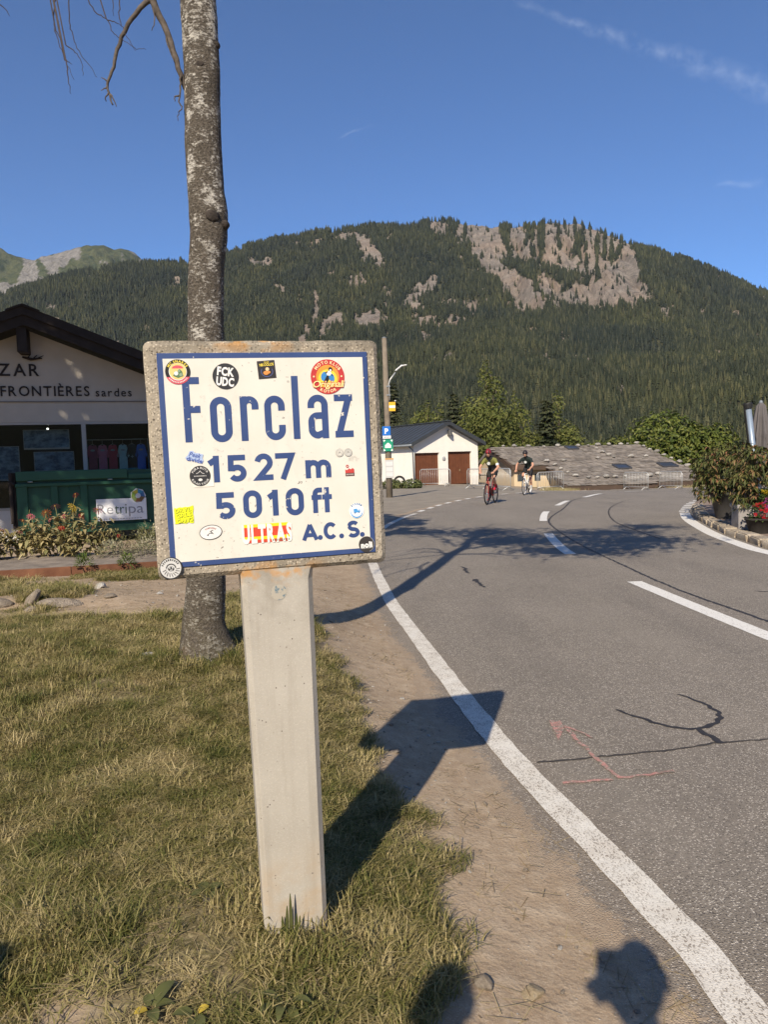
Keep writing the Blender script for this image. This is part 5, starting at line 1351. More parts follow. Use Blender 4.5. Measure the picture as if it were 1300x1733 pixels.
def stone(x, y, s, label, seed, mat=None, rz=0, flat=.6, tilt=(0, 0), sc=(1, 1, 1), sink=.25):
    o = link('stone', rock_mesh(seed, mat or M_STONE, 3, flat)); o.scale = (s * sc[0], s * sc[1], s * sc[2]); o.rotation_euler = (tilt[0], tilt[1], rz)
    o.location = (x, y, float(ground_z(x, y)) + s * flat * sc[2] * (1 - sink * 2) * .7)
    return tag(o, label, 'stone', 'stones on the bare earth')
stone(.225, 1.85, .030, 'angular tan stone at the foot of the picture between two head shadows', 71, rz=.4, sc=(.8, 1.2, 1.1))
stone(.355, 1.845, .036, 'flat ochre stone beside the shadow of the viewer head', 72, stone_mat('ochre_stone', (.38, .28, .16), (.52, .42, .28)), rz=1, flat=.45, sc=(1.1, .9, 1))
stone(-2.96, 7.53, .075, 'pale rounded stone on the path near the planted bed', 73, M_PALE, .3, .55)
stone(-3.02, 6.18, .10, 'upright slab of stone standing out of the little scarp', 74, None, .5, 1.1, (.2, .5), (.45, .8, 1.1))
stone(-2.72, 6.05, .15, 'flat tan slab lying in front of the upright stone', 75, None, .1, .4, (.05, .1), (1.3, .7, .8))
stone(-2.92, 5.92, .06, 'small rubble stone left of the flat slab', 76, None, .7, .5)
stone(-3.28, 6.12, .10, 'tan stone at the left edge of the little scarp', 77, None, .3, .5, (.1, .1), (1.2, .7, 1))
stone(-2.42, 6.35, .055, 'low stone right of the scarp on the path', 78, None, 1.2, .5)
stone(-1.85, 6.75, .06, 'half buried grey stone on the path near the birch', 79, None, .2, .4, (0, 0), (1.4, .7, 1), .4)
stone(-2.05, 6.55, .03, 'small white stone on the path near the birch', 80, M_PALE, .9, .6)
stone(-1.45, 4.37, .042, 'pale stone lying in the grass left of the birch foot', 81, M_PALE, .6, .45, (0, .1), (1.3, .6, 1))
stone(.08, 4.35, .018, 'white pebble on the shoulder beside the sign shadow', 82, M_PALE, .2, .6)
stone(.02, 3.45, .03, 'grey flat stone on the shoulder at the edge of the turf', 83, None, .2, .35, (0, 0), (1.4, .8, 1))
stone(-.55, 2.07, .018, 'dark pebble in the turf left of the post', 84, simple('dark_stone', (.07, .06, .05), .8), .4, .7)
# broad-leaved weeds
M_DOCK = leafmat('dock_leaf', [(.075, .088, .030), (.105, .115, .040), (.15, .145, .06)], .45, .2, 8)
M_YLEAF = leafmat('yellow_leaf', [(.55, .40, .05), (.62, .46, .08)], .5, .25, 8)
def leaf_blade(m, base, direction, length, width, lift, curl=.4, mi=0, n=6):
    d = Vector((math.cos(direction), math.sin(direction), 0)); s = Vector((-d.y, d.x, 0)); rows = []
    for i in range(n + 1):
        t = i / n; w = width * math.sin(math.pi * min(1, .12 + .88 * t)) ** .8 * (1 - .1 * t) + .001
        p = Vector(base) + d * (length * t * math.cos(lift)) + Vector((0, 0, length * (math.sin(lift) * t - curl * t * t)))
        rows += [p - s * w + Vector((0, 0, w * .35)), p, p + s * w + Vector((0, 0, w * .35))]
    m.add(rows, [(i * 3 + k, i * 3 + k + 1, i * 3 + k + 4, i * 3 + k + 3) for i in range(n) for k in (0, 1)], mi)
def weed(x, y, label, leaves, yellow=()):
    t = thing('weed', label, 'plant', (x, y, float(ground_z(x, y))), 0, 'weeds in the turf')
    for i, (d, l, w, lift, curl) in enumerate(leaves):
        m = MB(); leaf_blade(m, (math.cos(d) * .008, math.sin(d) * .008, .012), d, l, w, lift, curl); m.build('leaf', M_YLEAF if i in yellow else M_DOCK, t, True)
    return t
weed(-.585, 1.64, 'broad-leaved dock with a yellowing leaf in the lower left turf', [(R(62), .085, .017, .55, .35), (R(215), .032, .012, .3, .2), (R(12), .055, .012, .5, .5), (R(300), .05, .014, .3, .3), (R(120), .035, .012, .7, .3)], (1,))
weed(-.475, 1.62, 'dock leaf with yellow tip right of the lower left dock', [(R(30), .03, .010, .5, .3), (R(290), .07, .02, .25, .3), (R(180), .05, .015, .4, .4)], (0,))
weed(-.70, 1.52, 'low plantain rosette at the bottom edge left of the dock', [(R(a), .07, .02, .25, .25) for a in (10, 75, 150, 220, 300)])
weed(-.27, 1.66, 'narrow-leaved plantain in the grass at the foot of the post', [(R(-62), .11, .011, .5, .6), (R(-95), .10, .012, .8, .6), (R(-20), .09, .010, .8, .5), (R(-140), .10, .011, .6, .5), (R(-75), .07, .012, .3, .4), (R(170), .08, .01, .8, .5)])
weed(-.085, 1.70, 'small round-leaved weed right of the post in the grass', [(R(a), .03, .013, .4, .3) for a in (20, 110, 200, 290)])
weed(-1.24, 2.9, 'low broad-leaved weed in the middle of the turf on the left', [(R(a), .055, .017, .3, .25) for a in (15, 80, 160, 250, 330)])
weed(-.56, 2.10, 'broad-leaved weed in the turf left of the post', [(R(a), .045, .016, .35, .25) for a in (40, 130, 210, 300)])
m = MB()
for dx, dr, ln in ((-.012, 1.55, .115), (0, 1.62, .145), (.012, 1.5, .095), (-.02, 1.75, .075)):
    leaf_blade(m, (foot.x + .0 + dx, foot.y - .075, SZ0), R(-60), ln, .0045, dr * .96, .02)
o = m.build('grass_spike', M_DOCK); tag(o, 'stiff upright grass blades against the foot of the post', 'grass blade')
# ------------------------------------------------------------------ souvenir shop on the left
SHOP_YAW = R(18); SHOP_A = Vector((-7.236, 14.0, 0))
shop = thing('shop', 'low gabled souvenir shop with dark roof and cream front', 'shop', SHOP_A, SHOP_YAW)
_sx, _sn = Vector((math.cos(SHOP_YAW), math.sin(SHOP_YAW), 0)), Vector((-math.sin(SHOP_YAW), math.cos(SHOP_YAW), 0))
M_STUCCO = simple('cream_stucco', (.50, .445, .375), .9, .06, 3, .25, 60)
M_DKWOOD = simple('dark_stained_wood', (.030, .022, .018), .75, .3, 5, .3, 30)
M_FRAME = simple('window_frame', (.42, .39, .35), .5, .05, 5)
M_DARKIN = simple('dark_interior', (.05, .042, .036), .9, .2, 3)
M_WHITEP = simple('white_panel', (.62, .60, .57), .6, .05, 4)
M_LETTER = simple('letter_brown', (.030, .022, .019), .6, .1, 10)
def glass_mat(name, tint=(.75, .8, .8), refl=.04):
    b = NB(name)
    tr = b.n('ShaderNodeBsdfTransparent'); tr.inputs[0].default_value = (*tint, 1)
    gl = b.n('ShaderNodeBsdfGlossy'); gl.inputs['Roughness'].default_value = .02; gl.inputs[0].default_value = (1, 1, 1, 1)
    fr = b.n('ShaderNodeFresnel'); fr.inputs[0].default_value = 1.45
    k = b.math('MULTIPLY', b.math('ADD', fr.outputs[0], refl - .04), .6)
    mx = b.n('ShaderNodeMixShader'); b.set(mx.inputs[0], k); b.t.links.new(tr.outputs[0], mx.inputs[1]); b.t.links.new(gl.outputs[0], mx.inputs[2])
    b.t.links.new(mx.outputs[0], b.out.inputs['Surface']); return b.m
M_GLASS = glass_mat('shop_glass')
AX, SL, APZ = .58, .394, 4.14
def gz_in(x): return APZ - SL * abs(x - AX)
# gable wall above the windows
m = MB(); m.prism([(-2.3, 2.41), (3.25, 2.41), (3.25, gz_in(3.25)), (AX, APZ), (-2.3, gz_in(-2.3))], 0, .2); m.build('gable_wall', M_STUCCO, shop, fix=True)
m = MB(); m.box((.475, -.012, 2.80), (5.5, .03, .016)); m.build('ledge', simple('dark_joint', (.20, .17, .15), .8), shop)  # thin ledge line across the front, darker in tone than the wall
m = MB(); m.box((.475, .1, .36), (5.55, .2, .76)); m.build('parapet_wall', M_WHITEP, shop)
m = MB(); m.box((3.15, .11, 1.58), (.2, .2, 1.68)); m.box((-2.2, .11, 1.58), (.2, .2, 1.68)); m.box((3.15, 3.5, 1.5), (.2, 6.6, 3.0)); m.box((-2.2, 3.5, 1.5), (.2, 6.6, 3.0)); m.build('side_wall', M_STUCCO, shop)
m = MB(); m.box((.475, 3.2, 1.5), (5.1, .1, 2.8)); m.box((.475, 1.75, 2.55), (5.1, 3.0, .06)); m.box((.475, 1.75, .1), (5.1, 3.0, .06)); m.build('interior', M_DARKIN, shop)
# windows
for x0, x1 in ((-2.1, -.33), (-.25, 1.42), (1.50, 3.05)):
    w = link('window', None, shop)
    m = MB()
    m.box(((x0 + x1) / 2, .04, 2.385), (x1 - x0 + .08, .07, .045)); m.box(((x0 + x1) / 2, .04, .755), (x1 - x0 + .08, .09, .05)); m.box((x0 - .02, .04, 1.57), (.04, .065, 1.60)); m.box((x1 + .02, .04, 1.57), (.04, .065, 1.60))
    m.build('frame', M_FRAME, w)
    m = MB(); m.box(((x0 + x1) / 2, .05, 1.57), (x1 - x0, .006, 1.58)); m.build('pane', M_GLASS, w)
# roof: two slopes, barge boards, soffit
m = MB()
for s in (-1, 1):
    xe = AX + s * 3.3
    def ln_(x, dz): return APZ + .33 + dz - SL * abs(x - AX)
    top = [(AX, ln_(AX, 0)), (xe, ln_(xe, 0)), (xe, ln_(xe, -.1)), (AX, ln_(AX, -.1))]
    if s < 0: top = top[::-1]
    m.prism(top, -.5, 7.0)
roof = m.build('roof', M_DKWOOD, shop, fix=True)
for s in (-1, 1):
    for (y0, dz, h, th) in ((-.54, .045, .17, .05), (-.50, -.11, .20, .04)):
        m = MB(); xe = AX + s * 3.36
        q = [(AX, APZ + .33 + dz), (xe, APZ + .33 + dz - SL * 3.36), (xe, APZ + .33 + dz - h - SL * 3.36), (AX, APZ + .33 + dz - h)]
        m.prism(q if s > 0 else q[::-1], y0 - th / 2, y0 + th / 2); m.build('barge_board', M_DKWOOD, roof, fix=True)
m = MB(); m.prism([(AX - .28, APZ + .395 - .28 * SL), (AX - .28, APZ + .36 - .28 * SL), (AX, APZ + .36), (AX + .28, APZ + .36 - .28 * SL), (AX + .28, APZ + .395 - .28 * SL), (AX, APZ + .395)], -.60, 7.02); m.build('ridge_cap', M_DKWOOD, roof, fix=True)
m = MB(); m.box((.52, -.22, 3.90), (.17, .50, .44)); m.build('ridge_beam', M_DKWOOD, shop)
m = MB()
m.tube([(.46, -.05, 3.64), (.60, -.05, 3.60), (.80, -.05, 3.62)], [.02, .03, .012], 6)
for a in (([(.55, -.05, 3.61), (.60, -.06, 3.70)]), ([(.64, -.05, 3.61), (.72, -.06, 3.68)]), ([(.70, -.05, 3.61), (.83, -.06, 3.67)])): m.tube(a, [.014, .006], 6)
m.build('carved_ornament', M_DKWOOD, shop, True)
def shop_text(s, x0, x1, z0, h, bold):
    """letters set one by one across x0..x1"""
    lay, tot = text_layout(s, h / .72, bold, .17); k = (x1 - x0) / tot
    for v, f, x, w in lay:
        m = MB(); m.add([(x0 + (x + a * h / .72) * k, -.010, z0 + b * h / .72) for a, b in v], f)
        o = m.build('letter', M_LETTER, shop)
        so = o.modifiers.new('solid', 'SOLIDIFY'); so.thickness = .018; so.offset = 0
shop_text('BAZAR', -.46, .73, 3.29, .235, .012)
shop_text('FRONTIÈRES', .04, 1.61, 2.91, .195, .010)
shop_text('sardes', 1.72, 2.39, 2.90, .165, .004)
# goods in the window
def shop_pt(x, y, z): p = SHOP_A + _sx * x + _sn * y; return (p.x, p.y, z)
def poster_mat(seed):
    b = NB('mountain_print'); v = b.map(b.coord('Object'), (1, 1, 1), (seed * 3.1, 0, 0)); n = b.noise(b.map(v, (1, 1, 1.6)), 5, 8, .65)
    c = b.mix(b.ramp(n, .40, .62), (.07, .13, .21), (.38, .50, .62)); return b.done(c, .6)
for k, (x0, x1, z0, z1, lab) in enumerate(((.31, 1.15, 1.90, 2.29, 'wide blue mountain picture hanging in the shop window'), (.48, 1.22, 1.45, 1.85, 'blue picture of a rocky peak below the wide mountain picture'), (-.2, .22, 1.30, 1.97, 'tall blue mountain map at the left edge of the shop window'))):
    t = thing('picture', lab, 'picture', shop_pt((x0 + x1) / 2, .5, z0), SHOP_YAW, 'pictures in the shop window')
    m = MB(); m.box((0, 0, (z1 - z0) / 2), (x1 - x0, .02, z1 - z0)); m.build('panel', M_WHITEP, t)
    m = MB(); m.add([(-(x1 - x0) / 2 + .008, -.0125, .03), ((x1 - x0) / 2 - .008, -.0125, .03), ((x1 - x0) / 2 - .008, -.0125, z1 - z0 - .008), (-(x1 - x0) / 2 + .008, -.0125, z1 - z0 - .008)], [(0, 1, 2, 3)]); m.build('print', poster_mat(k), t)
rail = thing('clothes_rail', 'thin white clothes rail behind the shop window', 'rail', shop_pt(2.05, .8, .13), SHOP_YAW)
m = MB(); m.tube([(-.6, 0, 1.95), (.6, 0, 1.95)], .010, 8); m.build('bar', M_WHITEP, rail, True)
for s in (-.6, .6):
    m = MB(); m.tube([(s, 0, 0), (s, 0, 1.95)], .010, 8); m.tube([(s, -.25, .02), (s, .25, .02)], .012, 8); m.build('stand', M_WHITEP, rail, True)
for x, c, lab in ((1.56, (.16, .035, .06), 'dark maroon shirt, first on the rail from the window post'), (1.75, (.36, .09, .13), 'pink shirt between the maroon and the red one'), (1.95, (.26, .035, .05), 'red shirt beside the pink one'), (2.15, (.20, .27, .27), 'grey green shirt in the middle of the rail'), (2.33, (.022, .020, .020), 'black shirt with a small cross between grey and blue shirts'), (2.51, (.035, .09, .30), 'blue shirt at the end of the rail by the sign')):
    t = thing('shirt', lab, 'shirt', shop_pt(x, .78, 1.30), SHOP_YAW, 'shirts on the shop rail')
    o2 = [(-.085, 0), (.085, 0), (.08, .45), (.10, .40), (.125, .44), (.075, .655), (.03, .675), (0, .65), (-.03, .675), (-.075, .655), (-.125, .44), (-.10, .40), (-.08, .45)]
    m = MB(); m.prism(o2, -.02, .02); m.build('cloth', simple('cotton', mul(c, 3.0), .9, .15, 9, .3, 30), t, fix=True)
    m = MB(); m.tube([(-.07, 0, .655), (0, 0, .69), (.07, 0, .655)], .005, 6); m.tube([(0, 0, .69), (0, 0, .77)], .003, 6); m.build('hanger', M_WHITEP, t)
    m = MB(); text_flat(m, '+', 0, .42, .12, -.0215, .02) if 'cross' in lab else disc(m, 0, .56, .045, -.0215, 0, .022, 14); m.build('print', ink((.5, .5, .48)), t)
b = NB('lamp_glow'); em = b.n('ShaderNodeEmission'); em.inputs[0].default_value = (1, .93, .8, 1); em.inputs[1].default_value = 6; b.t.links.new(em.outputs[0], b.out.inputs['Surface'])
sp = thing('ceiling_spot', 'small lit ceiling spot inside the shop', 'lamp', shop_pt(.74, .7, 2.30), SHOP_YAW)
m = MB(); m.lathe([(.012, 0), (.018, .02), (.014, .05)], 10); m.build('bulb', b.m, sp, True)
m = MB(); m.lathe([(.03, .03), (.032, .12), (.02, .22)], 10); m.build('housing', M_DKWOOD, sp, True)
bx_ = thing('counter_box', 'small turquoise box on the sill under the shirts', 'box', shop_pt(2.34, .5, 1.38), SHOP_YAW)
m = MB(); m.box((0, 0, .05), (.2, .1, .1), 0, None, .005); m.build('carton', simple('turquoise_card', (.10, .36, .40), .6), bx_)
m = MB(); m.box((.0, -.052, .05), (.14, .003, .03)); m.build('label_strip', M_WHITEP, bx_)
m = MB(); m.box((.475, .75, 1.25), (5.0, .9, .06)); m.box((.475, 1.1, .7), (5.0, .05, 1.1)); m.build('display_shelf', M_DKWOOD, shop)

# ------------------------------------------------------------------ green waste skip
M_GREEN = simple('green_steel', (.022, .088, .048), .45, .18, 3, .08, 20, .4)
M_GREEN2 = simple('green_steel_panel', (.018, .074, .041), .45, .2, 3, .08, 20, .4)
so_ = shop_pt(0, -1.2, 0); sg = float(ground_z(so_[0] + 1.5, so_[1] + .4))
skip = thing('waste_skip', 'green steel waste skip with a Retripa banner', 'skip', (so_[0], so_[1], sg), SHOP_YAW)
B0, B1 = .33 - sg, 1.47 - sg
m = MB(); m.box((1.72, .5, (B0 + B1) / 2), (2.66, .96, B1 - B0 - .04)); m.build('body', M_GREEN2, skip)
for x0, x1 in ((.38, .56), (.94, 1.06), (1.43, 1.55), (2.86, 3.06)):
    m = MB(); m.box(((x0 + x1) / 2, .0, (B0 + B1) / 2 - .1), (x1 - x0, .07, B1 - B0 - .25), 0, None, .008); m.build('post', M_GREEN, skip)
m = MB(); m.box((1.72, -.012, 1.225 - sg), (2.70, .09, .06), 0, None, .008); m.build('rail', M_GREEN, skip)
m = MB(); m.box((1.72, -.012, .40 - sg), (2.70, .09, .13), 0, None, .008); m.build('rail', M_GREEN, skip)
m = MB(); m.box((1.32, -.03, 1.385 - sg), (1.86, .06, .17), 0, None, .01); m.build('flap', M_GREEN, skip)
m = MB(); m.box((2.66, .0, 1.33 - sg), (.80, .06, .10), 0, None, .01); m.build('flap', M_GREEN, skip)
for x in (.62, 1.95):
    m = MB(); m.tube([(x - .04, -.065, 1.285 - sg), (x + .04, -.065, 1.285 - sg)], .014, 8); m.build('hinge', simple('worn_steel', (.30, .33, .30), .4, .2, 20, metal=.6), skip, True)
m = MB(); m.tube([(1.25, -.05, 1.17 - sg), (1.25, -.085, 1.13 - sg), (1.27, -.085, 1.07 - sg)], .009, 6); m.build('hook', M_GREEN, skip, True)
m = MB(); m.box((.33, .1, .95 - sg), (.08, .16, 1.0)); m.tube([(.30, -.02, 1.45 - sg), (.30, -.02, .55 - sg)], .03, 8); m.tube([(.27, -.04, 1.30 - sg), (.36, -.04, 1.24 - sg)], .03, 8); m.build('hinge_gear', M_DKWOOD, skip)
for x in (.6, 2.8):
    m = MB(); m.box((x, .5, B0 / 2), (.16, .8, B0 + .02)); m.build('runner', M_DKWOOD, skip)
ban = link('banner', None, skip); m = MB(); m.box((2.125, -.055, .725 - sg), (.87, .008, .40)); m.build('sheet', simple('white_vinyl', (.82, .82, .82), .5, .04, 5), ban)
m = MB(); text_flat(m, 'Re', 1.84, .745 - sg, .27, -.0605, -.004, .06, 0, 0, width=.27); m.build('print', ink((.28, .28, .30)), ban)
m = MB(); text_flat(m, 'tri', 2.105, .745 - sg, .27, -.0605, .0, .06, 0, 0, width=.21); m.build('print', ink((.12, .17, .12)), ban)
m = MB(); text_flat(m, 'pa', 2.375, .745 - sg, .27, -.0605, -.004, .06, 0, 0, width=.26); m.build('print', ink((.28, .28, .30)), ban)
m = MB(); bars_flat(m, 26, 2.125, .555 - sg, .70, .022, -.0605); m.build('print', ink((.30, .30, .31)), ban)
for k in range(7):
    m = MB(); a0 = 90 + k * 51.43
    cx, cz = 2.42, .965 - sg
    p = [(cx + .125 * math.cos(R(a0)), cz + .125 * math.sin(R(a0))), (cx + .125 * math.cos(R(a0 + 51.4)), cz + .125 * math.sin(R(a0 + 51.4))), (cx + .05 * math.cos(R(a0 + 51.4)), cz + .05 * math.sin(R(a0 + 51.4))), (cx + .05 * math.cos(R(a0)), cz + .05 * math.sin(R(a0)))]
    poly(m, p[::-1], -.0625); m.build('logo_segment', ink([(.50, .42, .05), (.22, .33, .06), (.30, .38, .12), (.28, .13, .05), (.20, .12, .05), (.05, .14, .30), (.06, .26, .40)][k]), ban)
m = MB(); m.lathe([(.14, -.003), (.14, .003)], 7); o = m.build('logo_plate', simple('white_vinyl_disc', (.62, .62, .63), .5, .04, 5), ban); o.rotation_euler = (R(90), 0, 0); o.location = (2.42, -.057, .965 - sg)

# ------------------------------------------------------------------ planted bed in front of the shop
E0, E1 = Vector((-7.2, 8.12, 0)), Vector((-2.2, 9.36, 0))
ed_ = (E1 - E0).normalized(); en_ = Vector((-ed_.y, ed_.x, 0))
M_RUST = simple('rusty_edging', (.125, .046, .024), .85, .3, 4, .3, 40, col2=(.19, .085, .045))
edg = thing('bed_edging', 'low rust red edging board along the flower bed', 'edging', (0, 0, 0))
for k in range(3):
    p, q = E0.lerp(E1, k / 3), E0.lerp(E1, (k + 1) / 3); c = (p + q) / 2
    m = MB(); m.box((0, 0, 0), ((q - p).length - .006, .035, .20), 0, None, .004); o = m.build('board', M_RUST, edg); o.location = (c.x, c.y, float(ground_z(c.x, c.y)) + .0); o.rotation_euler = (0, 0, math.atan2(ed_.y, ed_.x) + (k - 1) * .006)
rows = []; NB1, NB2 = 70, 26
for j in range(NB2):
    for i in range(NB1):
        p = E0.lerp(E1, i / (NB1 - 1)) + en_ * (.02 + 2.35 * j / (NB2 - 1))
        rows.append((p.x, p.y, float(ground_z(p.x, p.y)) + .06 + .05 * float(fbm(np.array(p.x * 3), np.array(p.y * 3), 7) - .5) + .04 * math.sin(3.14 * j / (NB2 - 1)) - (.1 if j == NB2 - 1 else 0)))
m = MB(); m.add(rows, [(j * NB1 + i, j * NB1 + i + 1, (j + 1) * NB1 + i + 1, (j + 1) * NB1 + i) for j in range(NB2 - 1) for i in range(NB1 - 1)])
bs = m.build('bed_soil', simple('bed_soil', (.20, .165, .135), .95, .2, 5, .8, 25, which='Position', col2=(.30, .25, .20)), None, True); tag(bs, 'greyish soil of the flower bed', 'soil', kind='structure')
def bed_z(x, y): return float(ground_z(x, y)) + .11
M_ZL = leafmat('withered_leaf', [(.24, .20, .08), (.38, .31, .15), (.48, .40, .22), (.15, .155, .055), (.30, .235, .11)], .7, .25, 4)
M_STEM = simple('flower_stem', (.16, .15, .055), .7, .2, 10)
FLC = {'red': (.50, .045, .035), 'pink': (.55, .12, .17), 'yellow': (.72, .50, .05), 'orange': (.62, .16, .04), 'dusty': (.34, .13, .14)}
M_FL = {k: simple('petal_' + k, c, .6, .2, 20, trans=.2) for k, c in FLC.items()}
M_FEYE = simple('flower_eye', (.26, .15, .04), .8, .3, 40)
def flower_head(m, c, r, tilt, rg):
    M = Euler((tilt, rg.uniform(-.3, .3), rg.uniform(0, 6.28))).to_matrix()
    for layer, (rr, zz, n) in enumerate(((1.0, 0, 11), (.75, .012, 9), (.45, .022, 7))):
        for k in range(n):
            a = 6.283 * k / n + layer * .3; w = 2.2 / n
            q = [Vector((r * .15 * math.cos(a), r * .15 * math.sin(a), zz)), Vector((r * rr * .75 * math.cos(a - w * .5), r * rr * .75 * math.sin(a - w * .5), zz + .004)), Vector((r * rr * math.cos(a), r * rr * math.sin(a), zz - .006)), Vector((r * rr * .75 * math.cos(a + w * .5), r * rr * .75 * math.sin(a + w * .5), zz + .004))]
            m.add([Vector(c) + M @ p for p in q], [(0, 1, 2, 3)])
def zinnia(x, y, label, stems, seed, dense=1.0):
    stems = [(a, h_ * 1.0, c_, r_ * 1.5) for a, h_, c_, r_ in stems]; dense *= 1.7
    """stems: (dx, height, colour, head radius)"""
    rg = random.Random(seed); t = thing('zinnia_plant', label, 'flower', (x, y, bed_z(x, y)), 0, 'zinnias in the flower bed')
    ml = MB()
    for dx, h, colr, hr in stems:
        dy = rg.uniform(-.12, .12); mid = (dx * .4 + rg.uniform(-.03, .03), dy * .5, h * .5)
        m = MB(); m.tube([(dx * .15, 0, -.03), mid, (dx, dy, h)], [.007, .006, .004], 5); m.build('stem', M_STEM, t, True)
        if colr:
            f_ = MB(); flower_head(f_, (dx, dy, h + .005), hr, -R(rg.uniform(30, 62)), rg); fo = f_.build('flower', M_FL[colr], t)
            e = MB(); e.lathe([(.0, -.01), (hr * .2, .0), (hr * .17, .016), (0, .024)], 9, 0, (dx, dy - .01, h + .01), False); e.build('flower_eye', M_FEYE, fo, True)
        for _ in range(int(30 * dense)):
            s = rg.random() ** .8 * .86; b_ = (dx * s + rg.gauss(0, .075), dy * s + rg.gauss(0, .075), h * s * .92 + .03)
            leaf_blade(ml, b_, rg.uniform(0, 6.28), rg.uniform(.06, .12), rg.uniform(.016, .030), rg.uniform(-.7, .6), rg.uniform(.1, .8), 0, 3)
    ml.build('leaves', M_ZL, t)
    return t
zinnia(-5.55, 10.35, 'zinnia with pink heads at the left edge of the bed', [(-.12, .46, 'pink', .045), (.06, .52, 'dusty', .05), (.12, .38, 'red', .045), (0, .3, None, 0)], 1, 1.4)
zinnia(-5.22, 10.55, 'zinnia with a drooping crimson head left of the tallest', [(-.05, .48, 'red', .05), (.1, .66, None, .03), (.0, .34, 'dusty', .04), (-.14, .4, None, 0)], 2, 1.4)
zinnia(-4.92, 10.45, 'zinnia with orange head in the middle of the clump', [(-.1, .56, 'pink', .045), (.1, .60, 'orange', .055), (.18, .50, 'pink', .04), (-.02, .36, 'dusty', .05)], 3, 1.5)
zinnia(-4.66, 10.62, 'tall zinnia with dusty and scarlet heads on long stems', [(-.08, .70, 'dusty', .05), (.24, .86, 'red', .035), (.02, .55, 'pink', .04), (.1, .42, None, 0)], 4, 1.4)
zinnia(-4.46, 10.40, 'zinnia with a large yellow head', [(.02, .68, 'yellow', .06), (.12, .54, 'red', .04), (-.1, .40, 'red', .04)], 5, 1.4)
zinnia(-4.18, 10.55, 'zinnia with a pink head at the right end of the clump', [(.02, .62, 'pink', .055), (.18, .42, None, .03), (-.06, .36, 'dusty', .04)], 6, 1.2)
M_SILV = leafmat('silver_leaf', [(.30, .28, .18), (.40, .38, .27), (.22, .22, .11), (.46, .42, .28)], .8, .2, 4)
M_LOWG = leafmat('low_green', [(.12, .13, .05), (.20, .19, .08), (.30, .26, .12)], .7, .2, 4)
def cushion(x, y, r, h, label, seed, mat, n=520, reds=0):
    rg = random.Random(seed); t = thing('cushion_plant', label, 'plant', (x, y, bed_z(x, y)), 0, 'low plants in the flower bed'); m = MB()
    for _ in range(n):
        a = rg.uniform(0, 6.28); e = math.acos(rg.random()); q = rg.uniform(.55, 1.1)
        p = (r * q * math.cos(a) * math.sin(e), r * q * math.sin(a) * math.sin(e), h * q * math.cos(e))
        leaf_blade(m, p, a + rg.gauss(0, .5), rg.uniform(.03, .06), rg.uniform(.005, .009), 1.3 - e * .7 + rg.gauss(0, .3), .2, 0, 2)
    m.build('foliage', mat, t)
    for k in range(reds):
        f_ = MB(); flower_head(f_, (rg.uniform(-r, r) * .7, -r * .5, h * .8), .035, -.8, rg); f_.build('flower', M_FL['red' if k % 2 else 'dusty'], t)
cushion(-3.85, 10.25, .22, .20, 'silvery cushion plant just right of the zinnias', 1, M_SILV)
cushion(-3.98, 10.75, .24, .30, 'greenish cushion plant with small red blooms behind the silvery one', 2, M_LOWG, 560, 4)
cushion(-3.48, 10.60, .26, .34, 'dry grass-like cushion in the middle of the low plants', 3, M_LOWG, 640)
cushion(-3.30, 10.10, .24, .24, 'pale silvery cushion with one red bloom at the front', 4, M_SILV, 560, 1)
cushion(-3.05, 10.75, .30, .36, 'pale dry cushion plant nearest the sign at the back', 5, M_SILV, 640)
cushion(-2.85, 10.25, .24, .25, 'low dry cushion plant hidden partly by the sign edge', 6, M_LOWG, 520)
cushion(-3.55, 11.15, .30, .36, 'tall pale cushion plant below the banner', 7, M_SILV, 600)
cushion(-5.9, 10.7, .25, .30, 'dry cushion plant left of the zinnias', 8, M_LOWG, 420)
cushion(-3.70, 8.93, .10, .16, 'bright green weed tuft against the edging board', 9, leafmat('fresh_green', [(.10, .15, .03), (.15, .19, .04)], .6, .2), 200)
cushion(-3.22, 9.03, .10, .13, 'second green weed tuft farther along the edging board', 10, leafmat('fresh_green_b', [(.10, .15, .03), (.15, .19, .04)], .6, .2), 200)
# ------------------------------------------------------------------ white garage
GY = R(30); GZ0 = -.30
gar = thing('garage', 'white double garage with dark metal roof and brown doors', 'garage', (2.1, 49.0, GZ0), GY)
M_WHITE = simple('white_render', (.80, .76, .68), .9, .04, 2, .1, 40)
M_ANTH = simple('anthracite_metal', (.045, .050, .056), .45, .1, 2, spec=.4)
M_BROWN = simple('brown_door', (.135, .048, .022), .6, .15, 3)
M_GREYM = simple('grey_zinc', (.20, .22, .24), .5, .1, 4, metal=.3)
def gl_(z): return z - GZ0
GW, GAP, GEV, GLN = 5.35, 3.75, 2.50, 8.0
# front wall with two openings, butted pieces
m = MB()
for x0, x1, z0, z1 in ((0, .06, 0, gl_(1.9)), (2.06, 2.78, 0, gl_(1.94)), (4.78, GW, 0, gl_(1.94))): m.box(((x0 + x1) / 2, .12, (z0 + z1) / 2 - .2), (x1 - x0, .24, z1 - z0 + .4))
m.prism([(0, gl_(1.9)), (2.06, gl_(1.9)), (2.06, gl_(1.94)), (GW, gl_(1.94)), (GW, gl_(GEV)), (2.65, gl_(GAP)), (0, gl_(GEV))], 0, .24)
m.box((.12, .24 + GLN / 2, gl_(GEV) / 2 - .2), (.24, GLN, gl_(GEV) + .4)); m.box((GW - .12, .24 + GLN / 2, gl_(GEV) / 2 - .2), (.24, GLN, gl_(GEV) + .4)); m.box((GW / 2, .24 + GLN - .12, 1.2), (GW - .48, .24, 3.2))
m.build('wall', M_WHITE, gar, fix=True)
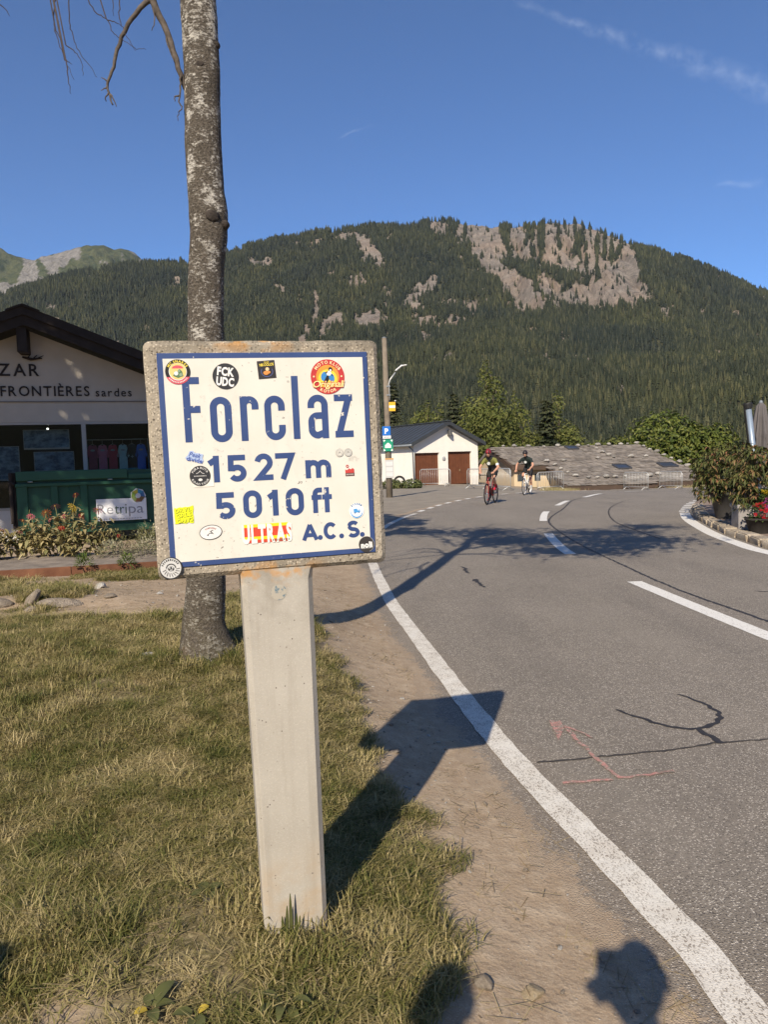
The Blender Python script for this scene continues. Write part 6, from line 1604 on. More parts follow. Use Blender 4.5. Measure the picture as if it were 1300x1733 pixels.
for x0, x1 in ((.06, 2.06), (2.78, 4.78)):
    d = link('door', None, gar)
    nb_ = 8
    for k in range(nb_):
        w = (x1 - x0) / nb_
        m = MB(); m.box((x0 + w * (k + .5), .20 + .004 * (k % 2), gl_(1.9) / 2), (w - .012, .04, gl_(1.9) - .02)); m.build('plank', M_BROWN, d)
    m = MB(); m.box(((x0 + x1) / 2, .235, gl_(1.9) / 2), (x1 - x0, .02, gl_(1.9))); m.build('backing', M_DKWOOD, d)
    m = MB(); m.box(((x0 + x1) / 2 + .08, .165, .95), (.03, .04, .14)); m.build('handle', simple('brass', (.6, .5, .3), .4, .1, 5, metal=.7), d)
roofg = link('roof', None, gar)
sl = (GAP - GEV) / 2.65; OV = .38
for s in (-1, 1):
    m = MB(); xe = -OV if s < 0 else GW + OV; ze = gl_(GAP) - sl * (2.65 + OV if s < 0 else GW - 2.65 + OV)
    q = [(2.65, gl_(GAP) + .24), (xe, ze + .24), (xe, ze + .02), (2.65, gl_(GAP) + .02)]
    m.prism(q if s > 0 else q[::-1], -.45, GLN + .6); m.build('roof_slope', M_ANTH, roofg, fix=True)
    for k in range(15):
        y = -.4 + k * .62
        m = MB(); P0, P1 = Vector((2.65, y, gl_(GAP) + .255)), Vector((xe, y, ze + .255)); c = (P0 + P1) / 2; L = (P1 - P0).length
        m.box(c, (L, .03, .05), 0, (0, math.atan2(P0.z - P1.z, P1.x - P0.x), 0)); m.build('seam', M_ANTH, roofg)
m = MB(); m.box((2.65, GLN / 2, gl_(GAP) + .28), (.24, GLN + 1.0, .06)); m.build('ridge_cap', M_ANTH, roofg)
m = MB(); m.tube([(-.40, -.4, gl_(GEV) - .08), (-.40, GLN, gl_(GEV) - .08)], .07, 8); m.build('gutter', M_GREYM, gar, True)
m = MB(); m.tube([(-.38, .1, gl_(GEV) - .1), (-.06, .02, gl_(2.1)), (-.06, -.06, .02)], .05, 8); m.build('downpipe', M_GREYM, gar, True)
m = MB(); m.box((2.85, -.18, gl_(3.22)), (.22, .34, .40), 0, None, .03); m.box((2.85, -.34, gl_(3.12)), (.14, .10, .2), 0, None, .02); m.build('bell_housing', simple('dark_grey_box', (.10, .10, .10), .6), gar)
m = MB(); m.lathe([(.15, 0), (.15, .03), (.11, .045)], 20); o = m.build('plaque', simple('grey_plaque', (.36, .36, .36), .5, .3, 14), gar, True); o.location = (2.42, -.0, gl_(1.48)); o.rotation_euler = (R(90), 0, 0)

# ------------------------------------------------------------------ slab-roofed chalet beyond the bend
chal = thing('chalet', 'ochre chalet with broad grey stone slab roof below the road', 'house', (0, 0, 0))
rp = {'rL': (8.15, 56, 2.19), 'rR': (20.2, 58, 2.1), 'eR': (21.79, 51.32, .10), 'eBR': (20.63, 48.86, -.54), 'eBL': (11.74, 47.07, -.57), 'n1': (11.54, 51.7, .77), 'n2': (9.05, 51.48, .85)}
RN = Vector((-.0528, .2749, -.96)).normalized() * -1
def slab_material():
    b = NB('stone_slabs'); v = b.coord('Position'); n = b.noise(v, .7, 5); f = b.noise(v, 5, 5)
    g = b.n('ShaderNodeNewGeometry')
    c = b.mix(b.ramp(n, .3, .7), (.19, .165, .145), (.28, .25, .22)); c = b.mix(b.ramp(f, .5, .72, 0, .4), c, (.31, .275, .235)); c = b.mix(1.0, c, b.mix(g.outputs['Random Per Island'], (.74, .74, .74), (1.2, 1.18, 1.15)), 'MULTIPLY')
    return b.done(c, .9, b.bump(f, .5, .05), .15)
M_SLATE = slab_material()
outline = [Vector(rp[k]) for k in ('rL', 'rR', 'eR', 'eBR', 'eBL', 'n1', 'n2')]
rc = link('roof', None, chal)
m = MB(); n = 7
m.add([p for p in outline] + [p - RN * .24 for p in outline], [tuple(range(n)), tuple(range(n, 2 * n))[::-1]] + [(i, (i + 1) % n, (i + 1) % n + n, i + n) for i in range(n)]); m.build('roof_deck', simple('roof_boards', (.105, .075, .055), .85, .25, 2), rc, fix=True)
back = [Vector(rp['rL']), Vector(rp['rR']), Vector(rp['rR']) + Vector((-1.2, 7.5, -2.6)), Vector(rp['rL']) + Vector((-1.2, 7.5, -2.6))]
m = MB(); m.add(back + [p - Vector((0, 0, .24)) for p in back], [(0, 3, 2, 1), (4, 5, 6, 7), (0, 1, 5, 4), (1, 2, 6, 5), (2, 3, 7, 6), (3, 0, 4, 7)]); m.build('rear_slope', M_SLATE, rc, fix=True)
ur = (outline[1] - outline[0]).normalized(); dr_ = RN.cross(ur).normalized()
if dr_.y > 0: dr_ = -dr_
o0 = outline[0]; pl = [((p - o0).dot(ur), (p - o0).dot(dr_)) for p in outline]
rgr = random.Random(9); m = MB(); row = 0; dd = .0
while dd < 12:
    x = -1.2 + (row % 2) * .2 + rgr.uniform(0, .2)
    while x < 15:
        w = rgr.uniform(.34, .46)
        if in_poly(np.array(x + w / 2), np.array(dd + .2), pl):
            g = .016; h = .41; z0, z1 = .03 + rgr.uniform(0, .02), .075 + rgr.uniform(0, .03)
            q = [(x + g, dd, z0), (x + w - g, dd, z0), (x + w - g + rgr.uniform(-.02, .02), dd + h + rgr.uniform(-.05, .05), z1), (x + g + rgr.uniform(-.02, .02), dd + h + rgr.uniform(-.05, .05), z1)]
            P = [o0 + ur * a + dr_ * b_ + RN * c for a, b_, c in q]
            m.add(P + [p - RN * .035 for p in P], [(0, 1, 2, 3), (3, 2, 6, 7), (0, 3, 7, 4), (1, 5, 6, 2)])
        x += w
    dd += .36; row += 1
o = m.build('slab_courses', M_SLATE, rc, fix=True); o['kind'] = 'stuff'
M_FASC = simple('brown_fascia', (.075, .050, .036), .8, .2, 2)
for a, c in (('eBL', 'eBR'), ('eBR', 'eR'), ('n2', 'rL'), ('n1', 'n2'), ('n1', 'eBL')):
    A, B = Vector(rp[a]), Vector(rp[c]); d = (B - A); mid = (A + B) / 2 - Vector((0, 0, .14)); q = d.to_track_quat('X', 'Z').to_matrix()
    off = Vector((d.y, -d.x, 0)).normalized() * .03
    if off.dot(Vector((14, 53, 0)) - mid) > 0: off = -off
    m = MB(); m.box(mid + off, (d.length, .05, .30), 0, q); m.build('fascia_board', M_FASC, rc)
M_OCHRE = simple('ochre_render', (.56, .44, .29), .9, .06, 2)
m = MB()
m.add([(9.3, 51.9, -4), (8.45, 56, -4), (7.6, 60, -4), (7.6, 60, .65), (8.45, 56, 1.95), (9.3, 51.9, .65)], [(0, 1, 2, 3, 4, 5)])
m.add([(9.3, 51.9, -4), (12.0, 52.3, -4), (12.0, 52.3, .55), (9.3, 51.9, .65)], [(0, 1, 2, 3)])
m.add([(12.0, 52.3, -4), (12.3, 48.1, -4), (12.3, 48.1, -.62), (12.0, 52.3, .55)], [(0, 1, 2, 3)]); m.add([(12.3, 48.1, -4), (20.2, 49.7, -4), (20.2, 49.7, -.62), (12.3, 48.1, -.62)], [(0, 1, 2, 3)])
m.build('wall', M_OCHRE, chal, fix=True)
for (x0, z0) in ((9.75, -.35), (11.0, -.35)):
    w = link('window', None, chal); m = MB(); m.box((x0, 51.94 + (x0 - 9.3) * .148, z0 + .3), (.55, .06, .62), 0, (0, 0, .147)); m.build('frame', M_FASC, w); m = MB(); m.box((x0, 51.9 + (x0 - 9.3) * .148, z0 + .3), (.42, .03, .48), 0, (0, 0, .147)); m.build('pane', simple('dark_pane', (.05, .06, .07), .15, .1, 2, spec=.6), w)
for k, (c, w, h) in enumerate((((14.52, 56.27, 1.92), .85, .75), ((16.83, 51.59, .45), 1.0, .95), ((20.32, 52.32, .47), 1.15, .95))):
    s_ = link('skylight', None, rc); C = Vector(c) + RN * .11; mt = Matrix((ur, dr_, RN)).transposed()
    m = MB()
    for (du, dv, lu, lv) in ((0, -h / 2, w, .08), (0, h / 2, w, .08), (-w / 2, 0, .08, h), (w / 2, 0, .08, h)): m.box(C + ur * du + dr_ * dv, (lu, lv, .12), 0, mt)
    m.build('frame', simple('dark_flashing', (.06, .06, .065), .5), s_)
    m = MB(); m.box(C, (w - .08, h - .08, .06), 0, mt); m.build('pane', simple('sky_pane', (.035, .04, .05), .3, .1, 2, spec=.4), s_)
ORD = ['first', 'second', 'third', 'fourth', 'fifth', 'sixth', 'seventh', 'eighth', 'ninth', 'tenth', 'eleventh', 'twelfth']
rst = [(12.36, 56.32, 2.05, 0), (15.15, 56.84, 2.05, 0), (15.95, 56.92, 2.02, 0), (16.76, 57.21, 2.06, 0), (17.72, 57.4, 2.07, 0), (18.72, 57.66, 2.08, 0), (19.29, 57.77, 2.08, 0), (20.08, 58.0, 2.11, 0), (9.3, 56.2, 2.17, 0), (10.1, 56.3, 2.15, 0), (11.2, 56.4, 2.1, 0), (13.6, 56.7, 2.07, 0),
       (20.31, 57.12, 1.84, 1), (20.51, 56.32, 1.6, 1), (20.82, 55.64, 1.39, 1), (21.0, 54.78, 1.13, 1), (21.21, 53.95, .88, 1), (21.45, 53.05, .61, 1), (21.68, 52.14, .34, 1), (16.36, 56.18, 1.79, 2), (16.55, 55.2, 1.5, 2), (16.81, 54.5, 1.28, 2), (17.0, 53.9, 1.1, 2), (15.68, 53.55, 1.07, 2), (18.27, 54.11, 1.09, 2), (19.53, 54.36, 1.09, 2),
       (11.73, 52.33, .94, 3), (13.02, 52.67, .97, 3), (12.05, 51.48, .68, 3), (12.29, 50.65, .43, 3), (12.59, 49.86, .19, 3), (12.89, 49.04, -.06, 3), (13.66, 48.76, -.19, 4), (14.3, 48.89, -.19, 4), (14.94, 49.05, -.17, 4), (15.56, 49.1, -.19, 4), (16.28, 49.24, -.19, 4), (18.05, 49.58, -.19, 4), (18.75, 49.96, -.12, 4)]
rst.sort(key=lambda q: (q[3], -q[2] if q[3] in (1, 3) else q[0])); cnt_ = {}
RSL = ['%s pale stone from the left on the ridge of the slab roof', '%s pale stone from the top down the right edge of the slab roof', '%s pale stone from the left across the middle of the slab roof', '%s pale stone from the top down the left side of the slab roof', '%s pale stone from the left along the eave of the slab roof']
M_RST = stone_mat('lichen_stone', (.28, .26, .23), (.50, .47, .42))
rms = [rock_mesh(90 + i, M_RST, 2, .6) for i in range(4)]
for i, (x, y, z, g) in enumerate(rst):
    o = link('roof_stone', rms[i % 4]); s = .13 + .13 * ((i * 37) % 10) / 10; o.scale = (s * 1.25, s, s); o.rotation_euler = (0, 0, i * 1.7); o.location = Vector((x, y, z)) + RN * (.10 + s * .35); k_ = cnt_[g] = cnt_.get(g, -1) + 1; tag(o, RSL[g] % ORD[k_], 'stone', 'stones weighing down the slab roof')

# ------------------------------------------------------------------ crowd barriers
M_GALV = simple('galvanised_steel', (.52, .52, .50), .45, .08, 6, metal=.5)
def barrier_proto(length, nb, first):
    t = thing('crowd_barrier', first, 'barrier', (0, 0, 0), 0, 'crowd barriers along the bend')
    L = length / 2
    m = MB(); c = [(-L, 0, .06), (-L, 0, 1.0), (-L + .1, 0, 1.1), (L - .1, 0, 1.1), (L, 0, 1.0), (L, 0, .06)]; m.tube(c, .024, 8); m.tube([(-L, 0, .2), (L, 0, .2)], .018, 8); m.build('frame', M_GALV, t, True)
    bar = MB(); bar.tube([(0, 0, .2), (0, 0, 1.09)], .010, 6); bm_ = bar.mesh('bar', M_GALV, True)
    for k in range(nb):
        o = link('bar', bm_, t); o.location = (-L + length * (k + 1) / (nb + 1), 0, 0)
    for s in (-1, 1):
        m = MB(); m.tube([(s * (L - .25), -.32, .02), (s * (L - .25), 0, .20), (s * (L - .25), .32, .02)], .02, 6); m.build('foot', M_GALV, t, True)
    return t
BAR = [((2.40, 46.9), (4.20, 45.9), 'steel crowd barrier standing in front of the brown garage doors'), ((4.75, 41.2), (5.75, 39.4), 'crowd barrier behind the rider in yellow and black'), ((5.65, 38.2), (6.30, 36.2), 'crowd barrier just right of the rider in yellow and black'), ((9.35, 44.3), (11.15, 45.3), 'crowd barrier right of the rider on the white bicycle'), ((15.45, 46.8), (16.25, 45.0), 'crowd barrier alone before the eave of the slab roof'), ((17.8, 46.9), (18.35, 45.1), 'crowd barrier nearest the planted bushes')]
pr_ = None
for i, (a, c, lab) in enumerate(BAR):
    if pr_ is None: pr_ = t = barrier_proto(2.1, 15, lab)
    else: t = copy_tree(pr_)
    t['label'] = lab; a, c = Vector(a), Vector(c); mid = (a + c) / 2
    t.location = (mid.x, mid.y, gzf(mid.x, mid.y) + (.004 if i > 2 else 0)); t.rotation_euler = (0, 0, math.atan2((c - a).y, (c - a).x))
# low rail of grass and posts behind the far edge of the road
M_DRYG = leafmat('verge_grass', [(.16, .15, .06), (.26, .22, .11), (.36, .30, .17)], .8, .15, 1)
m = MB(); rgv = random.Random(6)
VL = smooth_line([(8.2, 36.3), (9.6, 40.5), (11.3, 45.4), (13.3, 48.0), (15.9, 48.9), (18.4, 48.6), (22, 47.4), (30, 45)], 12)
for _ in range(2600):
    k = rgv.uniform(0, len(VL) - 1.01); i = int(k); p = VL[i] * (1 - (k - i)) + VL[i + 1] * (k - i)
    x, y = p[0] + rgv.gauss(0, .22), p[1] + rgv.gauss(.1, .25); h = rgv.uniform(.06, .22); a = rgv.uniform(0, 6.28); w = .012
    z = gzf(x, y); m.add([(x - w, y, z), (x + w, y, z), (x + math.cos(a) * h * .5, y + math.sin(a) * h * .5, z + h)], [(0, 1, 2)])
tag(m.build('verge_grass', M_DRYG), 'dry grass along the far edge of the bend', 'grass', kind='stuff')

# ------------------------------------------------------------------ utility pole, lamp and signs on it
UPX, UPY = .245, 29.9
upo = thing('utility_pole', 'weathered wooden utility pole beside the car park', 'pole', (UPX, UPY, gzf(UPX, UPY)))
m = MB(); m.tube([(0, 0, -.3), (0, 0, 3), (-.03, 0, 6.42)], [.135, .12, .095], 12); m.build('shaft', simple('weathered_wood', (.20, .165, .125), .9, .2, 4, .4, 30), upo, True)
m = MB(); m.lathe([(.10, 0), (.10, .03), (.02, .06)], 12, 0, (-.03, 0, 6.42)); m.build('cap', M_GREYM, upo, True)
lampo = thing('street_lamp', 'slim grey street lamp arm fixed to the utility pole', 'street lamp', (UPX, UPY, 0))
m = MB(); m.tube([(.12, -.08, 3.9), (.10, -.08, 4.55), (.16, -.08, 4.72), (.38, -.06, 5.0)], .028, 8); m.build('arm', M_GALV, lampo, True)
m = MB(); m.box((.52, -.05, 5.17), (.36, .13, .06), 0, (0, R(-38), 0), .02); m.box((.74, -.05, 5.27), (.22, .14, .045), 0, (0, R(-8), 0), .015); m.build('head', simple('lamp_white', (.70, .70, .70), .4), lampo)
for z in (4.1, 4.45):
    m = MB(); m.box((.08, -.07, z), (.16, .1, .05)); m.build('clamp', M_GREYM, lampo)
def plate_sign(name, label, x, z, w, h, col, cat='sign', grp='signs on the utility pole'):
    t = thing(name, label, cat, (x, UPY - .17, z), 0, grp)
    m = MB(); m.box((0, 0, 0), (w, .012, h), 0, None, .004); m.build('plate', simple('sign_face', col, .4, .03, 5), t)
    m = MB(); m.box((0, .03, 0), (.06, .05, h * .6)); m.build('bracket', M_GREYM, t)
    return t
t = plate_sign('bus_stop_flag', 'small yellow and white flag sign high on the pole', UPX + .21, 3.63, .26, .36, (.80, .42, .03)); m = MB(); m.box((0, -.009, -.005), (.25, .006, .10)); m.build('white_band', ink((.75, .72, .65)), t)
m = MB(); m.lathe([(.02, 0), (.035, .02), (.02, .05)], 8, 0, (.13, 0, .2)); m.build('top_knob', ink((.7, .7, .7)), t)
t = plate_sign('parking_sign', 'blue square parking sign with white P', UPX - .05, 2.66, .33, .37, (.015, .14, .50)); m = MB(); text_flat(m, 'P', 0, 0, .30, -.0075, .025); m.build('letter', ink((.80, .80, .80)), t)
t = plate_sign('sub_plate', 'narrow white plate below the parking sign', UPX - .04, 2.41, .33, .12, (.72, .72, .72)); m = MB(); bars_flat(m, 9, 0, 0, .24, .05, -.0075); m.build('print', ink((.1, .1, .1)), t)
t = plate_sign('assembly_sign', 'green assembly point sign below the parking sign', UPX, 2.08, .40, .48, (.012, .26, .15))
m = MB()
for sx1 in (-1, 1):
    for sz1 in (-1, 1): poly(m, [(sx1 * .19, sz1 * .23), (sx1 * .10, sz1 * .21), (sx1 * .17, sz1 * .13)], -.0075)
for dx, dz, r in ((0, 0, .055), (-.08, -.01, .045), (.08, -.01, .045), (-.04, .05, .03), (.04, .05, .03), (0, .075, .03)): disc(m, dx, dz, r, -.0078 - abs(dx) * .002 - dz * .001, 0, n=12)
poly(m, [(-.13, -.10), (.13, -.10), (.11, 0), (-.11, 0)], -.0076); m.build('pictogram', ink((.75, .76, .74)), t)
t = plate_sign('timetable_board', 'grey timetable board with orange top low on the pole', UPX + .03, 1.16, .34, .80, (.46, .46, .45)); m = MB(); m.box((0, -.009, .37), (.34, .006, .05)); m.build('orange_strip', ink((.55, .28, .06)), t)
for z0 in (.18, -.05, -.25):
    m = MB(); m.box((0, -.0075, z0), (.28, .004, .17)); m.build('sheet', ink((.58, .58, .57)), t)
# hedge strip and a lone tyre before the garage side
M_HEDGE = leafmat('hedge_leaf', [(.06, .08, .025), (.10, .12, .04), (.15, .15, .055)], .6, .2, 1)
for k, (x, y, rx, lab) in enumerate(((.55, 44.6, .75, 'low green shrub at the foot of the garage beside the pole'), (1.7, 44.2, .65, 'low green shrub right of the one beside the pole'))):
    clump_tree('low_shrub', lab, (x, y, gzf(x, y)), .6, [((0, 0, .25), (rx, .5, .33)), ((rx * .5, 0, .18), (rx * .6, .4, .25))], M_HEDGE, 40 + k, 520, .085, trunk_r=0, cat='shrub', group='shrubs before the garage')
ty = thing('tyre', 'black tyre leaning on the white garage wall behind the shrub', 'tyre', (1.05, 47.0, gzf(1.05, 47)))
m = MB(); m.tube([(.32 * math.cos(R(a)), 0, .36 + .32 * math.sin(R(a))) for a in range(0, 361, 20)], .07, 8); m.build('rubber', simple('rubber', (.02, .02, .02), .8), ty, True)
m = MB(); m.lathe([(.25, -.05), (.25, .05)], 18, 0, (0, 0, 0), False); o = m.build('rim', M_GREYM, ty); o.rotation_euler = (R(90), 0, 0); o.location = (0, 0, .36)
# ------------------------------------------------------------------ people
def skin_body(joints, bones, radii, root, mats, zone, extra=None, sub=2):
    """one continuous body grown over a skeleton; zone(bone) -> material slot"""
    names = list(joints); ix = {n: i for i, n in enumerate(names)}
    me = bpy.data.meshes.new('body'); me.from_pydata([joints[n] for n in names], [(ix[a], ix[b]) for a, b in bones], [])
    ob = bpy.data.objects.new('body', me); COL.objects.link(ob)
    ob.modifiers.new('skin', 'SKIN'); sd = me.skin_vertices[0].data
    for n in names:
        r = radii[n]; sd[ix[n]].radius = r if isinstance(r, tuple) else (r, r); sd[ix[n]].use_root = (n == root)
    ss_ = ob.modifiers.new('sub', 'SUBSURF'); ss_.levels = sub; ss_.render_levels = sub
    dg = bpy.context.evaluated_depsgraph_get()
    out = bpy.data.meshes.new_from_object(ob.evaluated_get(dg))
    bpy.data.objects.remove(ob); bpy.data.meshes.remove(me)
    V = np.array([v.co[:] for v in out.vertices]); Fv = [tuple(p.vertices) for p in out.polygons]
    bpy.data.meshes.remove(out)
    m = MB()
    A = np.array([joints[a] for a, b in bones]); B = np.array([joints[b] for a, b in bones]); D = B - A; L2 = (D * D).sum(1)
    mi = []
    for f in Fv:
        c = V[list(f)].mean(0); t = np.clip(((c - A) * D).sum(1) / L2, 0, 1); d = np.linalg.norm(A + D * t[:, None] - c, axis=1)
        rad = np.array([max(radii[a]) if isinstance(radii[a], tuple) else radii[a] for a, b in bones])
        k = int(np.argmin(d / (rad + .02))); mi.append(zone(bones[k], t[k], c))
    m.v = [tuple(v) for v in V]; m.f = Fv; m.m = mi
    return m
def add_head(m, c, fwd, upv, s, mi_skin, mi_dark, mi_hair=None):
    """head with brow, nose, chin, ears, eyes and mouth; s = head height"""
    F, U = Vector(fwd).normalized(), Vector(upv).normalized(); U = (U - F * U.dot(F)).normalized(); S = U.cross(F)
    n1, n2 = 16, 20; vs = []
    for i in range(n1 + 1):
        th = math.pi * i / n1
        for k in range(n2):
            a = 2 * math.pi * k / n2
            x, y, z = math.sin(th) * math.cos(a), math.sin(th) * math.sin(a), math.cos(th)
            px, py, pz = x * .40 * s, y * .32 * s, z * .5 * s
            if z < 0: py *= 1 + .35 * z; px *= 1 + .18 * z * (1 if x < 0 else .2)
            if x > .55 and abs(y) < .30:
                px += .085 * s * math.exp(-((z + .12) / .14) ** 2 - (y / .13) ** 2); px -= .02 * s * math.exp(-((z - .08) / .07) ** 2); px += .02 * s * math.exp(-((z + .8) / .15) ** 2)
            vs.append(Vector(c) + F * px + S * py + U * pz)
    fs = [(i * n2 + k, (i + 1) * n2 + k, (i + 1) * n2 + (k + 1) % n2, i * n2 + (k + 1) % n2) for i in range(n1) for k in range(n2)]
    m.add(vs, fs, mi_skin)
    if mi_hair is not None:
        for j, f in enumerate(fs):
            p = sum((vs[i] for i in f), Vector()) / 4 - Vector(c)
            if p.dot(U) > .16 * s or (p.dot(F) < -.02 * s and p.dot(U) > -.22 * s): m.m[-len(fs) + j] = mi_hair
    def bit(o, d, mi):
        p = Vector(c) + F * o[0] * s + S * o[1] * s + U * o[2] * s; q = Matrix((F, S, U)).transposed(); m.box(p, (d[0] * s, d[1] * s, d[2] * s), mi, q, min(d) * s * .3)
    for sd in (-1, 1):
        bit((-.03, sd * .325, -.02), (.14, .05, .24), mi_skin); bit((.365, sd * .13, .04), (.05, .10, .045), mi_dark)
    bit((.372, 0, -.27), (.04, .17, .028), mi_dark)
def add_hand(m, wrist, d, palm_n, s, mi, curl=1.0, side=1):
    """palm, four unequal curled fingers and a thumb from the side of the palm"""
    D, N = Vector(d).normalized(), Vector(palm_n).normalized(); N = (N - D * N.dot(D)).normalized(); S = D.cross(N) * side; w = Vector(wrist)
    m.box(w + D * .045 * s, (.09 * s, .08 * s, .03 * s), mi, Matrix((D, S, N)).transposed(), .010 * s)
    for k, (o, l) in enumerate(((-.030, .070), (-.010, .080), (.010, .075), (.029, .060))):
        b = w + D * .085 * s + S * o * s; p1 = b + (D * math.cos(.5 * curl) + N * math.sin(.5 * curl)) * l * .45 * s; p2 = p1 + (D * math.cos(1.4 * curl) + N * math.sin(1.4 * curl)) * l * .35 * s; p3 = p2 + (D * math.cos(2.2 * curl) + N * math.sin(2.2 * curl)) * l * .3 * s
        m.tube([b - D * .01 * s, p1, p2, p3], [.0095 * s, .009 * s, .0085 * s, .006 * s], 6, mi)
    b = w + D * .03 * s - S * .038 * s; m.tube([b, b - S * .022 * s + D * .028 * s + N * .012 * s, b - S * .018 * s + D * .052 * s + N * .03 * s], [.012 * s, .010 * s, .007 * s], 6, mi)

M_SKINS = simple('skin', (.50, .27, .18), .6, .06, 8); M_HAIR = simple('dark_hair', (.03, .022, .017), .7); M_EYE = simple('face_dark', (.06, .035, .03), .5)
def bicycle(name, label, loc, rz, frame_col, accent, crank=0.0):
    t = thing(name, label, 'bicycle', loc, rz)
    mf, mk, ma = simple('bike_paint', frame_col, .3, .05, 4, spec=.5), simple('bike_black', (.02, .02, .021), .5), simple('bike_accent', accent, .35)
    mm = simple('bike_metal', (.45, .45, .46), .35, .05, 4, metal=.8)
    Rw = .335
    for nm, x in (('wheel', -.41), ('wheel', .58)):
        w = link(nm, None, t); w.location = (x, 0, Rw)
        m = MB(); m.tube([((Rw - .014) * math.cos(R(a)), 0, (Rw - .014) * math.sin(R(a))) for a in range(0, 361, 12)], .014, 7, 0, False); m.build('tyre', mk, w, True)
        m = MB(); m.tube([((Rw - .045) * math.cos(R(a)), 0, (Rw - .045) * math.sin(R(a))) for a in range(0, 361, 12)], .016, 6, 0, False); m.build('rim', ma if accent != (.02, .02, .02) else mk, w, True)
        m = MB()
        for k in range(18):
            a = R(k * 20); m.tube([(.018 * math.cos(a + 1), .02 * (-1) ** k, .018 * math.sin(a + 1)), ((Rw - .05) * math.cos(a), 0, (Rw - .05) * math.sin(a))], .0016, 4, 0, False)
        m.build('spokes', mm, w); m = MB(); m.tube([(0, -.05, 0), (0, .05, 0)], .02, 8); m.build('hub', mm, w, True)
    bb, ra, fa, st, hd, hb = (0, 0, .27), (-.41, 0, Rw), (.58, 0, Rw), (-.14, 0, .80), (.42, 0, .84), (.46, 0, .72)
    m = MB(); m.tube([bb, st], .018, 8); m.tube([bb, hb], .022, 8); m.tube([st, hd], .017, 8); m.tube([hd, hb], .02, 8)
    for s in (-1, 1): m.tube([(bb[0], s * .03, bb[2]), (ra[0], s * .06, ra[2])], .010, 6); m.tube([(st[0], s * .015, st[2] - .02), (ra[0], s * .06, ra[2])], .009, 6)
    m.build('frame', mf, t, True)
    m = MB()
    for s in (-1, 1): m.tube([(.465, s * .02, .72), (.50, s * .045, .60), (.58, s * .05, Rw)], .012, 6)
    m.build('fork', mf, t, True)
    m = MB(); m.tube([st, (-.175, 0, .93)], .014, 8); m.build('seat_post', mk, t, True)
    m = MB(); m.add([(-.32, -.07, .955), (-.32, .07, .955), (-.2, .045, .965), (-.03, .018, .95), (-.03, -.018, .95), (-.2, -.045, .965), (-.31, -.055, .915), (-.31, .055, .915), (-.03, .012, .925), (-.03, -.012, .925)], [(0, 5, 2, 1), (5, 4, 3, 2), (6, 7, 8, 9), (0, 1, 7, 6), (1, 2, 8, 7), (2, 3, 8), (3, 4, 9, 8), (4, 5, 9), (5, 0, 6, 9)]); m.build('saddle', mk, t, True)
    m = MB(); m.tube([hd, (.44, 0, .90), (.52, 0, .925)], .015, 8); bar = [(.52, -.20, .925), (.52, .20, .925)]
    m.tube(bar, .013, 8)
    for s in (-1, 1): m.tube([(.52, s * .20, .925), (.58, s * .21, .925), (.615, s * .21, .88), (.59, s * .215, .82), (.50, s * .22, .80)], .013, 7); m.tube([(.585, s * .21, .93), (.635, s * .21, .975), (.645, s * .21, .93), (.62, s * .212, .84)], [.017, .014, .008, .006], 6)
    m.build('handlebar', mk, t, True)
    cr = link('crankset', None, t); cr.location = bb
    m = MB(); m.lathe([(.095, -.004), (.095, .004)], 20); o = m.build('chainring', mk, cr); o.rotation_euler = (R(90), 0, 0); o.location = (0, -.045, 0)
    for s in (-1, 1):
        dx, dz = .17 * math.cos(crank) * s, .17 * math.sin(crank) * s
        m = MB(); m.tube([(0, s * .06, 0), (dx, s * .075, dz)], .010, 6); m.box((dx, s * .115, dz), (.08, .07, .02)); m.build('crank_arm', mk, cr)
    m = MB(); m.tube([(0, -.045, .27 + .094), (-.41, -.045, Rw + .035)], .004, 4); m.tube([(0, -.045, .27 - .094), (-.41, -.045, Rw - .035)], .004, 4); m.build('chain', mk, t)
    m = MB(); m.tube([(.10, 0, .40), (.17, 0, .56)], .036, 10); m.build('bottle', ma, t, True)
    return t
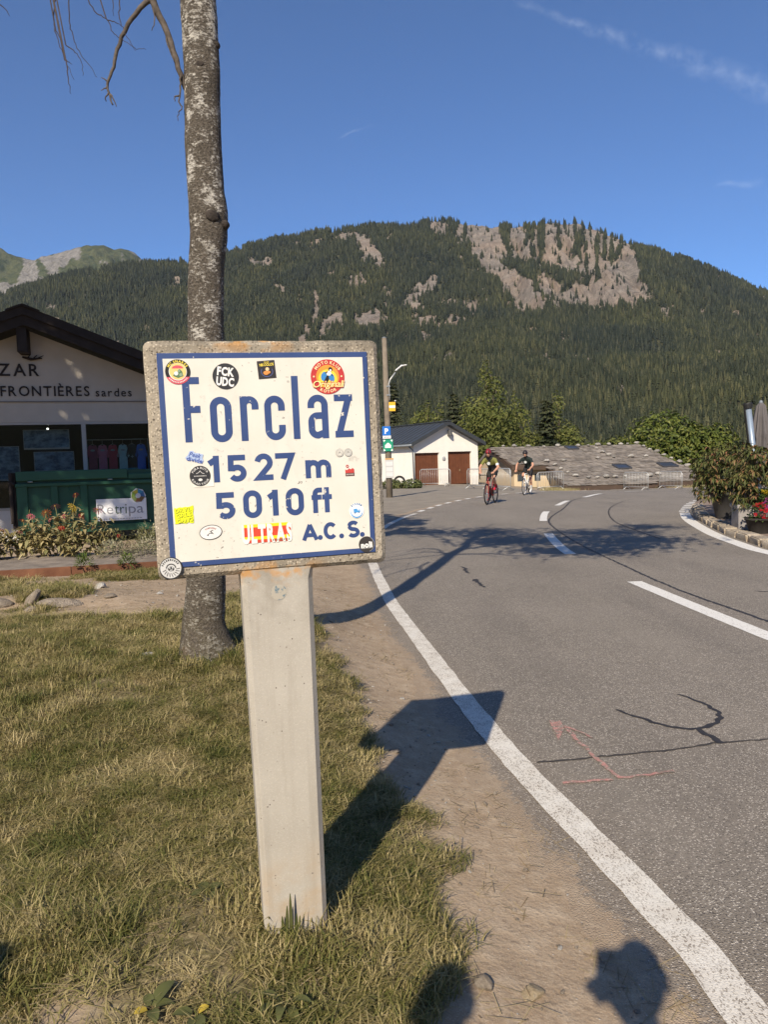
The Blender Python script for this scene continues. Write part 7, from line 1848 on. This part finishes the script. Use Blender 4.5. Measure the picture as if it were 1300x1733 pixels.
def rider(label, loc, rz, cols, arms, helmet_col, shoe_col, sock_col, crank, white_arm=False, headdir=(1, 0, -.15)):
    """cols: jersey, jersey accent, shorts. arms: hand positions (rider left, right)"""
    t = thing('person', label, 'person', loc, rz, 'riders on the bend')
    mats = [M_SKINS, simple('jersey', cols[0], .8, .1, 12), simple('jersey_accent', cols[1], .8, .1, 12), simple('shorts', cols[2], .75), simple('sock', sock_col, .8), simple('shoe', shoe_col, .5), M_EYE]
    pel, wst, chs, nk = Vector((-.17, 0, 1.03)), Vector((-.10, 0, 1.16)), Vector((.10, 0, 1.36)), Vector((.215, 0, 1.475))
    J = {'pel': pel, 'wst': wst, 'chs': chs, 'nk': nk, 'nk2': Vector((.265, 0, 1.535))}; Rd = {'pel': (.15, .125), 'wst': (.135, .105), 'chs': (.165, .12), 'nk': (.07, .07), 'nk2': .055}
    bones = [('pel', 'wst'), ('wst', 'chs'), ('chs', 'nk'), ('nk', 'nk2')]
    for s, sn in ((1, 'l'), (-1, 'r')):
        cx, cz = .17 * math.cos(crank) * s, .17 * math.sin(crank) * s
        ped = Vector((cx, s * .115, .27 + cz)); hip = pel + Vector((.03, s * .10, -.03)); ank = ped + Vector((-.11, 0, .10))
        d = ank - hip; Lt, Ls = .43, .43; dl = min(d.length, Lt + Ls - .005); a = math.acos(max(-1, min(1, (Lt ** 2 + dl ** 2 - Ls ** 2) / (2 * Lt * dl)))); dn = d.normalized(); fw = Vector((1, 0, 0)); pf = (fw - dn * fw.dot(dn)).normalized()
        kn = hip + dn * (Lt * math.cos(a)) + pf * (Lt * math.sin(a)); kn.y += s * .02
        J.update({'hip' + sn: hip, 'th' + sn: hip.lerp(kn, .45), 'kn' + sn: kn, 'cf' + sn: kn.lerp(ank, .35) - pf * .015, 'an' + sn: ank, 'bl' + sn: ped + Vector((.03, 0, .035)), 'to' + sn: ped + Vector((.10, 0, .02))})
        Rd.update({'hip' + sn: .10, 'th' + sn: .085, 'kn' + sn: .058, 'cf' + sn: .058, 'an' + sn: .036, 'bl' + sn: (.045, .03), 'to' + sn: (.035, .02)})
        bones += [('pel', 'hip' + sn), ('hip' + sn, 'th' + sn), ('th' + sn, 'kn' + sn), ('kn' + sn, 'cf' + sn), ('cf' + sn, 'an' + sn), ('an' + sn, 'bl' + sn), ('bl' + sn, 'to' + sn)]
        sh = chs + Vector((.06, s * .175, .03)); hd_ = Vector(arms[0] if s > 0 else arms[1]); wr = hd_ - (hd_ - sh).normalized() * .06
        mid = sh.lerp(wr, .5); d = wr - sh; h = math.sqrt(max(.0004, .29 ** 2 - (d.length / 2) ** 2)) if d.length < .58 else .01; out = Vector((-.35, s * .8, -.45)); out = (out - d.normalized() * out.dot(d.normalized())).normalized(); el = mid + out * h
        J.update({'sh' + sn: sh, 'ua' + sn: sh.lerp(el, .5), 'el' + sn: el, 'fa' + sn: el.lerp(wr, .35), 'wr' + sn: wr}); Rd.update({'sh' + sn: .068, 'ua' + sn: .052, 'el' + sn: .042, 'fa' + sn: .042, 'wr' + sn: .027})
        bones += [('chs', 'sh' + sn), ('sh' + sn, 'ua' + sn), ('ua' + sn, 'el' + sn), ('el' + sn, 'fa' + sn), ('fa' + sn, 'wr' + sn)]
    def zone(b, tt, c):
        k = b[1][:2]
        if k in ('ua',) : return 2
        if k == 'el': return 2 if tt < .25 else 0
        if k in ('fa', 'wr'): return 0
        if k in ('hi', 'th') : return 3
        if k == 'kn': return 3 if tt < .55 else 0
        if k == 'cf': return 0
        if k == 'an': return 4 if tt > .35 else 0
        if k in ('bl', 'to'): return 5
        if k == 'nk': return 0 if b[0] == 'nk' else 1
        if k == 'ws': return 3 if tt < .2 else 1
        if k == 'sh': return 2
        return 1
    m = skin_body(J, bones, Rd, 'pel', mats, zone)
    hc = Vector((.335, 0, 1.595)); F = Vector(headdir).normalized(); add_head(m, hc, F, (-.15, 0, 1), .235, 0, 6)
    for s, sn in ((1, 'l'), (-1, 'r')): add_hand(m, J['wr' + sn], (J['wr' + sn] - J['fa' + sn]) * .5 + Vector((.4, 0, -.05)), (0, 0, -1), 1.0, 0, 1.1, s)
    m.build('body', mats, t, True)
    # helmet with ribs, glasses
    U = Vector((-.15, 0, 1)); U = (U - F * U.dot(F)).normalized(); S = U.cross(F); hm = MB(); n1, n2 = 8, 20; vs = []
    for i in range(n1 + 1):
        th = math.pi * .56 * i / n1
        for k in range(n2):
            a = 6.283 * k / n2; rib = 1 + .05 * math.cos(6 * a) * math.sin(th)
            vs.append(hc + U * (.035 + .115 * math.cos(th)) + F * (math.sin(th) * math.cos(a) * .125 * rib - .012) + S * (math.sin(th) * math.sin(a) * .100 * rib))
    hm.add(vs, [(i * n2 + k, (i + 1) * n2 + k, (i + 1) * n2 + (k + 1) % n2, i * n2 + (k + 1) % n2) for i in range(n1) for k in range(n2)])
    for j in range(len(hm.f)): hm.m[j] = 1 if (j % n2) % 4 == 1 and j // n2 > 1 else 0
    hm.build('helmet', [simple('helmet_shell', helmet_col, .35, .05, 5), simple('helmet_vent', (.02, .02, .02), .7)], t, True)
    g = MB()
    for s in (-1, 1): g.box(hc + F * .092 + S * s * .032 + U * .012, (.012, .058, .034), 0, Matrix((F, S, U)).transposed(), .004); g.tube([hc + F * .09 + S * s * .06 + U * .014, hc + S * s * .082 + U * .01], .003, 5)
    g.build('glasses', simple('dark_lens', (.015, .015, .018), .15, .0, 5, spec=.6), t)
    m = MB()
    ff = Vector((1, 0, -.42)).normalized()
    disc(m, 0, 0, .055, 0, 0, .05, 16); o = m.build('jersey_print', simple('jersey_print', (.45, .46, .44), .8), t); o.location = (.245, -.02, 1.28); o.rotation_euler = (0, R(24), R(90))
    if white_arm:
        for s, sn in ((1, 'l'),):
            m = MB(); m.tube([J['ua' + sn].lerp(J['el' + sn], .1), J['ua' + sn].lerp(J['el' + sn], .55)], [.056, .049], 10, 0, False); m.build('arm_band', simple('white_cloth', (.7, .68, .66), .8), t, True)
    return t
def heading(vx, vy): return math.atan2(vy, vx)
h1, h2_ = heading(-.40, -.915), heading(-.42, -.907)
def bike_loc(front, h): return (front[0] - math.cos(h) * .58, front[1] - math.sin(h) * .58)
q1 = bike_loc((3.22, 22.75), h1); q2 = bike_loc((5.45, 28.3), h2_)
bicycle('racing_bicycle', 'black and red racing bicycle under the rider in yellow and black', (q1[0], q1[1], gzf(*q1) + .004), h1, (.20, .015, .02), (.02, .02, .02), R(78))
rider('cyclist in black and yellow jersey with red helmet and red shoes', (q1[0], q1[1], gzf(*q1) + .004), h1, ((.022, .022, .022), (.17, .17, .045), (.018, .018, .018)), ((.56, .215, .975), (.56, -.215, .975)), (.22, .02, .03), (.55, .02, .04), (.50, .04, .05), R(78), True)
bicycle('racing_bicycle', 'white racing bicycle under the rider in dark green', (q2[0], q2[1], gzf(*q2) + .004), h2_, (.70, .70, .68), (.62, .61, .60), R(-80))
rider('cyclist in dark green jersey with black helmet, one arm hanging', (q2[0], q2[1], gzf(*q2) + .004), h2_, ((.014, .022, .020), (.016, .026, .024), (.016, .016, .018)), ((.56, .215, .965), (.34, -.40, .92)), (.03, .022, .024), (.72, .70, .68), (.6, .58, .55), R(-80), False, (1, .1, -.05))

# people standing behind the viewpoint: their heads and shoulders shade the foot of the picture
def stander(label, x, y, head_z, cols, arms, seed):
    z0 = float(ground_z(x, y)); Ht = head_z + .12 - z0; k = Ht / 1.72
    t = thing('person', label, 'person', (x, y, z0), 0, 'people standing behind the viewpoint')
    mats = [M_SKINS, simple('shirt', cols[0], .85), simple('trousers', cols[1], .85), simple('boots', (.06, .05, .045), .7), M_EYE, M_HAIR]
    J = {'pel': Vector((0, 0, .95)), 'wst': Vector((0, 0, 1.10)), 'chs': Vector((0, 0, 1.32)), 'nk': Vector((0, 0, 1.46)), 'nk2': Vector((0, .01, 1.52))}; Rd = {'pel': (.16, .11), 'wst': (.145, .10), 'chs': (.175, .115), 'nk': .065, 'nk2': .055}
    bones = [('pel', 'wst'), ('wst', 'chs'), ('chs', 'nk'), ('nk', 'nk2')]
    for s, sn in ((-1, 'l'), (1, 'r')):
        hp, kn, an = Vector((s * .095, 0, .90)), Vector((s * .11, .01, .49)), Vector((s * .115, -.01, .09))
        J.update({'hip' + sn: hp, 'kn' + sn: kn, 'cf' + sn: kn.lerp(an, .35) - Vector((0, .02, 0)), 'an' + sn: an, 'to' + sn: Vector((s * .13, .16, .035))}); Rd.update({'hip' + sn: .098, 'kn' + sn: .062, 'cf' + sn: .06, 'an' + sn: .04, 'to' + sn: (.045, .03)})
        bones += [('pel', 'hip' + sn), ('hip' + sn, 'kn' + sn), ('kn' + sn, 'cf' + sn), ('cf' + sn, 'an' + sn), ('an' + sn, 'to' + sn)]
        sh = Vector((s * .19, 0, 1.38)); hd_ = Vector(arms[0 if s < 0 else 1]); wr = hd_; d = wr - sh; h = math.sqrt(max(.0004, .285 ** 2 - (min(d.length, .56) / 2) ** 2)); out = Vector((s * .5, -.1, -.8)); out = (out - d.normalized() * out.dot(d.normalized())).normalized(); el = sh.lerp(wr, .5) + out * h
        J.update({'sh' + sn: sh, 'el' + sn: el, 'wr' + sn: wr}); Rd.update({'sh' + sn: .068, 'el' + sn: .043, 'wr' + sn: .028}); bones += [('chs', 'sh' + sn), ('sh' + sn, 'el' + sn), ('el' + sn, 'wr' + sn)]
    def zone(b, tt, c):
        q = b[1][:2]
        return {'el': 1 if tt < .6 else 0, 'wr': 0, 'hi': 2, 'kn': 2, 'cf': 2, 'an': 2, 'to': 3, 'ws': 2 if tt < .3 else 1}.get(q, 0 if q == 'nk' and b[0] == 'nk' else 1)
    m = skin_body(J, bones, Rd, 'pel', mats, zone, sub=1)
    add_head(m, (0, .03, 1.615), (0, 1, -.05), (0, 0, 1), .24, 0, 4, 5)
    for s, sn in ((-1, 'l'), (1, 'r')): add_hand(m, J['wr' + sn], J['wr' + sn] - J['el' + sn], (-s, .3, 0), 1.0, 0, .7, s)
    m.v = [tuple(c * k for c in v) for v in m.v]
    m.build('body', mats, t, True)
    return t
stander('person in a grey shirt holding a phone at the viewpoint', .035, -.27, 1.55, ((.3, .3, .32), (.05, .06, .1)), ((-.25, .05, .86), (.02, .22, 1.36)), 1)
ph = thing('phone', 'slim dark phone held upright at the viewpoint', 'phone', (.005, -.045, 1.375))
m = MB(); m.box((0, 0, .075), (.075, .009, .155), 0, None, .004); m.build('case', simple('phone_case', (.03, .03, .035), .4), ph)
m = MB(); m.box((0, -.0055, .075), (.068, .002, .145)); m.build('screen', simple('screen', (.02, .02, .022), .1), ph)
stander('person in a blue shirt standing left of the phone holder', -.47, -.27, 1.50, ((.06, .1, .25), (.1, .09, .08)), ((-.26, .08, .86), (.24, .10, .86)), 2)
stander('person in a red jacket standing farthest left behind the viewpoint', -1.63, -.14, 1.50, ((.3, .04, .04), (.05, .05, .06)), ((-.26, .06, .86), (.26, .06, .86)), 3)
# ------------------------------------------------------------------ terrace corner on the right with planters
M_PAVE = simple('terrace_paving', (.23, .155, .115), .9, .18, 2.5, .4, 30, which='Position', col2=(.30, .235, .18))
inner = RR[RR[:, 1] > -3]
TP = [(p[0] + .03, p[1]) for p in inner if p[1] < 24] + [(16, 24.5), (22, 22), (22, -3)]
m = MB(); m.add([(p[0], p[1], .075) for p in TP], [tuple(range(len(TP)))]); m.add([(p[0], p[1], .075) for p in TP[:-3]] + [(p[0] - .01, p[1], -.1) for p in TP[:-3]], [(i, i + 1, i + 1 + len(TP) - 3, i + len(TP) - 3) for i in range(len(TP) - 4)])
ter = m.build('terrace', M_PAVE, None); tag(ter, 'reddish paved terrace corner inside the bend', 'terrace', kind='structure')
M_KERB = stone_mat('kerb_stone', (.36, .29, .21), (.56, .48, .37))
KL = resample(np.array([p for p in RR if 5.0 < p[1] < 19.2]), 25)
kms = []
for sd_ in range(3):
    rg_ = random.Random(sd_); bm = bmesh.new(); bmesh.ops.create_cube(bm, size=1.0); bmesh.ops.bevel(bm, geom=bm.edges[:], offset=.12, segments=2, affect='EDGES')
    for v in bm.verts: v.co += Vector((rg_.uniform(-.03, .03), rg_.uniform(-.03, .03), rg_.uniform(-.04, .04)))
    me_ = bpy.data.meshes.new('kerb_stone'); bm.to_mesh(me_); bm.free(); me_.materials.append(M_KERB); kms.append(me_)
for i in range(len(KL) - 1):
    a, c = KL[i], KL[i + 1]; d = c - a; L = np.linalg.norm(d); mid = (a + c) / 2 + np.array([d[1], -d[0]]) / L * .13
    o = link('kerb_stone', kms[i % 3], ter); o.location = (mid[0], mid[1], gzf(*mid) + .045); o.scale = (L * 1.0, .26, .11 + .012 * (i % 4)); o.rotation_euler = (0, 0, math.atan2(d[1], d[0]) + .02 * ((i * 7) % 5 - 2))
M_POTD = simple('dark_planter', (.06, .056, .053), .7, .15, 4); M_POTL = simple('grey_planter', (.27, .25, .235), .7, .1, 4)
def pot_round(label, x, y, r, h, mat):
    t = thing('planter', label, 'planter', (x, y, .075), 0, 'planters on the terrace corner'); m = MB(); m.lathe([(r * .66, 0), (r * .98, h - .06), (r * 1.06, h - .06), (r * 1.06, h), (r * .95, h), (r * .93, h - .08)], 28, 0, (0, 0, 0), False); m.lathe([(.001, .001), (r * .66, .001)], 28, 0, (0, 0, 0), False); m.build('tub', mat, t, True)
    m = MB(); m.lathe([(.001, h - .07), (r * .94, h - .07)], 28, 0, (0, 0, 0), False); m.build('soil', M_DKWOOD, t)
def pot_box(label, x, y, w, d, h, mat, rz=0):
    t = thing('planter', label, 'planter', (x, y, .075), rz, 'planters on the terrace corner'); m = MB(); m.box((0, 0, h / 2 - .03), (w, d, h - .06), 0, None, .015); m.box((0, 0, h - .04), (w + .05, d + .05, .07), 0, None, .012); m.build('trough', mat, t)
    m = MB(); m.box((0, 0, h - .004), (w - .06, d - .06, .02)); m.build('soil', M_DKWOOD, t)
pot_round('dark round planter under the left planted bush', 7.15, 15.15, .36, .55, M_POTD)
pot_round('dark round planter behind the left one', 8.05, 16.6, .38, .55, M_POTD)
pot_box('pale grey box planter under the nearest bush', 6.66, 12.95, .80, .5, .45, M_POTL, R(-12))
M_PIER = leafmat('pieris_leaf', [(.045, .060, .020), (.070, .085, .026), (.105, .115, .036), (.060, .078, .024), (.15, .145, .05), (.085, .10, .03), (.20, .18, .07), (.30, .14, .08), (.055, .07, .022)], .45, .2, 2.5)
M_WOODY = simple('shrub_wood', (.10, .07, .05), .9)
def pieris(label, x, y, z, blobs, seed, n, leaf=.10):
    """evergreen shrub: stems and whorls of narrow drooping leaves"""
    rg = random.Random(seed); t = thing('planted_bush', label, 'bush', (x, y, z), 0, 'bushes in the terrace planters')
    m = MB()
    for c, rad in blobs:
        m.tube([(rg.uniform(-.06, .06), rg.uniform(-.06, .06), -.1), (c[0] * .4, c[1] * .4, c[2] * .5), c], [.022, .016, .006], 6)
    m.build('stems', M_WOODY, t, True)
    m = MB(); tot = sum(r[0] * r[1] + r[0] * r[2] for _, r in blobs)
    for c, rad in blobs:
        for _ in range(int(n * (rad[0] * rad[1] + rad[0] * rad[2]) / tot)):
            q = Vector((rg.gauss(0, 1), rg.gauss(0, 1), rg.gauss(0, 1))).normalized(); lump = 1 + .13 * math.sin(5 * q.x + seed) * math.sin(4 * q.z + 2) + .10 * math.sin(9 * q.y + 7 * q.z)
            rr = rg.uniform(.55, 1.0) ** .6 * lump; p = Vector(c) + Vector((q.x * rad[0], q.y * rad[1], q.z * rad[2])) * rr
            if p.z < -.18: continue
            a0 = math.atan2(q.y, q.x)
            for k in range(5):
                leaf_blade(m, p, a0 + rg.gauss(0, .9), leaf * rg.uniform(.7, 1.35), leaf * .17, rg.uniform(-.4, .7), rg.uniform(.3, 1.1), 0, 3)
    m.build('foliage', M_PIER, t)
pieris('bushy evergreen with reddish leaf tips in the dark round planter', 7.15, 15.15, .62, [((0, 0, .45), (.72, .6, .50)), ((-.30, -.1, .35), (.42, .45, .42)), ((.35, 0, .62), (.5, .5, .42)), ((-.45, -.1, .05), (.30, .35, .25))], 1, 620)
pieris('evergreen bush with orange tipped leaves nearest the road edge', 6.85, 12.95, .52, [((0, 0, .50), (.72, .5, .50)), ((-.36, -.05, .38), (.36, .4, .42)), ((.5, 0, .52), (.5, .5, .5)), ((-.1, -.1, .82), (.45, .4, .24)), ((-.42, -.05, .10), (.25, .3, .22))], 2, 640)
pieris('taller evergreen bush behind the other two', 8.05, 16.6, .62, [((0, 0, .6), (.75, .6, .55)), ((.5, 0, .5), (.6, .5, .5)), ((-.5, 0, .42), (.5, .5, .42))], 3, 420)
# bright bedding flowers
M_PET = {'scarlet': simple('petal_scarlet', (.62, .02, .03), .55, .15, 20, trans=.2), 'magenta': simple('petal_magenta', (.45, .06, .32), .55, .15, 20, trans=.2), 'gold': simple('petal_gold', (.80, .55, .03), .55, .15, 20, trans=.2)}
M_GERL = leafmat('geranium_leaf', [(.05, .09, .02), (.08, .12, .03)], .6, .2, 4)
def bedding(label, x, y, z, colr, n, sx_, sz1, seed):
    rg = random.Random(seed); t = thing('bedding_plant', label, 'flower', (x, y, z), 0, 'bright flowers on the terrace corner'); m = MB()
    for _ in range(150): leaf_blade(m, (rg.gauss(0, sx_ * .6), rg.gauss(0, .08), rg.uniform(-.02, sz1)), rg.uniform(0, 6.28), .05, .02, rg.uniform(-.2, .6), .4, 0, 3)
    m.build('foliage', M_GERL, t)
    for k in range(n):
        f_ = MB(); c = Vector((rg.uniform(-sx_, sx_), -.10 + rg.uniform(-.05, .05), rg.uniform(.02, sz1)))
        for j in range(9): flower_head(f_, c + Vector((rg.gauss(0, .022), rg.gauss(0, .015), rg.gauss(0, .02))), .018, -1.0, rg)
        f_.build('bloom', M_PET[colr], t)
M_BASK = simple('basket_dark', (.03, .026, .022), .9, .3, 10)
pt_ = thing('flower_pot', 'small dark pot of bright flowers in front of the box planter', 'pot', (6.30, 12.25, .075)); m = MB(); m.lathe([(.15, 0), (.21, .22), (.23, .22), (.23, .26), (.19, .25)], 20, 0, (0, 0, 0), False); m.build('pot_wall', M_BASK, pt_, True); m = MB(); m.lathe([(.001, .23), (.19, .23)], 20, 0, (0, 0, 0), False); m.build('soil', M_DKWOOD, pt_)
bedding('scarlet geranium in the dark pot', 6.22, 12.2, .32, 'scarlet', 9, .15, .26, 1)
bedding('magenta bedding flowers right of the scarlet geranium', 6.42, 12.3, .46, 'magenta', 8, .12, .22, 2)
bedding('golden yellow bloom above the magenta flowers', 6.46, 12.4, .70, 'gold', 3, .07, .10, 3)
# closed parasol and slim post
M_CANV = simple('grey_canvas', (.115, .105, .105), .9, .12, 5, .3, 20)
par = thing('parasol', 'closed grey canvas parasol on the terrace', 'parasol', (8.15, 15.8, .075))
m = MB(); m.tube([(0, 0, 0), (0, 0, 2.40)], .028, 10); m.build('pole', M_GREYM, par, True)
m = MB(); m.box((0, 0, .05), (.7, .7, .1), 0, None, .02); m.build('base', simple('parasol_base', (.2, .2, .2), .8), par)
pf = [(.03, 2.40), (.09, 2.33), (.12, 2.05), (.16, 1.80), (.20, 1.68), (.17, 1.60), (.20, 1.35), (.21, 1.10), (.17, .98)]
m = MB(); n_ = 48; vs = []
for i, (r, z) in enumerate(pf):
    for k in range(n_):
        a = 6.283 * k / n_; q = 1 + .34 * math.cos(8 * a + i * .12) * (.4 if i < 2 else 1) + .08 * math.sin(5 * a + i)
        vs.append((r * q * math.cos(a), r * q * math.sin(a), z + .03 * math.cos(8 * a) * (i > 3)))
m.add(vs, [(i * n_ + k, i * n_ + (k + 1) % n_, (i + 1) * n_ + (k + 1) % n_, (i + 1) * n_ + k) for i in range(len(pf) - 1) for k in range(n_)]); m.build('canopy', M_CANV, par, True)
m = MB(); m.lathe([(.04, 2.37), (.045, 2.41), (.02, 2.45)], 12); m.build('finial', M_GREYM, par, True)
m = MB(); m.lathe([(.21, 1.16), (.215, 1.20), (.21, 1.24)], 24, 0, (0, 0, 0), False); m.build('strap', M_CANV, par, True)
sp_ = thing('steel_post', 'slim leaning silver post with black cap beside the parasol', 'post', (7.98, 15.45, .075)); sp_.rotation_euler = (0, R(-7), 0)
m = MB(); m.tube([(0, 0, 0), (0, 0, 2.30)], .062, 14); m.build('tube', simple('brushed_steel', (.26, .32, .40), .4, .06, 3, metal=.3), sp_, True)
m = MB(); m.lathe([(.085, 2.28), (.09, 2.37), (.08, 2.40)], 14); m.box((-.078, 0, 1.55), (.02, .05, 1.5)); m.build('cap', simple('black_cap', (.02, .02, .02), .6), sp_)
# ------------------------------------------------------------------ valley air
b = NB('air')
pv = b.n('ShaderNodeVolumePrincipled')
pv.inputs['Color'].default_value = (.80, .88, 1.0, 1)
pv.inputs['Density'].default_value = .000032
pv.inputs['Anisotropy'].default_value = .2
b.t.links.new(pv.outputs[0], b.out.inputs['Volume'])
m = MB(); m.box((-200, 1600, 830), (7400, 6900, 1780)); hz = m.build('haze', b.m); tag(hz, 'thin blue valley air', 'haze', kind='stuff')
